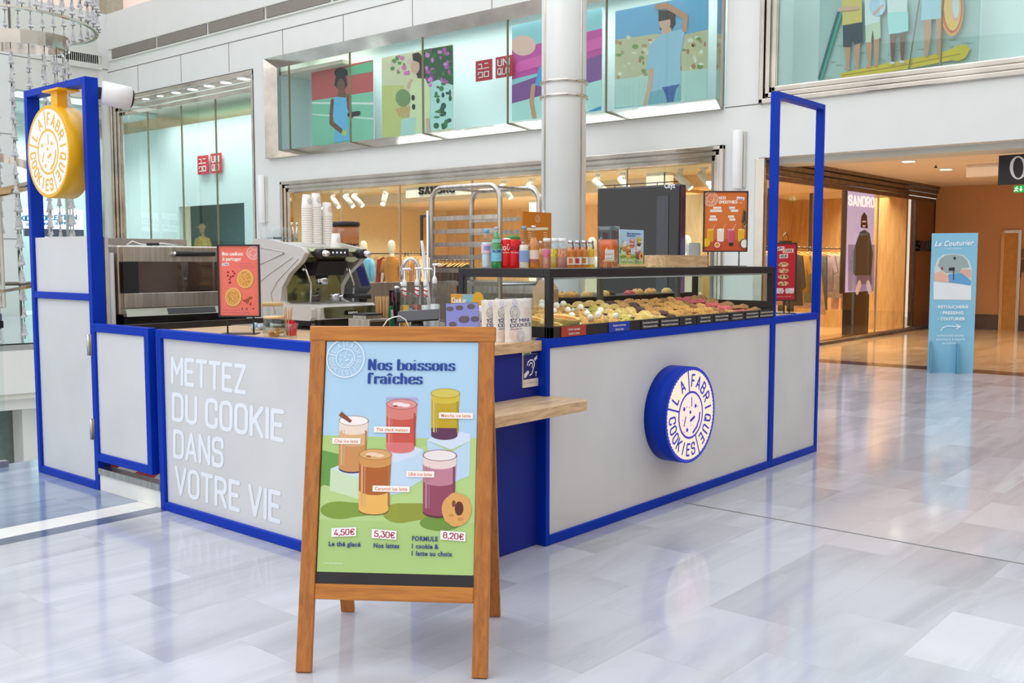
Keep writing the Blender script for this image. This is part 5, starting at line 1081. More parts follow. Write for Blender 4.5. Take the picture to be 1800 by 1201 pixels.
# ---------------------------------------------------------------- drinks and cards on the display case
ZT = Z1
def on(px, ax, v): p = P(px, 470, ax, v); return p.x, p.y
def height(px, py, x, y):                  # z of the photographed height over the point x, y
    d = ray(px, py); k = math.hypot(x, y)/math.hypot(d.x, d.y); return H_+d.z*k
def wid(x, y, n): return n*(V((x, y, 0)).dot(V((FW.x, FW.y, 0))))/F_
def liquid(name, c, a=.0): return mat(name, c, .08, var=.02, coat=.5, ior=1.33)
def bottle(px, top, rpx, ax, v, label, prof, liq, cap, capc, lbl=None, group=None, name='bottle', lv=.8, neckcap=.9, glassm=None):
    """prof: list of (radius share, height share)"""
    x, y = on(px, ax, v); h = height(px, top, x, y)-ZT; r = wid(x, y, rpx); t = thing(name, label, 'bottle' if 'bottle' in name else 'can', (x, y, ZT), 0, group)
    pr = [(a*r, b*h) for a, b in prof]; MB().lathe(pr, n=28, m=glassm or M_bottle).build('body', t)
    if liq:
        lq = [(max(0, a*r-.0015), max(.002, b*h)) for a, b in prof if b <= lv]; lq = [(0, .002)]+lq+[(0, lq[-1][1]+.0005)]; MB().lathe(lq, n=28, m=liq).build('liquid', t)
    MB().lathe([(cap[0]*r, neckcap*h), (cap[0]*r, h*.995), (cap[0]*r*.9, h)], n=20, m=capc).build('cap', t)
    if lbl:
        for (z0, z1, c, f) in lbl:
            zr = max([a for a, b in prof if z0-.12 <= b <= z1+.12] or [1])*r; ang = math.atan2(-y, -x); b = MB(); n = 14; vs = []; half = 1.9 if f is None or f >= 1 else f*3
            for i in range(n+1): a_ = ang-half+2*half*i/n; vs += [((zr+.0008)*math.cos(a_), (zr+.0008)*math.sin(a_), z0*h), ((zr+.0008)*math.cos(a_), (zr+.0008)*math.sin(a_), z1*h)]
            b.add(vs, [(2*i, 2*i+2, 2*i+3, 2*i+1) for i in range(n)], inkm(c), True); b.build('label', t)
    t['r'] = r; return t, x, y, h, r
def wrap_text(t, x, y, r, s_, z, hgt, wd, m, face='din', wt=.09, off=0., sp=.2, vert=False):
    """letters bent round a cylinder of radius r towards the camera"""
    ang = math.atan2(-y, -x)+off; A = Art(MX(), .0001); A.put(s_, (0, 0), (wd, 0), (0, hgt), m, face, wt, sp=sp); b = MB(); R_w = r+.0016
    vs = [((R_w)*math.cos(ang+(u-wd/2)/r), R_w*math.sin(ang+(u-wd/2)/r), z+v) for u, v, _ in A.v]; b.add(vs, A.f, m); return b.build('lettering', t)
PET = [(.9, 0), (1, .03), (.93, .08), (1, .13), (.94, .2), (1, .26), (.95, .33), (1, .4), (1, .58), (.97, .66), (.8, .78), (.45, .88), (.38, .93), (.38, .95)]
t, x, y, h, r = bottle(856, 403, 9.8, 0, 4.0, 'clear plastic water bottle with light blue cap, leftmost on the case', PET, liquid('water', (222, 232, 240)), (.46, ), inkm((110, 176, 222)), [(.38, .62, (226, 196, 216), 1)], lv=.75)
wrap_text(t, x, y, r, '888', .47*h, .02, .03, inkm((90, 140, 210)))
t, x, y, h, r = bottle(873, 399, 9.3, 0, 3.97, 'green glass sparkling water bottle with pale blue label', [(.95, 0), (1, .02), (1, .45), (.92, .58), (.6, .74), (.38, .88), (.36, .95)], mat('green_glass', (30, 160, 70), .06, var=.03, coat=.7), (.42, ), inkm((190, 188, 186)), [(.17, .46, (120, 196, 226), 1), (.62, .70, (140, 206, 196), .35)], lv=.93, neckcap=.93)
wrap_text(t, x, y, r, 'S.PELLEGRINO', .385*h, .012, .05, inkm((30, 40, 90))); 
can_pr = [(.82, 0), (.98, .05), (1, .08), (1, .9), (.85, .96), (.8, 1)]
red = mat('can_red', (206, 20, 28), .25, .3, var=.02)
for px, lab in ((890, 'red cola can beside the green bottle'), (905, 'red cola can beside the clear lemonade bottle')):
    t, x, y, h, r = bottle(px, 421, 12, 1, 3.42 if px == 905 else 3.46, lab, can_pr, None, (.8, ), M_chrome, None, 'red cola cans', 'drink_can', neckcap=.975, glassm=red)
    wrap_text(t, x, y, r, 'Coca-Cola', .62*h, .034, .068, inkm((250, 246, 246)) if px == 890 else inkm((40, 14, 18)), face='b'); wrap_text(t, x, y, r, 'GOÛT ORIGINAL', .52*h, .007, .04, inkm((250, 246, 246)), face='b')
LEM = [(.95, 0), (1, .03), (1, .45), (.9, .56), (.45, .72), (.38, .86), (.36, .95)]
bottle(921, 398, 9, 1, 3.36, 'clear lemonade bottle with a light blue cap and blue label', LEM, liquid('lemonade', (236, 226, 208)), (.46, ), inkm((120, 184, 220)), [(.16, .42, (130, 160, 214), .4)], lv=.56, neckcap=.94)
bottle(938, 397, 10, 1, 3.33, 'orange soda bottle with silver cap and floral label', LEM, liquid('orange_soda', (222, 132, 40)), (.46, ), M_chrome, [(.13, .43, (238, 214, 196), .42), (.13, .22, (216, 98, 50), .42)], lv=.8, neckcap=.95)
bottle(950, 424, 6, 1, 3.42, 'amber juice bottle half behind the soda bottle', LEM, liquid('amber_juice', (226, 150, 50)), (.46, ), M_white, None, lv=.8, neckcap=.93)
JON = [(.96, 0), (1, .03), (1, .66), (.9, .76), (.62, .84), (.6, .88)]
for px, c, c2, cn in ((961, (214, 142, 124), (240, 120, 170), 'pink'), (975.5, (196, 150, 54), (226, 214, 40), 'golden'), (988, (176, 108, 92), (232, 160, 120), 'dusky red')):
    t, x, y, h, r = bottle(px, 419, 9, 1, 3.28-.004*(px-961), 'squat %s juice bottle with white cap and tall lettering' % cn, JON, liquid('juice_'+cn.replace(' ', '_'), c), (.72, ), M_white, None, 'squat juice bottles', lv=.74, neckcap=.87)
    wrap_text(t, x, y, r, 'JOMO', .42*h, .032, .042, inkm(c2), wt=.12, sp=.28); wrap_text(t, x, y, r, 'MAISON', .36*h, .006, .024, inkm(c2))
JAM = [(.95, 0), (1, .03), (1, .58), (.86, .76), (.62, .86), (.62, .9)]
for i, (px, c, lc, cn) in enumerate(((1003, (226, 130, 40), (226, 120, 50), 'orange'), (1015, (222, 120, 44), (196, 50, 70), 'deep orange'), (1026.5, (222, 134, 46), (190, 120, 60), 'apricot'), (1038, (240, 190, 30), (232, 224, 206), 'bright yellow'))):
    t, x, y, h, r = bottle(px, 423, 7.2, 1, 3.24, 'small %s nectar bottle with blue paper seal' % cn, JAM, liquid('nectar_'+cn.replace(' ', '_'), c), (.72, ), M_chrome, [(.13, .40, (236, 230, 216), .4), (.17, .36, lc, .16)], 'small nectar bottles', lv=.78, neckcap=.88)
    ang = math.atan2(-y, -x)+.7; b = MB(); R2 = r*1.03
    b.tube([(R2*.68*math.cos(ang), R2*.68*math.sin(ang), h*1.0), (R2*.75*math.cos(ang), R2*.75*math.sin(ang), h*.87), (R2*math.cos(ang), R2*math.sin(ang), h*.7)], .003, inkm((52, 66, 110)), 6); b.build('paper_seal', t)
# fruit tray behind the cans
x, y = on(898, 1, 3.6); t = thing('fruit_basket', 'white footed tray with a green leaf behind the cola cans', 'tray', (x, y, ZT)); MB().lathe([(.03, 0), (.03, .01), (.012, .02), (.012, .12), (.07, .135), (.075, .145), (.0, .14)], n=24, m=M_white).build('stand', t)
MB().ball((.02, 0, .165), (.045, .04, .02), mat('leaf_green', (70, 130, 60), .5), 12, 6).build('leaf', t); MB().ball((-.02, .01, .155), (.03, .03, .012), M_white, 12, 6).build('paper', t)
# orange menu holder
x0 = on(919, 1, 3.62)[0]; x1 = on(969, 1, 3.62)[0]; zt0 = height(944, 373, (x0+x1)/2, 3.62)
t = thing('menu_holder', 'orange brown menu board behind the juice bottles', 'sign', ((x0+x1)/2, 3.62, ZT)); world(MB().box((x0, 3.62, ZT), (x1, 3.635, zt0), inkm((196, 116, 14))), 'board', t); world(MB().box((x0-.003, 3.60, ZT), (x1+.003, 3.65, ZT+.01), M_glass), 'foot', t)
A = Art(plane_y(3.619), .0003); k = inkm((240, 214, 170)); p0 = A.uv(945, 385); logo(A, p0[0], p0[1], .022, k); A.ln([(927, 403), (962, 402)], 3, inkm((236, 224, 196)))
for i in range(4): A.ln([(928, 409+i*4), (933, 409+i*4)], .8, k); A.ln([(955, 409+i*4), (961, 409+i*4)], .8, k)
A.out('print', t)
# jug of iced tea, little easel
x, y = on(1069, 1, 3.32); h = height(1069, 398, x, y)-ZT; r = wid(x, y, 15.5)
t = thing('iced_tea_jug', 'clear square jug of orange iced tea with a handle', 'jug', (x, y, ZT), .2); MB().lathe([(r*.9, 0), (r*.92, .01), (r*.98, h*.5), (r*1.02, h*.85), (r*1.08, h)], n=40, m=M_bottle, sq=5).build('body', t)
MB().lathe([(0, .004), (r*.86, .004), (r*.93, h*.5), (r*.95, h*.68), (0, h*.68)], n=40, m=liquid('iced_tea', (232, 110, 50)), sq=5).build('iced_tea', t); MB().tube([(-r*.95, .02, h*.72), (-r*1.5, .03, h*.6), (-r*1.45, .03, h*.35), (-r*.95, .02, h*.18)], .006, M_bottle, 10).build('handle', t); MB().box((-r*.5, -r*1.02, h*.9), (r*.5, r*1.0, h*.94), M_glass).build('lid', t)
x, y = on(1069, 1, 3.2); t = thing('small_easel', 'tiny wooden easel in front of the iced tea jug', 'easel', (x, y, ZT)); k = wid(x, y, 1)
pw = mat('pale_pine', (228, 192, 138), .5)
world(MB().tube([(x-11*k, y-.01, ZT+.001), (x-2*k, y+.01, ZT+34*k)], .0028, pw, 6).tube([(x+11*k, y-.01, ZT+.001), (x+2*k, y+.01, ZT+34*k)], .0028, pw, 6).tube([(x, y+.03, ZT+.001), (x, y+.01, ZT+36*k)], .0028, pw, 6).box((x-15*k, y-.012, ZT+11*k), (x+15*k, y+.002, ZT+13.5*k), pw), 'legs', t)
tb = thing('chalk_card', 'white handwritten card standing on the tiny easel', 'card', (x, y-.014, ZT+13.5*k)); world(MB().box((x-14*k, y-.012, ZT+13.6*k), (x+13*k, y-.009, ZT+32*k), M_white), 'card', tb)
A = Art(plane_y(y-.0121), .0002); A.txt('Thé glacé', 1060, 449, 1078, 448, 4, inkm((176, 140, 50)), face='b', shear=.3); A.txt('- maison -', 1061, 456, 1078, 455, 3, inkm((176, 140, 50)), face='b', shear=.3); A.out('lettering', tb)
# small drinks card in a wooden block (art shared with the pavement sign)
def drink(A, x, y, w_, h, body, top, edge, mid=None, ice=None):     # glass of drink drawn in poster units, x,y = left bottom
    k = inkm; tp = w_*.04
    E = lambda cx, cy, rx, ry, m: (A.up(), A.flat([(cx+rx*math.cos(t), cy+ry*math.sin(t)) for t in [2*math.pi*i/24 for i in range(24)]], m))
    ry = w_*.16; wx = lambda z: tp*(1-(z-y)/h)
    Q = lambda z0, z1, m: (A.up(), A.flat([(x+wx(z0), z0), (x+w_-wx(z0), z0), (x+w_-wx(z1), z1), (x+wx(z1), z1)], m))
    E(x+w_/2, y-ry*.15, w_/2-tp, ry, k(edge)); E(x+w_/2, y+ry*.12, w_/2-tp, ry*.95, k(body)); Q(y, y+h, k(body))
    if mid:
        for z0, z1, c in mid: E(x+w_/2, y+h*z0, w_/2-wx(y+h*z0), ry, k(c)); Q(y+h*z0, y+h*z1, k(c))
    lt = tuple(int(c+(255-c)*.32) for c in body); dk = tuple(int(c*.86) for c in body)
    for u0, u1, c in ((.07, .13, lt), (.18, .2, lt), (.90, .96, dk)): A.up(); A.flat([(x+w_*u0+tp*.8, y+h*.06), (x+w_*u1+tp*.8, y+h*.05), (x+w_*u1, y+h*.8), (x+w_*u0, y+h*.8)], k(c))
    E(x+w_/2, y+h, w_/2+w_*.012, ry*1.06, k(dk)); E(x+w_/2, y+h, w_/2-w_*.012, ry*.96, k(top))
    if ice: E(x+w_*.4, y+h, w_*.2, ry*.4, k(ice)); E(x+w_*.62, y+h-ry*.2, w_*.16, ry*.35, k(ice)); E(x+w_*.3, y+h-ry*.4, w_*.08, ry*.2, k(dk))
def drinks_art(A, W, Hh, small=False):
    """poster: blue wall, green table, white blocks, five iced drinks, cookie.  W,Hh size, origin bottom left"""
    A.clip = (0, W, 0, Hh); k = inkm; X = lambda u: u*W; Z = lambda v: v*Hh
    R = lambda pts, c: (A.up(), A.flat([(X(a), Z(b)) for a, b in pts], k(c)))
    A.flat([(0, 0), (W, 0), (W, Hh), (0, Hh)], k((176, 212, 238))); R([(0, 0), (1, 0), (1, .575), (0, .585)], (176, 208, 128))
    R([(0, .43), (0, .22), (1, .22), (1, .58), (.9, .58), (.4, .50), (.2, .45)], (184, 214, 138)); 
    R([(.02, .37), (.0, .36), (0, .52), (.14, .50), (.28, .44), (.2, .34)], (104, 158, 72))
    EL = lambda u, v, a, b_, c: (A.up(), A.flat([(X(u)+X(a)*math.cos(2*math.pi*i/28), Z(v)+Z(b_)*math.sin(2*math.pi*i/28)) for i in range(28)], k(c)))
    EL(.13, .262, .125, .038, (128, 160, 60)); R([(.13, .224), (.38, .25), (.38, .29), (.13, .30)], (128, 160, 60)); EL(.52, .255, .11, .042, (150, 158, 56)); R([(.52, .213), (.76, .24), (.76, .30), (.5, .297)], (146, 156, 56)); EL(.78, .215, .13, .032, (112, 150, 60))
    R([(.06, .345), (.26, .31), (.26, .40), (.06, .44)], (206, 226, 190)); R([(.06, .44), (.26, .40), (.40, .44), (.20, .48)], (210, 226, 240)); R([(.26, .31), (.26, .40), (.40, .44), (.4, .36)], (190, 210, 226))
    R([(.38, .5), (.38, .32), (.52, .34), (.66, .40), (.66, .53), (.5, .56)], (196, 220, 242)); R([(.38, .5), (.5, .56), (.66, .53), (.6, .50), (.48, .47)], (214, 226, 246))
    R([(.68, .57), (.84, .52), (.96, .57), (.96, .42), (.86, .39), (.70, .46)], (192, 218, 240)); R([(.68, .57), (.82, .62), (.96, .60), (.96, .57), (.84, .53)], (212, 226, 246))
    base = A.z
    drink(A, X(.105), Z(.445), X(.19), Z(.205), (206, 146, 88), (248, 242, 238), (60, 50, 90), [(.55, .8, (224, 178, 130)), (.8, 1., (240, 220, 204))]); R([(.10, .672), (.118, .69), (.19, .65), (.175, .64)], (140, 72, 44))
    A.z = base+.00003
    drink(A, X(.41), Z(.535), X(.20), Z(.19), (206, 84, 72), (222, 150, 150), (226, 160, 180), [(0, .12, (222, 120, 120)), (.75, 1., (220, 130, 120))], (250, 230, 228)); A.up(); 
    R([(.40, .72), (.41, .755), (.61, .755), (.62, .72), (.61, .745), (.5, .752), (.41, .745)], (190, 170, 214))
    A.z = base+.00003
    drink(A, X(.70), Z(.595), X(.185), Z(.18), (196, 166, 30), (216, 198, 90), (90, 40, 80), [(0, .16, (98, 48, 84)), (.85, 1., (214, 190, 60))])
    A.z = base+.00006*17; base = A.z
    drink(A, X(.245), Z(.27), X(.21), Z(.235), (206, 132, 60), (220, 170, 110), (110, 60, 30), [(.0, .35, (238, 186, 96)), (.35, .85, (178, 96, 34)), (.85, 1., (212, 150, 84))], (240, 210, 180))
    A.z = base+.00003
    drink(A, X(.66), Z(.265), X(.215), Z(.24), (150, 70, 96), (240, 232, 230), (90, 40, 60), [(.55, .85, (196, 130, 150)), (.85, 1., (236, 216, 212))])
    A.z = base+.00006*17; n = 26; A.up(); rr_ = random.Random(4); A.flat([(X(.885)+X(.095)*(1+rr_.uniform(-.05, .05))*math.cos(2*math.pi*i/n), Z(.275)+X(.105)*(1+rr_.uniform(-.05, .05))*math.sin(2*math.pi*i/n)) for i in range(n)], k((226, 168, 96)))
    for (u, v, a, b_, c) in ((.90, .28, .028, .045, (96, 44, 30)), (.865, .30, .012, .022, (130, 70, 40)), (.85, .25, .02, .01, (206, 146, 76)), (.91, .235, .02, .01, (206, 146, 76))): A.up(); A.flat([(X(u)+X(a)*math.cos(2*math.pi*i/12), Z(v)+X(b_)*math.sin(2*math.pi*i/12)) for i in range(12)], k(c))
    def lab(u0, u1, v, s_):
        A.up(); A.flat([(X(u0), Z(v)), (X(u1), Z(v)), (X(u1), Z(v+.026)), (X(u0), Z(v+.026))], k((250, 244, 236)))
        A.up(); A.put(s_, (X(u0+.015), Z(v+.006)), (X(u1-u0-.03), 0), (0, Z(.014)), k((222, 110, 60)), face='b', bold=.02)
    lab(.065, .25, .548, 'Chaï ice latte'); lab(.335, .57, .60, 'Thé glacé maison'); lab(.755, .975, .665, 'Matcha ice latte'); lab(.555, .735, .41, 'Ubé ice latte'); lab(.34, .58, .345, 'Caramel ice latte')
    b = k((22, 62, 150)); A.up(); A.put('Nos boissons', (X(.285), Z(.875)), (X(.56), 0), (0, Z(.046)), b, 'fat'); A.put('fraîches', (X(.285), Z(.815)), (X(.35), 0), (0, Z(.046)), b, 'fat')
    r_ = k((166, 34, 58)); wh = k((250, 246, 246))
    for u, s_, rot in ((.085, '4,50€', .006), (.345, '5,30€', -.006), (.785, '8,20€', -.006)):
        A.up(); A.flat([(X(u), Z(.148)), (X(u+.16), Z(.148+rot)), (X(u+.16), Z(.186+rot)), (X(u), Z(.186))], wh); A.up(); A.put(s_, (X(u+.02), Z(.155)), (X(.125), Z(rot)), (0, Z(.023)), r_, wt=.085)
    d = k((40, 60, 130)); A.up()
    for s_, u, v, wd in (('Le thé glacé', .07, .11, .205), ('Nos lattes', .36, .107, .165), ('FORMULE', .605, .14, .165), ('1 cookie &', .605, .108, .17), ('1 latte au choix', .605, .078, .26)): A.put(s_, (X(u), Z(v)), (X(wd), 0), (0, Z(.019)), d, face='b', bold=.03)
    if not small: A.put('Visuel non contractuel', (X(.045), Z(.035)), (X(.12), 0), (0, Z(.006)), wh, face='b')
    lg = k((226, 236, 244)); logo(A, X(.13), Z(.925), W*.128, lg, wt=.06)
x0 = on(1089, 1, 3.3)[0]; x1 = on(1131, 1, 3.3)[0]; z1 = height(1110, 404, (x0+x1)/2, 3.3)
t = thing('wooden_card_holder', 'small pale wooden card holder bar on the display case', 'card holder', (x0, 3.3, ZT)); world(MB().box((x0-.012, 3.285, ZT+.0005), (x1+.008, 3.3, ZT+.02), pw).box((x0-.012, 3.306, ZT+.0005), (x1+.008, 3.32, ZT+.02), pw).box((x0-.012, 3.285, ZT+.0005), (x1+.008, 3.32, ZT+.006), pw), 'block', t, bev=.001)
t = thing('drinks_card', 'small printed iced drinks card in the wooden holder', 'card', ((x0+x1)/2, 3.303, ZT+.006)); world(MB().box((x0, 3.301, ZT+.0065), (x1, 3.305, z1), M_white), 'card', t)
M = plane_y(3.3008); M.translation = (x0, 3.3008, ZT+.0065); A = Art(M, .00005); drinks_art(A, x1-x0, z1-ZT-.0065, True); A.out('print', t)
# wooden crate
x0 = on(1152, 1, 3.2)[0]; x1 = on(1248, 1, 3.24)[0]; xm = on(1169, 1, 3.2)[0]; z1 = height(1200, 449, (x0+x1)/2, 3.3); x0b = xm
tag(MB().box((xm, 3.2, ZT+.0005), (x1-.1, 3.21, z1), M_oak).box((xm, 3.34, ZT+.0005), (x1-.1, 3.35, z1), M_oak).box((xm, 3.21, ZT+.0005), (xm+.01, 3.34, z1), M_oak).box((x1-.11, 3.21, ZT+.0005), (x1-.1, 3.34, z1), M_oak).box((xm+.01, 3.21, ZT+.0005), (x1-.11, 3.34, ZT+.008), M_oak).build('wooden_crate', bev=.001), 'low open wooden crate with finger joints on the case', 'crate')
# smoothie poster on stand
def stand_poster(name, label, x, y, yaw, w_, h, zb, zfoot, dx, base, art, legs=(.2, .8)):
    """framed print on two legs; x,y is the middle of the foot"""
    t = thing(name, label, 'poster', (x, y, zfoot), yaw); f = .008
    b = MB(); b.box((-w_/2, .002, zb), (w_/2, .012, zb+h), M_black); b.box((-w_/2, -.006, zb), (-w_/2+f, .002, zb+h), M_black).box((w_/2-f, -.006, zb), (w_/2, .002, zb+h), M_black).box((-w_/2+f, -.006, zb), (w_/2-f, .002, zb+f), M_black).box((-w_/2+f, -.006, zb+h-f), (w_/2-f, .002, zb+h), M_black); b.build('frame', t)
    b = MB()
    for u in legs: b.tube([(-w_/2+w_*u, .006, .003), (-w_/2+w_*u, .006, zb)], .0045, M_black, 8)
    b.build('legs', t); MB().box((-base[0]/2, -base[1]/2, 0), (base[0]/2, base[1]/2, .004), M_black).build('foot_plate', t)
    M = frame_m((-w_/2+f, .0015, zb+f), (1, 0, 0), (0, 0, 1)); A = Art(M, .0001); A.clip = (0, w_-2*f, 0, h-2*f); art(A, w_-2*f, h-2*f); o = A.build('print', t); o.matrix_local = M; return t
def R2(A, W, Hh, pts, c): A.up(); A.flat([(a*W, b*Hh) for a, b in pts], inkm(c))
def E2(A, W, Hh, u, v, a, b, c, n=20, rot=0):
    A.half = int(a < .03)
    if not A.half: A.up()
    A.flat([(u*W+(a*math.cos(rot)*math.cos(t)-b*math.sin(rot)*math.sin(t))*W, v*Hh+(a*math.sin(rot)*math.cos(t)+b*math.cos(rot)*math.sin(t))*W) for t in [2*math.pi*i/n for i in range(n)]], inkm(c)); A.half = 0
def smooth_art(A, W, Hh):
    A.flat([(0, 0), (W, 0), (W, Hh), (0, Hh)], inkm((214, 112, 48))); R2(A, W, Hh, [(0, 0), (1, 0), (1, .16), (.5, .2), (0, .18)], (198, 84, 40)); wh = inkm((246, 238, 226))
    logo(A, W*.14, Hh*.885, W*.17, wh, wt=.06); A.up(); A.put('NOS', (W*.34, Hh*.88), (W*.15, 0), (0, Hh*.045), wh, wt=.1); A.put('SMOOTHIES', (W*.34, Hh*.81), (W*.43, 0), (0, Hh*.045), wh, wt=.1); A.put('- 50cl', (W*.80, Hh*.812), (W*.09, 0), (0, Hh*.02), wh, face='b')
    R2(A, W, Hh, [(.75, .875), (.93, .86), (.94, .91), (.76, .925)], (246, 240, 230)); A.up(); A.put('5,50€', (W*.78, Hh*.875), (W*.13, -Hh*.008), (0, Hh*.025), inkm((40, 80, 170)), wt=.1)
    for u, v, s_ in ((.2, .72, 'Framboise'), (.13, .67, '& Noix de coco'), (.58, .72, 'Mangue'), (.62, .67, '& Ananas'), (.13, .57, 'Mangue'), (.11, .52, '& Passion'), (.56, .57, 'Fraise'), (.59, .52, '& Mûre')):
        wd = .018*len(s_)+.03; R2(A, W, Hh, [(u, v-.008), (u+wd, v-.008), (u+wd, v+.032), (u, v+.032)], (246, 240, 230)); A.up(); A.put(s_, (W*(u+.015), Hh*v), (W*(wd-.03), 0), (0, Hh*.018), inkm((190, 110, 50) if u < .3 or v < .6 else (50, 90, 170)), face='b')
    for u, c, tp in ((.06, (226, 160, 24), (240, 190, 60)), (.30, (240, 226, 214), (250, 244, 236)), (.54, (206, 80, 112), (232, 150, 160)), (.79, (232, 176, 40), (244, 206, 100))):
        drink(A, W*u, Hh*.17, W*.17, Hh*.19, c, tp, (196, 140, 120)); A.up(); A.flat([(W*(u+.12), Hh*.35), (W*(u+.2), Hh*.46), (W*(u+.205), Hh*.455), (W*(u+.135), Hh*.35)], inkm((240, 220, 200)))
    E2(A, W, Hh, .05, .14, .09, .1, (232, 186, 40)); E2(A, W, Hh, .31, .10, .09, .09, (214, 60, 90)); E2(A, W, Hh, .31, .10, .065, .065, (240, 224, 200)); E2(A, W, Hh, .31, .10, .045, .045, (214, 150, 30)); E2(A, W, Hh, .64, .11, .055, .04, (56, 34, 44)); E2(A, W, Hh, .94, .12, .1, .12, (120, 80, 60)); E2(A, W, Hh, .95, .12, .08, .1, (240, 234, 228))
    for i in range(6): R2(A, W, Hh, [(.95, .45+.03*i), (.86+.01*i, .52+.04*i), (.98, .50+.03*i)], (44, 60, 44))
    for i in range(4):
        for j in range(3): E2(A, W, Hh, .90+.04*j, .38+.035*i, .016, .016, (70, 60, 34) if (i+j) % 2 else (150, 130, 50), 8)
x, y = on(1274, 1, 3.42); w_ = wid(x, y, 78)*1.0; z1 = height(1274, 336, x, y); zb = height(1274, 443, x, y)
stand_poster('smoothie_poster_stand', 'orange smoothie poster in a black frame on the case', x, y, YAW-math.pi/2, w_, z1-zb, zb-ZT, ZT+.0005, 0, (w_*.9, .12), smooth_art, (.12, .82))
xg_, yg_ = on(1219, 1, 3.58); hg_ = height(1219, 427, xg_, yg_)-ZT; wg_ = wid(xg_, yg_, 20)
tag(MB().prism(rc([(-wg_, 0), (-wg_, hg_), (wg_, hg_), (wg_, 0)], .02)[:], -.008, .008, mat('pale_grey_plastic', (196, 204, 202), .4), lambda a, c, d: (a, d, c)).build('grey_panel', loc=(xg_, yg_, ZT+.0005)), 'pale grey rounded panel standing behind the wooden crate', 'panel')
# red poster behind the right portal
def happy_art(A, W, Hh):
    A.flat([(0, 0), (W, 0), (W, Hh), (0, Hh)], inkm((186, 18, 36)))
    for u, v, wd, s_ in ((.02, .885, .42, 'HAPPY'), (.38, .845, .5, 'COOKIE'), (.22, .75, .4, 'HOUR')):
        R2(A, W, Hh, [(u, v-.01), (u+wd, v), (u+wd, v+.07), (u, v+.06)], (246, 234, 214)); A.up(); A.put(s_, (W*(u+.04), Hh*(v+.004)), (W*(wd-.08), Hh*.006), (0, Hh*.045), inkm((150, 30, 40) if s_ != 'HOUR' else (50, 60, 60)), wt=.11)
    rr_ = random.Random(2)
    for v in (.63, .52, .41, .29):
        E2(A, W, Hh, .42, v, .26, .12, (222, 170, 124), 16)
        for _ in range(16): a = rr_.uniform(0, 6.28); q = math.sqrt(rr_.random()); E2(A, W, Hh, .42+.22*q*math.cos(a), v+.035*q*math.sin(a), .035, .03, rr_.choice([(110, 50, 40), (240, 206, 160), (150, 80, 60)]), 7)
    wh = inkm((246, 238, 236)); A.up()
    for s_, u, v, wd in (('COOKIES', .04, .165, .38), ('ACHETÉS', .04, .115, .38), ('COOKIE', .58, .165, .36), ('OFFERT', .58, .115, .36)): A.put(s_, (W*u, Hh*v), (W*wd, 0), (0, Hh*.038), wh, wt=.12)
    A.put('+ 1', (W*.43, Hh*.13), (W*.12, 0), (0, Hh*.06), wh, wt=.1); A.put('*offre valable de 17h a 20h', (W*.1, Hh*.05), (W*.7, 0), (0, Hh*.012), wh, face='b')
x, y = on(1380, 1, 3.2); w_ = wid(x, y, 40); z1 = height(1380, 427, x, y); zb = height(1380, 529, x, y)
stand_poster('happy_hour_poster_stand', 'slim red happy hour poster on a black stand inside the right portal', x, y, YAW-math.pi/2-.1, w_, z1-zb, zb-1.06, 1.0605, 0, (w_*.95, .12), happy_art, (.5, .72))

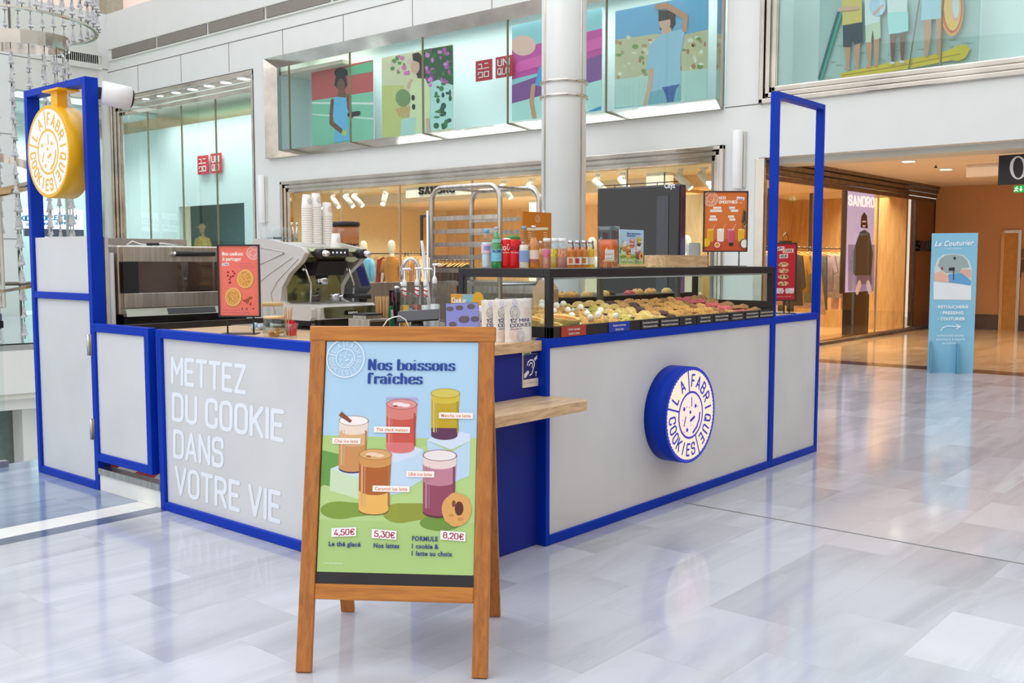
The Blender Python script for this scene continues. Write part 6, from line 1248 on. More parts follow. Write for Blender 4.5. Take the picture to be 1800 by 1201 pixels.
# ---------------------------------------------------------------- left worktop
def tart_art(A, W, Hh):
    A.flat([(0, 0), (W, 0), (W, Hh), (0, Hh)], inkm((240, 118, 100))); wh = inkm((252, 244, 238)); A.up(); A.put('Nos cookies', (W*.09, Hh*.865), (W*.52, 0), (0, Hh*.05), wh, 'fat'); A.put('à partager', (W*.10, Hh*.79), (W*.46, 0), (0, Hh*.05), wh, 'fat')
    R2(A, W, Hh, [(.08, .715), (.25, .72), (.25, .76), (.08, .755)], (250, 244, 240)); A.up(); A.put('3,90€', (W*.10, Hh*.725), (W*.13, 0), (0, Hh*.022), inkm((40, 80, 170)), wt=.1)
    logo(A, W*.88, Hh*.90, W*.17, wh, wt=.06); vi = inkm((150, 80, 150)); A.up()
    for i, s_ in enumerate(('Cookie caramel coulant', 'beurre de cacahuètes', 'avec éclats de cacahuètes')): A.put(s_, (W*.52, Hh*(.745-.03*i)), (W*(.3+.04*i), 0), (0, Hh*.012), vi, face='b')
    for i, s_ in enumerate(('Cookie caramel noix de pécan', 'pour les généreux à partager')): A.put(s_, (W*.09, Hh*(.075-.035*i)), (W*(.62+.06*i), 0), (0, Hh*.014), vi, face='b')
    rr_ = random.Random(6)
    for u, v in ((.66, .53), (.34, .27)):
        E2(A, W, Hh, u+.015, v-.008, .215, .25, (196, 126, 60), 28, -.2); E2(A, W, Hh, u, v, .205, .24, (236, 190, 116), 28, -.2); E2(A, W, Hh, u-.005, v, .175, .205, (222, 160, 70), 28, -.2)
        for _ in range(60): a = rr_.uniform(0, 6.28); q = math.sqrt(rr_.random())*.93; E2(A, W, Hh, u+.16*q*math.cos(a), v+.19*W/Hh*q*math.sin(a), rr_.uniform(.01, .02), .009, rr_.choice([(250, 220, 150), (190, 120, 50), (150, 84, 40), (240, 200, 120)] if v > .4 else [(170, 90, 60), (250, 214, 150), (130, 60, 44), (214, 150, 90)]), 6, rr_.uniform(0, 3))
    for _ in range(9): E2(A, W, Hh, rr_.uniform(.12, .4), rr_.uniform(.46, .64), .026, .026, (150, 30, 46), 10); 
    for _ in range(9): E2(A, W, Hh, rr_.uniform(.55, .92), rr_.uniform(.1, .24), .022, .022, (150, 40, 46), 10)
    for u, v, r_ in ((.78, .255, .3), (.7, .2, 1.3)): E2(A, W, Hh, u, v, .055, .035, (160, 84, 50), 12, r_)
    for _ in range(14): E2(A, W, Hh, rr_.choice([rr_.uniform(.1, .35), rr_.uniform(.6, .9)]), rr_.choice([rr_.uniform(.1, .3), rr_.uniform(.4, .66)]), .008, .008, (246, 214, 160), 6)
p = P(411, 588, 2, 1.05); x, y = 3.14, 4.62; w_ = wid(x, y, 74); z1 = height(411, 430, x, y); zb = height(411, 558, x, y)
stand_poster('tart_poster_stand', 'coral poster of two cookie tarts in a black frame on the oak worktop', x, y, YAW-math.pi/2+.02, w_, z1-zb, zb-1.05, 1.0505, 0, (w_*.85, .11), tart_art, (.2, .82))
# glass jars, stirrers, red cup, towel
def at105(px, py, x=None): p = P(px, py, 2, 1.0505); return p.x, p.y
jx, jy = 3.30, 4.55
def jar(x, y, r, h, label, fill=None):
    t = thing('glass_jar', label, 'jar', (x, y, 1.0505)); MB().lathe([(r*.96, 0), (r, .006), (r, h*.86), (r*.93, h*.9)], n=32, m=M_bottle).build('body', t)
    MB().lathe([(r*.95, h*.88), (r*1.02, h*.9), (r*1.02, h*.96), (r*.98, h)], n=32, m=pw).build('wooden_lid', t)
    return t
d1 = math.atan2(1, 1)
def spot105(px, rng):                      # point on the worktop in the direction of a pixel column, at range rng from the eye
    d = ray(px, 500); k = rng/math.hypot(d.x, d.y); return d.x*k, d.y*k
x, y = spot105(478, 5.75); t = jar(x, y, wid(x, y, 18), height(478, 532, x, y)-1.05, 'tall clear storage jar behind the small biscuit jar')
x, y = spot105(481, 5.35); jt = jar(x, y, wid(x, y, 19), height(481, 556, x, y)-1.05, 'small clear jar holding biscuit pieces')
x, y = jt.location.x, jt.location.y
for i in range(9): 
    a = i*2.4; r = .012+.004*i; o = thing('biscuit_piece', 'golden biscuit piece in the small glass jar', 'biscuit', (x+r*math.cos(a)*.8, y+r*math.sin(a)*.8, 1.062+.012*(i//4)), a, 'biscuit pieces in the jar'); MB().ball((0, 0, 0), (.022, .010, .009), K['plain'][0], 10, 6).build('biscuit', o)
x, y = spot105(505, 5.33); t = thing('stirrer_glass', 'small clear glass for wooden stirrers behind the red glass', 'glass', (x, y, 1.0505)); MB().lathe([(.022, 0), (.026, .07)], n=20, m=M_bottle).build('body', t)
for i in range(9):
    a = i*.7; o = thing('wooden_stirrer', 'thin wooden stirrer standing in the small glass', 'stirrer', (x+.008*math.cos(a), y+.008*math.sin(a), 1.056), 0, 'wooden stirrers'); MB().tube([(0, 0, 0), (.014*math.cos(a), .014*math.sin(a), .13+.01*(i % 3))], .003, mat('birch', (196, 150, 104), .6), 5).build('stick', o)
x, y = spot105(513, 5.22); t = thing('red_sachet_glass', 'small tumbler stuffed with red paper sachets', 'glass', (x, y, 1.0505)); MB().lathe([(.021, 0), (.029, .075)], n=20, m=M_bottle).build('body', t)
b = MB(); rr_ = random.Random(1)
for i in range(10): a = rr_.uniform(0, 6.28); b.box((.012*math.cos(a)-.008, .012*math.sin(a)-.002, .012), (.012*math.cos(a)+.008, .012*math.sin(a)+.002, .075+rr_.uniform(0, .02)), inkm((206, 30, 44)))
tag(b.build('sachets', t), None, None, kind='stuff')
x, y = spot105(450, 5.9); t = thing('folded_towel', 'folded blue and white cloth beside the coral poster', 'towel', (x, y, 1.0505), .5); MB().tube([(-.05, 0, .012), (.0, .01, .03), (.045, 0, .014), (.02, -.03, .012), (-.03, -.03, .02)], .013, mat('blue_white_cloth', (214, 228, 240), .9, var=.15, sc_=60, c2=(120, 180, 220)), 10).build('cloth', t)
# oven
ox0, ox1, oy = 3.19, 4.22, 6.0; zo0, zo1 = 1.10, 1.545
tag(MB().box((3.12, 5.93, .106), (4.6, 6.7, .98), M_panel).box((3.12, 5.9, .98), (4.6, 6.72, 1.045), M_dsteel).build('rear_counter', bev=.003), 'dark topped rear counter under the oven', 'counter')
t = thing('convection_oven', 'large steel convection oven with a glass door, behind the gate', 'oven', (3.7, 6.2, 1.046))
world(MB().box((ox0, oy+.02, zo0), (ox1, 6.6, zo1), M_steelb), 'body', t, bev=.01)
world(MB().box((ox0+.02, oy-.02, zo0+.045), (ox1, oy+.018, zo0+.14), M_steelb).box((ox0+.02, oy-.02, zo1-.105), (ox1, oy+.018, zo1-.005), M_steelb).box((ox1-.06, oy-.02, zo0+.14), (ox1, oy+.018, zo1-.105), M_steelb), 'door', t, bev=.004)
world(MB().box((ox0+.02, oy-.018, zo0+.14), (ox1-.06, oy-.01, zo1-.105), mat('oven_glass', (74, 56, 46), .04, coat=1., var=.3, sc_=3)), 'door_glass', t); world(MB().box((ox0+.02, oy-.021, zo0+.14), (ox0+.12, oy-.0185, zo1-.105), M_blackg), 'dark_strip', t)  # warm brown reflection is put into the glass colour
world(MB().tube([(ox0+.37, oy-.055, zo1-.05), (ox0+.66, oy-.055, zo1-.05)], .017, M_black, 12).tube([(ox0+.375, oy-.055, zo1-.05), (ox0+.375, oy-.01, zo1-.05)], .014, M_chrome, 8).tube([(ox0+.655, oy-.055, zo1-.05), (ox0+.655, oy-.01, zo1-.05)], .014, M_chrome, 8), 'handle', t)
world(MB().prism([(oy-.03, zo0-.01), (oy+.02, zo0-.01), (oy+.02, zo0+.04), (oy-.01, zo0+.04)], ox0+.03, ox1, mat('control_fascia', (176, 178, 162), .3, .6), lambda a, c, d: (d, a, c)), 'control_fascia', t)
world(MB().add([(ox0+.32, oy-.0305, zo0-.004), (ox0+.68, oy-.0305, zo0-.004), (ox0+.68, oy-.0145, zo0+.034), (ox0+.32, oy-.0145, zo0+.034)], [(0, 1, 2, 3)], M_blackg), 'control_display', t)
world(MB().box((ox0+.05, oy+.05, 1.046), (ox1-.05, 6.55, zo0), M_blackg), 'base', t)
A = Art(plane_y(oy-.0215), .0003); A.put('baker', (ox0+.03, zo1-.17), (.06, 0), (0, .015), inkm((90, 90, 92)), face='b') if 0 else None
# oven side: grey board and stacked clear trays
x, y = on(169, 1, 5.97); tag(MB().box((3.095, 5.99, .11), (3.12, 6.75, 1.60), mat('grey_board', (196, 190, 184), .5)).build('side_board', bev=.002), 'tall pale grey side board behind the left portal post', 'board')
tag(MB().box((3.13, 6.61, 1.56), (4.05, 6.72, 1.605), mat('grey_shelf', (160, 152, 144), .5)).box((3.13, 6.66, 1.046), (3.2, 6.72, 1.56), mat('grey_shelf', (160, 152, 144), .5)).build('wall_shelf', bev=.002), 'grey narrow shelf over the oven', 'shelf')
t = thing('white_cable', 'loose white cable with a black plug lying on the oven', 'cable', (3.45, 6.1, zo1)); world(MB().tube([(3.3, 6.1, zo1+.006), (3.33, 6.08, zo1+.03), (3.38, 6.07, zo1+.012), (3.45, 6.08, zo1+.006), (3.55, 6.1, zo1+.02), (3.66, 6.1, zo1+.006)], .005, M_white, 8), 'cable', t); world(MB().tube([(3.42, 6.06, zo1+.012), (3.5, 6.05, zo1+.012)], .009, M_black, 8), 'plug', t)
tag(MB().lathe([(.0, 0), (.0, 0)], n=4, m=M_white).v and MB().prism([(3.125, 6.0), (3.165, 6.0), (3.165, 6.5), (3.125, 6.5)], 1.046, 1.50, mat('frosted_plastic', (226, 226, 226), .35, var=.08, sc_=30, stretch=(8, 8, .2))).build('plastic_tray_stack', bev=.015), 'upright stack of frosted plastic trays left of the oven', 'trays')
# espresso machine
M_shell = mat('silver_grey_shell', (206, 202, 197), .38, .25, var=.02); M_olive = mat('olive_mirror_steel', (150, 156, 120), .16, .85, var=.12, sc_=6)
mx0, mx1, my0, my1 = 3.60, 4.08, 4.60, 5.16; wz = 1.0485
t = thing('espresso_machine', 'grey and olive espresso machine on the steel worktop', 'coffee machine', (3.84, 4.88, wz))
zT = height(455, 420, mx0, my1); zF = height(536, 436, mx0, 4.66)
pr = [(5.16, 1.10), (5.16, zT-.03), (5.13, zT), (4.98, zT-.005), (4.66, zF), (4.635, zF-.03), (4.68, 1.44), (4.79, 1.37), (4.86, 1.29), (4.875, 1.21), (4.80, 1.19), (4.60, 1.185), (4.585, 1.17), (4.585, 1.12), (4.60, 1.10)]
for xx in (mx0, mx1-.035): world(MB().prism(pr, xx, xx+.035, M_shell, lambda a, c, d: (d, a, c)), 'side_panel', t, bev=.008)
world(MB().tube([(mx0-.002, 5.13, 1.16), (mx0-.002, 5.12, 1.3), (mx0-.002, 4.98, 1.37), (mx0-.002, 4.75, 1.47)], .0035, M_shell, 6).tube([(mx0-.002, 4.93, 1.13), (mx0-.002, 4.97, 1.25), (mx0-.002, 4.9, 1.33), (mx0-.002, 4.7, 1.46)], .0035, M_shell, 6).tube([(mx0-.002, 5.09, 1.53), (mx0-.002, 4.86, 1.505), (mx0-.002, 4.83, 1.49), (mx0-.002, 5.1, 1.42), (mx0-.002, 5.09, 1.53)], .003, M_shell, 6), 'side_relief', t)
world(MB().prism([(5.15, 1.10), (5.15, zT-.02), (4.98, zT-.02), (4.85, zF), (4.86, 1.2), (4.86, 1.10)], mx0+.036, mx1-.036, M_shell, lambda a, c, d: (d, a, c)), 'body', t)
world(MB().box((mx0+.036, 4.853, 1.2), (mx1-.036, 4.858, 1.45), M_olive), 'backsplash', t)
world(MB().prism([(4.645, 1.47), (4.63, zF-.02), (4.66, zF), (4.85, zF+.012), (4.85, 1.45), (4.70, 1.44)], mx0+.036, mx1-.036, M_olive, lambda a, c, d: (d, a, c)), 'head', t, bev=.004)
world(MB().box((mx0+.15, 4.628, 1.475), (mx0+.32, 4.64, 1.52), M_blackg), 'control_display', t)
b = MB()
for i in range(5): b.lathe([(.006, 4.6265), (.006, 4.629)], (mx0+.17+.03*i, 0, 1.497), 10, inkm((220, 226, 240), .8), ax=1)
world(b, 'display_icons', t)
for xx in (mx0+.085, mx0+.40):
    o = world(MB().lathe([(.028, 4.57), (.03, 4.63)], (xx, 0, 1.49), 20, M_black, ax=1), 'steam_knob', t); world(MB().lathe([(.014, 4.53), (.02, 4.56), (.02, 4.57)], (xx, 0, 1.49), 20, M_chrome, ax=1), 'knob_cap', o)
world(MB().prism([(4.70, 1.36), (4.66, 1.445), (4.84, 1.445), (4.84, 1.36)], mx0+.12, mx0+.34, M_black, lambda a, c, d: (d, a, c)), 'group_cover', t, bev=.006)
world(MB().lathe([(.035, 1.305), (.04, 1.36)], (mx0+.22, 4.76, 0), 24, M_chrome), 'group_head', t)
for xx, yy in ((mx0+.07, 4.74), (mx0+.38, 4.72)): world(MB().tube([(xx, yy, 1.44), (xx, yy-.03, 1.38), (xx+.03, yy-.03, 1.31), (xx+.03, yy-.02, 1.2)], .006, M_chrome, 8).ball((xx, yy, 1.4), .012, M_chrome), 'steam_wand', t)
o = world(MB().lathe([(.03, 1.205), (.034, 1.235), (.034, 1.25)], (mx0+.28, 4.72, 0), 24, M_chrome).tube([(mx0+.28, 4.69, 1.235), (mx0+.30, 4.66, 1.235)], .01, M_chrome, 8), 'portafilter', t); world(MB().tube([(mx0+.31, 4.70, 1.235), (mx0+.36, 4.62, 1.235), (mx0+.42, 4.545, 1.232)], [.011, .013, .015], M_black, 12), 'portafilter_handle', o)
o = world(MB().lathe([(.03, 1.205), (.034, 1.235), (.034, 1.25)], (mx0+.15, 4.74, 0), 24, M_dsteel).tube([(mx0+.16, 4.74, 1.25), (mx0+.18, 4.74, 1.28)], .008, M_dsteel, 8), 'spare_portafilter', t)
world(MB().prism([(4.56, 1.105), (4.55, 1.18), (4.57, 1.192), (4.85, 1.192), (4.85, 1.105)], mx0+.036, mx1-.02, M_shell, lambda a, c, d: (d, a, c)), 'drip_tray', t, bev=.006)
world(MB().add([(mx0+.075, 4.5555, 1.112), (mx1-.02, 4.5555, 1.112), (mx1-.02, 4.5465, 1.178), (mx0+.06, 4.5465, 1.178)], [(0, 1, 2, 3)], M_olive), 'drip_tray_fascia', t)
b = MB().box((mx0+.22, 4.543, 1.128), (mx0+.32, 4.55, 1.153), M_blackg); world(b, 'name_plate', t); A = Art(plane_y(4.5425), .0003); A.put('RANCILIO', (mx0+.24, 1.135), (.07, 0), (0, .011), inkm((236, 236, 230)), wt=.11); A.out('name_plate_lettering', t)
world(MB().box((mx0+.10, 4.6, 1.06), (mx1-.06, 5.1, 1.103), M_black), 'chassis', t)
for xx in (mx0+.06, mx1-.06):
    for yy in (4.64, 5.1): world(MB().lathe([(.02, wz+.0005), (.016, 1.10)], (xx, yy, 0), 12, M_dsteel), 'foot', t)
# glasses and spoons on the machine
for i in range(8):
    px = (470, 483, 489, 503)[i % 4]-(2 if i > 3 else 0); yy = 5.10-.05*(i % 4) if i < 4 else 5.13-.05*(i % 4); xx = mx0+.07 if i < 4 else mx0+.14; px_ = .0
    zb = zT-.004-(0.0 if yy > 4.98 else (4.98-yy)*.12)
    if i == 0: g0 = o = thing('espresso_glass', 'small clear glass standing on the coffee machine', 'glass', (0, 0, 0), 0, 'glasses on the coffee machine'); MB().lathe([(.0275, 0), (.0285, .075)], n=20, m=glassmat('thin_glass', (250, 252, 252), .8)).build('body', o); MB().lathe([(.0255, .0), (.0258, .014), (0, .014)], n=20, m=M_bottle).build('thick_base', o)
    else: o = dup(g0)
    o['label'] = 'small clear glass on the coffee machine, %s row, %s' % (('left', 'right')[i > 3], ('farthest from the front', 'second from the back', 'third from the back', 'nearest the front')[i % 4])
    o.location = (xx, 5.11-.062*(i % 4), zT-.003-max(0, 4.98-(5.11-.062*(i % 4)))*.16)
xx, yy = mx0+.08, 4.83; zz = zT-.022; t = thing('spoon_glass', 'clear glass holding steel spoons on the coffee machine', 'glass', (xx, yy, zz)); MB().lathe([(.024, 0), (.027, .06)], n=20, m=M_bottle).build('body', t)
for i in range(3): o = thing('teaspoon', 'steel teaspoon leaning in the glass on the coffee machine', 'spoon', (xx, yy, zz+.004), i*1.5, 'teaspoons'); MB().tube([(0, 0, 0), (.02, .005, .09)], .003, M_chrome, 6).ball((.022, .006, .1), (.009, .004, .014), M_chrome, 8, 6).build('spoon', o)
# stacks of paper cups: every cup a thing
M_cup = mat('paper_cup', (238, 232, 226), .5, var=.01); M_mark = inkm((110, 116, 150)); M_mark2 = inkm((190, 110, 110))
def cup_proto():
    o = thing('paper_cup', 'x', 'cup', (0, 0, 0)); MB().lathe([(.043, 0), (.0445, .004), (.043, .008), (.0315, .1), (.0, .1)], n=26, m=M_cup).build('cup', o); return o
cup0 = None
def stack(px, yv, py_top, n, nm, markc=None, k=1.):
    global cup0
    x, y = on(px, 1, yv); r = wid(x, y, 9.6)/.0435; zb = zF+.004; ztop = height(px, py_top, x, y); hgt = .1*r*1.15; stp = (ztop-zb-hgt)/max(1, n-1)
    for i in range(n):
        if cup0 is None: o = cup0 = cup_proto()
        else: o = dup(cup0)
        o.location = (x, y, zb+stp*i); o.scale = (r, r, r*1.15); tag(o, 'upside down paper cup, %s from the top of %s of cups' % (ORD[n-1-i], nm) if 0 < i < n-1 else ('top cup of %s of paper cups' % nm if i else 'bottom cup of %s of paper cups' % nm), 'cup', 'paper cups in '+nm)
        for c_ in list(o.children):
            if c_.name.startswith('cup_mark'): pass
    if markc:                             # printed mark on the top cup
        A = Art(MX(), .0001); logo(A, 0, 0, .021, markc, wt=.05); b = MB(); ang = math.atan2(-y, -x)+.75; R_ = .0385
        b.add([((R_-(v)*.1+.0006)*math.cos(ang+u/R_), (R_-(v)*.1+.0006)*math.sin(ang+u/R_), .052+v) for u, v, _ in A.v], A.f, markc); b.build('cup_mark', o)
stack(541, 5.0, 342, 18, 'the left stack', M_mark); stack(557, 4.98, 340, 19, 'the middle stack', M_mark); stack(576, 4.96, 356, 14, 'the right stack', M_mark2)
stack(591, 4.78, 399, 1, 'the stack', M_mark2); sc.objects
lone = [o for o in sc.objects if o.name.startswith('paper_cup') and not o.parent][-1]; lone['label'] = 'single upside down paper cup in front of the coffee grinder'; lone['group'] = 'paper cups on the coffee machine'
# grinder
gx_, gy_ = 4.32, 5.02; t = thing('coffee_grinder', 'dark grey coffee grinder with a bean hopper, right of the coffee machine', 'grinder', (gx_, gy_, wz)); M_gr = mat('graphite_paint', (92, 94, 100), .4, .3)
zh = height(609, 390, gx_, gy_); xg, yg = spot105(609, math.hypot(gx_, gy_)); dx_, dy_ = xg-gx_, yg-gy_
world(MB().lathe([(.085, 1.05+.475), (.088, zh-.03)], (xg, yg, 0), 36, glassmat('smoky_hopper', (212, 170, 160), 1.2)), 'hopper', t); world(MB().lathe([(.03, 1.47), (.083, 1.53)], (xg, yg, 0), 30, glassmat('smoky_hopper', (212, 170, 160), 1.2)), 'hopper_funnel', t)
world(MB().lathe([(.09, zh-.03), (.093, zh-.024), (.093, zh-.006), (.086, zh)], (xg, yg, 0), 36, M_black), 'lid', t)
b = MB(); rr_ = random.Random(9)
for i in range(160): a = rr_.uniform(0, 6.28); q = .08*math.sqrt(rr_.random()); b.ball((xg+q*math.cos(a), yg+q*math.sin(a), 1.525+rr_.uniform(0, .035)), (.008, .006, .005), mat('coffee_bean', (62, 36, 28), .4), 6, 4)
tag(world(b, 'coffee_beans', t), None, None, kind='stuff')
bx, by = spot105(622, 6.62); world(MB().prism([(-.12, 0), (.07, 0), (.09, .03), (.04, .07), (.04, .17), (.085, .22), (.03, .38), (-.02, .42), (-.06, .42), (-.12, .12)], -.05, .05, M_gr, lambda a, c, d: (bx+a*.64-.77*d, by-a*.77-.64*d if 0 else by-a*.62+.3*d, wz+c)), 'body', t, bev=.004)
ex_, ey_ = .64, -.62
D_ = lambda u, w_, z: (bx+ex_*u-.77*w_, by+ey_*u+.3*w_, wz+z)
world(MB().add([D_(.0865, -.032, .235), D_(.0865, .032, .235), D_(.042, .032, .36), D_(.042, -.032, .36)], [(0, 1, 2, 3), (3, 2, 1, 0)], mat('blue_display', (44, 50, 110), .15, emit=.3)), 'display', t)
world(MB().lathe([(.025, wz+.13), (.025, wz+.17)], (bx+ex_*.07, by+ey_*.07, 0), 16, M_black), 'spout', t); world(MB().lathe([(.08, wz+.42), (.03, 1.49)], (xg, yg, 0), 20, M_gr), 'neck', t)
# straws, frother, scales, knock box
x, y = spot105(672, 6.0); t = thing('straw_cup', 'small green cup full of brown paper straws', 'cup', (x, y, wz)); MB().lathe([(.035, .0), (.04, .05)], n=20, m=inkm((96, 130, 50))).build('cup', t)
for i in range(16): a = i*2.4; r = .0085*math.sqrt(i+.5); o = thing('paper_straw', 'brown paper straw standing in the green cup', 'straw', (x+r*math.cos(a), y+r*math.sin(a), wz+.004), 0, 'paper straws in the green cup'); MB().tube([(0, 0, 0), (.3*r*math.cos(a), .3*r*math.sin(a), height(672, 521, x, y)-wz-.004)], .0036, mat('kraft_straw', (196, 150, 96), .6), 6).build('straw', o)
x, y = spot105(697, 6.05); t = thing('hand_frother', 'black hand held milk frother standing on the worktop', 'frother', (x, y, wz)); hh = height(697, 506, x, y)-wz; MB().lathe([(.012, .0), (.016, .03), (.022, hh*.4), (.024, hh*.85), (.018, hh)], n=18, m=M_blackg).build('handle', t); MB().ball((0, 0, hh), (.02, .02, .012), M_chrome).build('top_cap', t)
x, y = spot105(689, 6.15); tag(MB().box((-.03, -.02, 0), (.03, .02, .12), inkm((30, 130, 80))).box((-.03, -.021, .05), (.03, -.02, .1), M_white).build('tea_box', loc=(x, y, wz), bev=.002), 'small green and white tea box beside the frother', 'box')
x, y = spot105(690, 6.3); tag(MB().box((-.02, -.01, 0), (.02, .01, height(690, 510, x, y)-wz), M_blackg).box((-.018, -.012, .14), (.018, -.01, .2), inkm((190, 50, 100))).build('card_stand', loc=(x, y, wz), bev=.002), 'small black stand with a pink label behind the frother', 'stand')
x, y = spot105(652, 5.7); t = thing('knock_box_drawer', 'low brushed steel drawer unit right of the coffee machine', 'drawer', (x, y, wz), 0); MB().box((-.07, -.06, 0), (.09, .12, .07), M_steelb).build('body', t, bev=.003); MB().box((-.06, -.064, .02), (.08, -.061, .055), M_dsteel).build('drawer_front', t)
t = thing('barista_scale', 'black and steel scale on top of the drawer unit', 'scale', (x+.0, y+.03, wz+.0705)); MB().box((-.06, -.05, 0), (.06, .06, .02), M_steelb).build('base', t, bev=.002); MB().box((-.065, -.055, .02), (.065, .065, .03), M_black).build('pan', t, bev=.002)
# syrups
SYR = [(.98, 0), (1, .02), (1, .36), (.8, .44), (.42, .56), (.38, .68)]
def syrup(px, top, rpx, rng, label, liq, c, stripes=True, lab=True, lv=.4):
    x, y = spot105(px, rng); h = height(px, top, x, y)-wz; r = wid(x, y, rpx); t = thing('syrup_bottle', label, 'bottle', (x, y, wz), 0, 'pump syrup bottles')
    MB().lathe([(a*r, b_*h) for a, b_ in SYR], n=24, m=M_bottle).build('body', t)
    lq = [(a*r-.001, b_*h) for a, b_ in SYR if b_ <= lv]; MB().lathe([(0, .002)]+lq+[(0, lq[-1][1]+.001)], n=24, m=liq).build('syrup', t)
    if lab: MB().lathe([(r*1.012, h*.08), (r*1.012, h*.27)], n=24, m=M_white).build('label', t); wrap_text(t, x, y, r*1.01, 'MONIN', h*.17, .014, .05, inkm((40, 40, 44)), face='din', wt=.08)
    if stripes: MB().lathe([(r*.46, h*.5), (r*.42, h*.56), (r*.41, h*.66)], n=20, m=M_white).build('neck_band', t); MB().tube([(r*.44*math.cos(a), r*.44*math.sin(a), h*(.54+.03*math.sin(a*1.))) for a in [i*.4 for i in range(16)]], .004, inkm((206, 30, 40)), 6).tube([(r*.42*math.cos(a), r*.42*math.sin(a), h*(.62+.02*math.sin(a))) for a in [i*.4 for i in range(16)]], .004, inkm((206, 30, 40)), 6).build('red_stripes', t)
    b = MB().lathe([(r*.44, h*.68), (r*.5, h*.7), (r*.5, h*.75), (r*.3, h*.79), (r*.16, h*.8), (r*.14, h*.97)], n=20, m=M_white); a0 = YAW-math.pi/2; b.tube([(-.012*math.cos(a0), -.012*math.sin(a0), h*.975), (.035*math.cos(a0), .035*math.sin(a0), h*.985), (.045*math.cos(a0), .045*math.sin(a0), h*.95)], [.008, .006, .004], M_white, 8); b.build('pump', t)
syrup(711, 471, 8.5, 6.1, 'pump syrup bottle with golden syrup, leftmost of the row', liquid('golden_syrup', (226, 170, 50)), 0)
syrup(733, 470, 9, 6.15, 'pump syrup bottle with dark red brown syrup', liquid('red_brown_syrup', (150, 60, 26)), 0); syrup(748, 471, 8, 6.1, 'pump syrup bottle with clear syrup and red striped neck', liquid('clear_syrup', (214, 214, 212)), 0)
syrup(764, 463, 9, 6.0, 'tall clear pump bottle without stripes right of the syrups', liquid('clear_syrup', (214, 214, 212)), 0, stripes=False, lab=False)
for i, px in enumerate((729, 745, 758)):
    x, y = spot105(px, 5.75); t = thing('pale_green_tub', 'pale green lidded tub, %s of the three before the syrups' % ['left', 'middle', 'right'][i], 'tub', (x, y, wz), 0, 'pale green tubs'); MB().lathe([(.026, 0), (.029, .07)], n=24, m=M_bottle).build('tub', t); MB().lathe([(.03, .07), (.031, .1), (.028, .103)], n=24, m=inkm((168, 214, 170))).build('lid', t)
x, y = spot105(722, 6.25); t = thing('spray_bottle', 'small clear and blue bottle behind the syrups', 'bottle', (x, y, wz)); MB().lathe([(.03, 0), (.03, .12), (.012, .18), (.01, .2)], n=20, m=M_bottle).lathe([(.0305, .07), (.0305, .1)], n=20, m=inkm((90, 180, 220))).build('body', t)
# sink tap with spring and the white brush
x, y = spot105(738, 6.45); t = thing('spring_tap', 'chrome spring tap arching behind the syrup bottles', 'tap', (x, y, wz)); zz = height(725, 452, x, y)-wz; rt = V((RT.x, RT.y, 0))
pts = [(0, 0, 0), (0, 0, zz*.7)]+[tuple(-rt*(.058-.058*math.cos(a))+V((0, 0, zz*.74+.10*math.sin(a)))) for a in [math.pi*i/12 for i in range(13)]]+[tuple(-rt*.116+V((0, 0, zz*.62)))]
MB().tube(pts, .009, M_chrome, 10).build('hose', t); co_ = []
for i in range(15*14): 
    s_ = i/(15*14)*(len(pts)-3)+1; j = int(s_); f = s_-j; q = V(pts[j])*(1-f)+V(pts[j+1])*f; a = i*.9; co_.append((q.x+rt.x*.013*math.cos(a), q.y+rt.y*.013*math.cos(a), q.z+.013*math.sin(a)*.6))
MB().tube(co_, .0022, M_chrome, 5).build('spring', t); MB().tube([tuple(-rt*.116+V((0, 0, zz*.62))), tuple(-rt*.116+V((0, 0, zz*.5)))], [.014, .012], M_chrome, 12).build('spray_head', t)
x, y = spot105(757, 6.4); t = thing('white_paddle', 'long white plastic paddle leaning upright by the steel rack', 'paddle', (x, y, wz)); zz = height(742, 423, x, y)-wz; MB().tube([(0, 0, .0), tuple(-rt*.02+V((0, 0, zz*.4))), tuple(-rt*.05+V((0, 0, zz*.92))), tuple(-rt*.056+V((0, 0, zz)))], [.012, .014, .011, .008], M_white, 12).build('paddle', t)
# point of sale
x, y = spot105(733, 5.5); t = thing('till_tablet', 'black till tablet seen from behind, tilted over its stand', 'tablet', (x, y, 1.0505), YAW-math.pi/2); 
x, y = spot105(733, 5.48); zc_ = height(733, 556, x, y)
M = frame_m(V((x, y, zc_)), rt+V((0, 0, .06)), V((FW.x*.75, FW.y*.75, .42))); b = MB(M); b.box((-.11, -.05, -.006), (.12, .055, .006), M_black); world(b, 'tablet', t, bev=.003)
world(MB().tube([(x, y, 1.054), (x+.01, y+.01, zc_-.01)], [.04, .03], M_black, 14).lathe([(.07, 1.0505), (.07, 1.06)], (x, y, 0), 24, M_black), 'stand', t)
x, y = spot105(735, 5.2); t = thing('receipt_printer', 'small black printer under the till tablet', 'printer', (x, y, 1.0505), YAW-math.pi/2); MB().box((-.075, -.05, 0), (.06, .05, .055), M_black).build('body', t, bev=.012)
x, y = spot105(692, 5.3); t = thing('white_charging_cable', 'white charging cable looping beside the till', 'cable', (x, y, 1.0505)); q = lambda px, py: (lambda xy: (xy[0], xy[1], max(1.055, height(px, py, *xy))))(spot105(px, 5.3)); MB().v; world(MB().tube([q(672, 575), q(680, 563), q(690, 558), q(702, 556), (*q(712, 562),)[:3], q(717, 572), q(718, 580)], .0032, M_white, 8), 'cable', t)
xy = spot105(806, 5.42); p4 = []
def pos(px, py, rng): x, y = spot105(px, rng); return V((x, y, height(px, py, x, y)))
a_, b_, c_ = pos(784, 576, 4.9), pos(845, 574, 4.9), pos(771, 535, 5.04); M = frame_m(a_, b_-a_, c_-a_); W4 = (b_-a_).length; H4 = (c_-a_).length*1.02
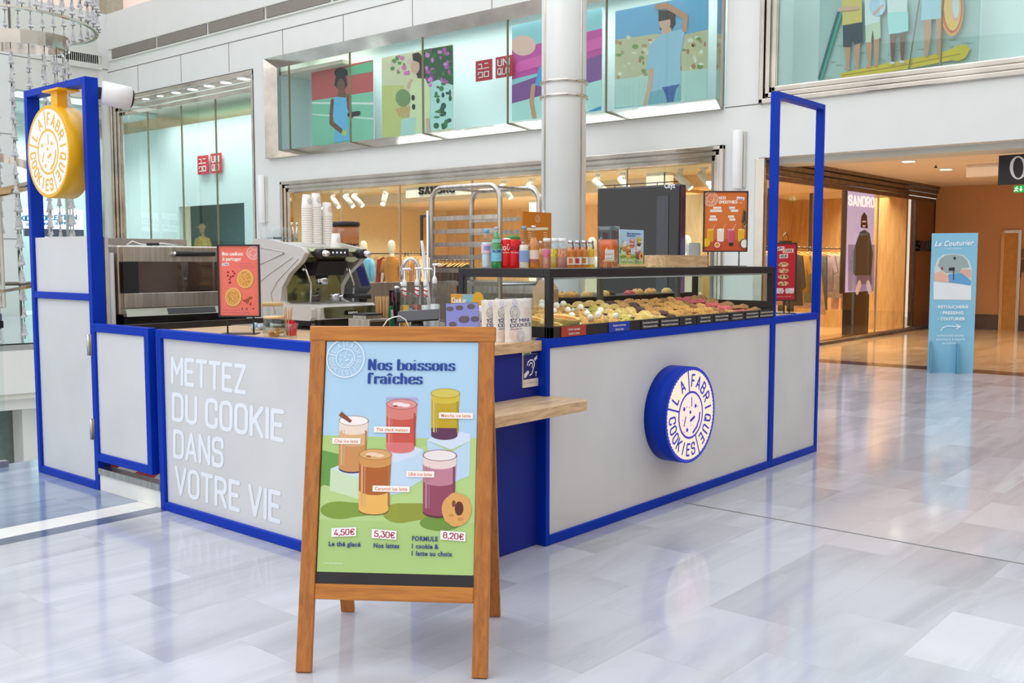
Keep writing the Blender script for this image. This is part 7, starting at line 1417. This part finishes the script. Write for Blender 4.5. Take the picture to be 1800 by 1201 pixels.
t = thing('order_tablet', 'tilted tablet showing dark cookies on a violet screen', 'tablet', (a_.x, a_.y, 1.0505)); b = MB(M); b.box((-.006, -.006, -.009), (W4*.96, H4, -.001), M_black); world(b, 'case', t, bev=.002); b = MB(M); b.box((W4*.3, 0, -.06), (W4*.7, .01, -.01), M_black).box((W4*.4, H4*.3, -.03), (W4*.6, H4*.7, -.009), M_black); world(b, 'stand', t)
A = Art(M, .0003); A.z = 0; A.flat([(0, 0), (W4*.95, 0), (W4*.95, H4*.97), (0, H4*.97)], inkm((98, 96, 150), .5))
for u, v, r in ((.12, .75, .12), (.42, .78, .12), (.78, .82, .13), (.2, .12, .12), (.55, .3, .17), (.88, .3, .13)): A.up(); A.flat([(W4*(u+r*math.cos(s_))*.95, H4*v+W4*r*.9*math.sin(s_)) for s_ in [2*math.pi*i/18 for i in range(18)]], inkm((74, 58, 66)))
A.up(); A.put('TOUCHEZ', (W4*.42, H4*.4), (W4*.25, 0), (0, H4*.06), inkm((120, 110, 120)), wt=.08); A.out('screen', t)
# cookie box, carton and the three pouches
x0_, y0_ = spot105(792, 5.2); x1_, y1_ = spot105(843, 5.12); zt_ = height(817, 517, x0_, y0_); d = V((x1_-x0_, y1_-y0_, 0)); M = frame_m((x0_, y0_, 1.0505), d, (0, 0, 1)); Wb = d.length; Hb = zt_-1.0505
t = thing('cookie_drops_box', 'illustrated yellow and blue cookie box behind the tablet', 'box', (x0_, y0_, 1.0505)); b = MB(M); b.box((0, 0, -.03), (Wb, Hb, 0), inkm((206, 150, 50))); world(b, 'carton', t, bev=.001); A = Art(M, .0004)
R2(A, Wb, Hb, [(.42, .5), (.42, 1), (1, 1), (1, .5)], (126, 176, 196)); E2(A, Wb, Hb, .95, .85, .2, .28, (214, 160, 36)); E2(A, Wb, Hb, .5, .62, .22, .08, (236, 200, 110)); R2(A, Wb, Hb, [(0, 0), (1, 0), (1, .5), (0, .4)], (136, 182, 200)); E2(A, Wb, Hb, .85, .2, .16, .14, (226, 186, 50)); A.up(); A.put('Cookie', (Wb*.06, Hb*.8), (Wb*.48, 0), (0, Hb*.12), M_white, 'fat'); A.put('drops', (Wb*.62, Hb*.62), (Wb*.34, 0), (0, Hb*.1), M_white, 'fat'); A.out('print', t)
x, y = spot105(852, 5.06); t = thing('milk_carton', 'white spotted milk carton behind the pouches', 'carton', (x, y, 1.0505), .7); MB().box((-.03, -.03, 0), (.03, .03, .14), M_white).prism([(-.03, .14), (.03, .14), (0, .17)], -.03, .03, M_white, lambda a, c, d: (a, d, c)).build('carton', t, bev=.002); b = MB()
for i in range(12): b.ball((-.03+.0008*(i % 2), -.02+.013*(i % 4), .02+.035*(i//4)), (.001, .006, .009), M_black, 8, 6)
b.build('black_spots', t)
def pouch(px0, px1, top, y, label, full=True):
    x0 = P(px0, 560, 1, y).x; x1 = P(px1, 560, 1, y).x; w_ = x1-x0; h = height((px0+px1)/2, top, (x0+x1)/2, y)-1.0505
    t = thing('cookie_pouch', label, 'pouch', (x0, y, 1.0505), 0, 'white mini cookie pouches'); n = 12; vs = []; fs = []
    M_p = mat('white_kraft_pouch', (238, 232, 224), .6, var=.02, bump=.15)
    for j in range(n+1):
        v = j/n; wv = .94-.02*math.sin(v*3.1)+.06*v; dp = .032*(1-v)**.7*(1 if v > .08 else .75)+.002
        for s_ in (-1, 1):
            for i in range(9):
                u = -1+2*i/8; q = (1-abs(u)**3); vs.append((w_/2+u*w_/2*wv, s_*dp*q+.0005*s_, v*h))
    for j in range(n):
        a = j*18
        for i in range(8): fs.append((a+i, a+i+1, a+18+i+1, a+18+i)); fs.append((a+9+i+1, a+9+i, a+27+i, a+27+i+1))
        fs.append((a+9, a, a+18, a+27)); fs.append((a+8, a+17, a+35, a+26))
    fs.append(tuple(range(9))+tuple(range(17, 8, -1))); fs.append(tuple(n*18+i for i in range(9))+tuple(n*18+i for i in range(17, 8, -1)))
    MB().add(vs, fs, M_p, True).build('pouch', t)
    M = plane_y(0); M.translation = (0, -.0335, 0); sl = -math.atan2(.028, h); A = Art(MX.Translation((0, -.0345, 0)) @ MX.Rotation(math.pi/2+sl, 4, 'X'), .0003); nv = inkm((40, 44, 110)); nb = inkm((150, 160, 214)); pk = inkm((236, 190, 180))
    A.up(); A.put('12 MINI', (w_*.14, h*.46), (w_*.62, 0), (0, h*.075), nv, wt=.08, sp=.26); A.put('COOKIES', (w_*.14, h*.35), (w_*.68, 0), (0, h*.075), nv, wt=.08, sp=.26); A.put('CHOCOLAT', (w_*.14, h*.29), (w_*.35, 0), (0, h*.025), inkm((90, 90, 130)), wt=.1)
    logo(A, w_*.3, h*.68, w_*.15, inkm((96, 96, 110)), wt=.05); logo(A, w_*.33, h*.9, w_*.09, nb, wt=.05); logo(A, w_*.24, h*.18, w_*.13, pk, wt=.05); logo(A, w_*.42, h*.13, w_*.13, nb, wt=.05); logo(A, w_*.7, h*.68, w_*.11, pk, wt=.05)
    sf = lambda u, v: -(.032*max(0, 1-v/h)**.7+.002)*(1-min(1, abs(2*u/w_-1))**3)-.0006
    fl_ = MB(); fl_.ms = A.ms; fl_.mi = A.mi; fl_.f = A.f; fl_.sm = A.sm; fl_.v = [(u, sf(u, v)-z*.1, v) for u, v, z in [tuple(A.M.inverted() @ V(q)) if 0 else q for q in A.v]]; o = fl_.build('print', t); MB().box((0, -.004, h*.86), (w_, .004, h*.868), M_p).build('zip_seam', t)
pouch(846, 888, 527, 3.28, 'white mini cookie pouch, rear left one of three'); pouch(866, 909, 526, 3.215, 'white mini cookie pouch, middle one of three'); pouch(886, 936, 525, 3.15, 'white mini cookie pouch, front right one of three')
# bakery rack
rx0, rx1, ry0, ry1, rz = 4.70, 5.09, 4.10, 4.70, 1.925
t = thing('bakery_rack', 'tall stainless steel tray rack with rounded top bars', 'rack', (4.9, 4.4, .1))
for x in (rx0, rx1):
    arcp = [(x, ry1, .11), (x, ry1, rz-.09)]+[(x, ry1-.09+.09*math.cos(a), rz-.09+.09*math.sin(a)) for a in [math.pi/2*i/6 for i in range(1, 7)]]+[(x, ry0+.09-.09*math.sin(a), rz-.09+.09*math.cos(a)) for a in [math.pi/2*i/6 for i in range(0, 7)]]+[(x, ry0, .11)]
    world(MB().tube(arcp, .0165, M_steelb, 8), 'hoop', t)
b = MB()
for y in (ry0+.12, ry1-.12): b.box((rx0, y-.012, rz-.012), (rx1, y+.012, rz+.002), M_steelb)
world(b, 'top_bars', t)
for i in range(13):
    z = rz-.20-.085*i
    if z < .3: break
    for x, s_ in ((rx0, 1), (rx1, -1)): world(MB().box((x-.004, ry0, z-.014), (x+.004, ry1, z+.014), M_steelb).box((min(x, x+s_*.035), ry0, z-.014), (max(x, x+s_*.035), ry1, z-.011), M_steelb), 'tray_rail', t)
world(MB().tube([(rx0-.02, ry1+.02, .4), (rx0-.02, ry1+.02, 1.78)], .008, M_chrome, 8).tube([(rx1+.02, ry0-.02, .4), (rx1+.02, ry0-.02, 1.78)], .008, M_chrome, 8), 'door_rods', t)
for z, l in ((rz-.20-.085*5, 'white lined tray in the steel rack, upper'), (rz-.20-.085*7, 'white lined tray in the steel rack, lower')):
    t = thing('rack_tray', l, 'tray', (4.9, 4.4, z-.0105)); world(MB().box((rx0+.012, ry0+.02, z-.0105), (rx1-.012, ry1-.02, z-.004), M_black).box((rx0+.02, ry0+.03, z-.004), (rx1-.02, ry1-.03, z-.001), M_paper), 'tray', t)
# paper bag seen through the case
kp = mat('kraft_paper', (206, 172, 136), .8)
tag(MB().box((0, 0, 0), (.13, .1, .22), kp).prism([(0, .22), (.1, .22), (.05, .28)], 0, .13, kp, lambda a, c, d: (d, a, c)).build('kraft_bag', loc=(4.74, 3.765, 1.0505), bev=.001), 'brown paper bag standing behind the display case', 'bag')
# ---------------------------------------------------------------- pavement sign (A-frame)
def fl(x, y): p = P(x, y, 2, 0); return V((p.x, p.y, 0))
FL, FR = fl(519, 1184), fl(857, 1195.5); wv = (FR-FL); Wd = wv.length; wx = wv.normalized(); back = V((-wx.y, wx.x, 0))      # back = away from the camera
if back.dot(V((FW.x, FW.y, 0))) < 0: back = -back
SP = .60; off = .27
# height from the top edge in the photograph
mid = FL+back*off; d = ray(541, 573); k = mid.dot(V((d.x, d.y, 0)))/(d.x**2+d.y**2); ZA = H_+d.z*k
yv = (V((0, 0, ZA))+back*off).normalized(); Ls = (V((0, 0, ZA))+back*off).length; MF = frame_m(FL, wx, yv)       # front leaf: z towards the reader
t = thing('pavement_sign', 'wooden A-frame pavement sign with an iced drinks poster', 'sign', (*(FL+FR)[:2], 0)); t.location = ((FL+FR)/2+back*.3)
def uvF(x, y): o = MF.translation; n = MF.to_3x3() @ V((0, 0, 1)); dd = ray(x, y); q = EYE+dd*((o-EYE).dot(n)/dd.dot(n)); q = MF.inverted() @ q; return q.x, q.y
sw = .056; th = .022
lx = uvF(552, 800)[0]; 
zb0 = uvF(700, 1058)[1]; zb1 = uvF(700, 1030)[1]; zt0 = uvF(700, 600)[1]
for x0 in (0, Wd-sw): b = MB(MF); b.box((x0, .004, -th), (x0+sw, Ls-.0, 0), M_aframe); world(b, 'leg', t, bev=.003)
b = MB(MF); b.box((-.004, zt0, -th-.002), (Wd+.004, Ls, .003), M_aframeh); world(b, 'top_rail', t, bev=.004)
b = MB(MF); b.box((sw, zb0, -th), (Wd-sw, zb1, -.002), M_aframeh); world(b, 'cross_rail', t, bev=.003)
b = MB(MF); b.box((sw, zb1, -.012), (Wd-sw, zt0, -.007), M_black); world(b, 'chalkboard', t)
pz = uvF(700, 1009)[1]; M2 = MF @ MX.Translation((sw+.004, pz, -.0065)); A = Art(M2, .00006); drinks_art(A, Wd-2*sw-.006, zt0-pz-.002); A.out('poster', t)
# rear leaf
BL, BR = FL+back*SP, FR+back*SP; yb_ = (V((0, 0, ZA))-back*(SP-off)).normalized(); Lb = (V((0, 0, ZA))-back*(SP-off)).length; MBk = frame_m(BL, wx, yb_)
for x0 in (0.01, Wd-sw-.01): b = MB(MBk); b.box((x0, .003, -.001), (x0+sw, Lb-.012, -th), M_aframe); world(b, 'leg', t, bev=.003)
b = MB(MBk); b.box((sw, zb0-.02, -.001), (Wd-sw, zb1-.02, -th), M_aframeh); b.box((sw, Lb-.1, -.001), (Wd-sw, Lb-.02, -th), M_aframeh); world(b, 'rear_rail', t, bev=.003)
b = MB(MBk); b.box((sw, zb1-.02, -.008), (Wd-sw, Lb-.1, -.014), M_black); world(b, 'rear_board', t)
b = MB(); q0 = MF @ V((Wd*.52, zb0+.01, -th)); q1 = MBk @ V((Wd*.52, zb0-.0, -.005))
pts = [q0.lerp(q1, i/24)-V((0, 0, .05*math.sin(math.pi*i/24))) for i in range(25)]
for i in range(24): c_ = (pts[i]+pts[i+1])/2; dd = (pts[i+1]-pts[i]).normalized(); s_ = dd.cross(V((0, 0, 1))).normalized() if i % 2 else V((0, 0, 1)); b.tube([c_+dd*.014*math.cos(a)+s_*.007*math.sin(a) for a in [2*math.pi*j/8 for j in range(8)]], .002, M_chrome, 5, closed=True)
world(b, 'chain', t)

# ---------------------------------------------------------------- crystal chandelier over the void
def chpt(px, py, dist): d = ray(px, py); k = dist/math.hypot(d.x, d.y); return V((d.x*k, d.y*k, H_+d.z*k))
cc_ = chpt(-12, 100, 15.0); M_cry = mat('crystal', (206, 206, 210), .08, .0, var=.2, sc_=30, coat=1., trans=.25)
t = thing('crystal_chandelier', 'tall spiral chandelier of crystal strings on polished steel bands, top left', 'chandelier', (cc_.x, cc_.y, cc_.z))
def band(R0, R1, a0, a1, z0, z1, hgt, thick, nm, n=48, tilt=.0):
    b = MB(); pts = []
    for i in range(n+1): f = i/n; a = a0+(a1-a0)*f; R = R0+(R1-R0)*f; pts.append((cc_.x+R*math.cos(a), cc_.y+R*math.sin(a), z0+(z1-z0)*f, a, R))
    vs = []; fs = []
    for x, y, z, a, R in pts:
        for dr, dz in ((0, 0), (0, hgt), (-thick, hgt), (-thick, 0)): vs.append((x+dr*math.cos(a), y+dr*math.sin(a), z+dz))
    for i in range(n):
        for k in range(4): fs.append((4*i+k, 4*i+4+k, 4*i+4+(k+1) % 4, 4*i+(k+1) % 4))
    world(b.add(vs, fs, M_steel), nm, t); return pts
zz = lambda py: chpt(100, py, 15.0).z
r1 = wid(cc_.x, cc_.y, 170); r2 = wid(cc_.x, cc_.y, 125); r3 = wid(cc_.x, cc_.y, 78)
vd = math.atan2(-cc_.y, -cc_.x)           # towards the camera
pA = band(r1, r1, 0, 2*math.pi, zz(58), zz(58), .03, .05, 'thin_ring')
pB = band(r2, r2*.97, vd-2.2, vd+3.6, zz(116)-.1, zz(116)+.35, .17, .03, 'broad_band')
pC = band(r3, r3*1.15, vd-1.5, vd+4.2, zz(345)-.35, zz(345)+.7, .12, .03, 'middle_band')
pD = band(r3*1.1, r3*1.25, vd-2.0, vd+2.4, zz(540), zz(540)+.5, .04, .03, 'lowest_band')
band(r2*.9, r2*.85, vd-2.2, vd+2.5, zz(400), zz(400)+.8, .05, .03, 'lower_wire_band')
def string(p, zlo, zhi):
    b = MB(); b.tube([(p[0], p[1], zlo), (p[0], p[1], zhi)], .006, M_dsteel, 4); z = zlo+.03
    while z < zhi-.2: b.lathe([(.0, z), (.045, z+.02), (.03, z+.05), (.008, z+.19)], (p[0], p[1], 0), 5, M_cry, smooth=False); z += .23
    world(b, 'crystal_string', t)
for i in range(0, 48, 1): string(pA[i], pA[i][2]+.02, pA[i][2]+1.6)
for i in range(0, 48, 2): string((cc_.x+(pB[i][0]-cc_.x)*.97, cc_.y+(pB[i][1]-cc_.y)*.97), pB[i][2]-1.5 if i % 4 else pB[i][2]-2.6, pB[i][2])
for i in range(0, 48, 4): string((cc_.x+(pC[i][0]-cc_.x)*.97, cc_.y+(pC[i][1]-cc_.y)*.97), pC[i][2]-1.9, pC[i][2])
world(MB().tube([(cc_.x, cc_.y, zz(540)), (cc_.x, cc_.y, 12)], .03, M_steel, 10), 'centre_rod', t)
world(MB().tube([(cc_.x+r2*.9*math.cos(vd+a), cc_.y+r2*.9*math.sin(vd+a), zz(95)) for a in [-1.6+.2*i for i in range(17)]], .03, M_steel, 8), 'inner_tube', t)
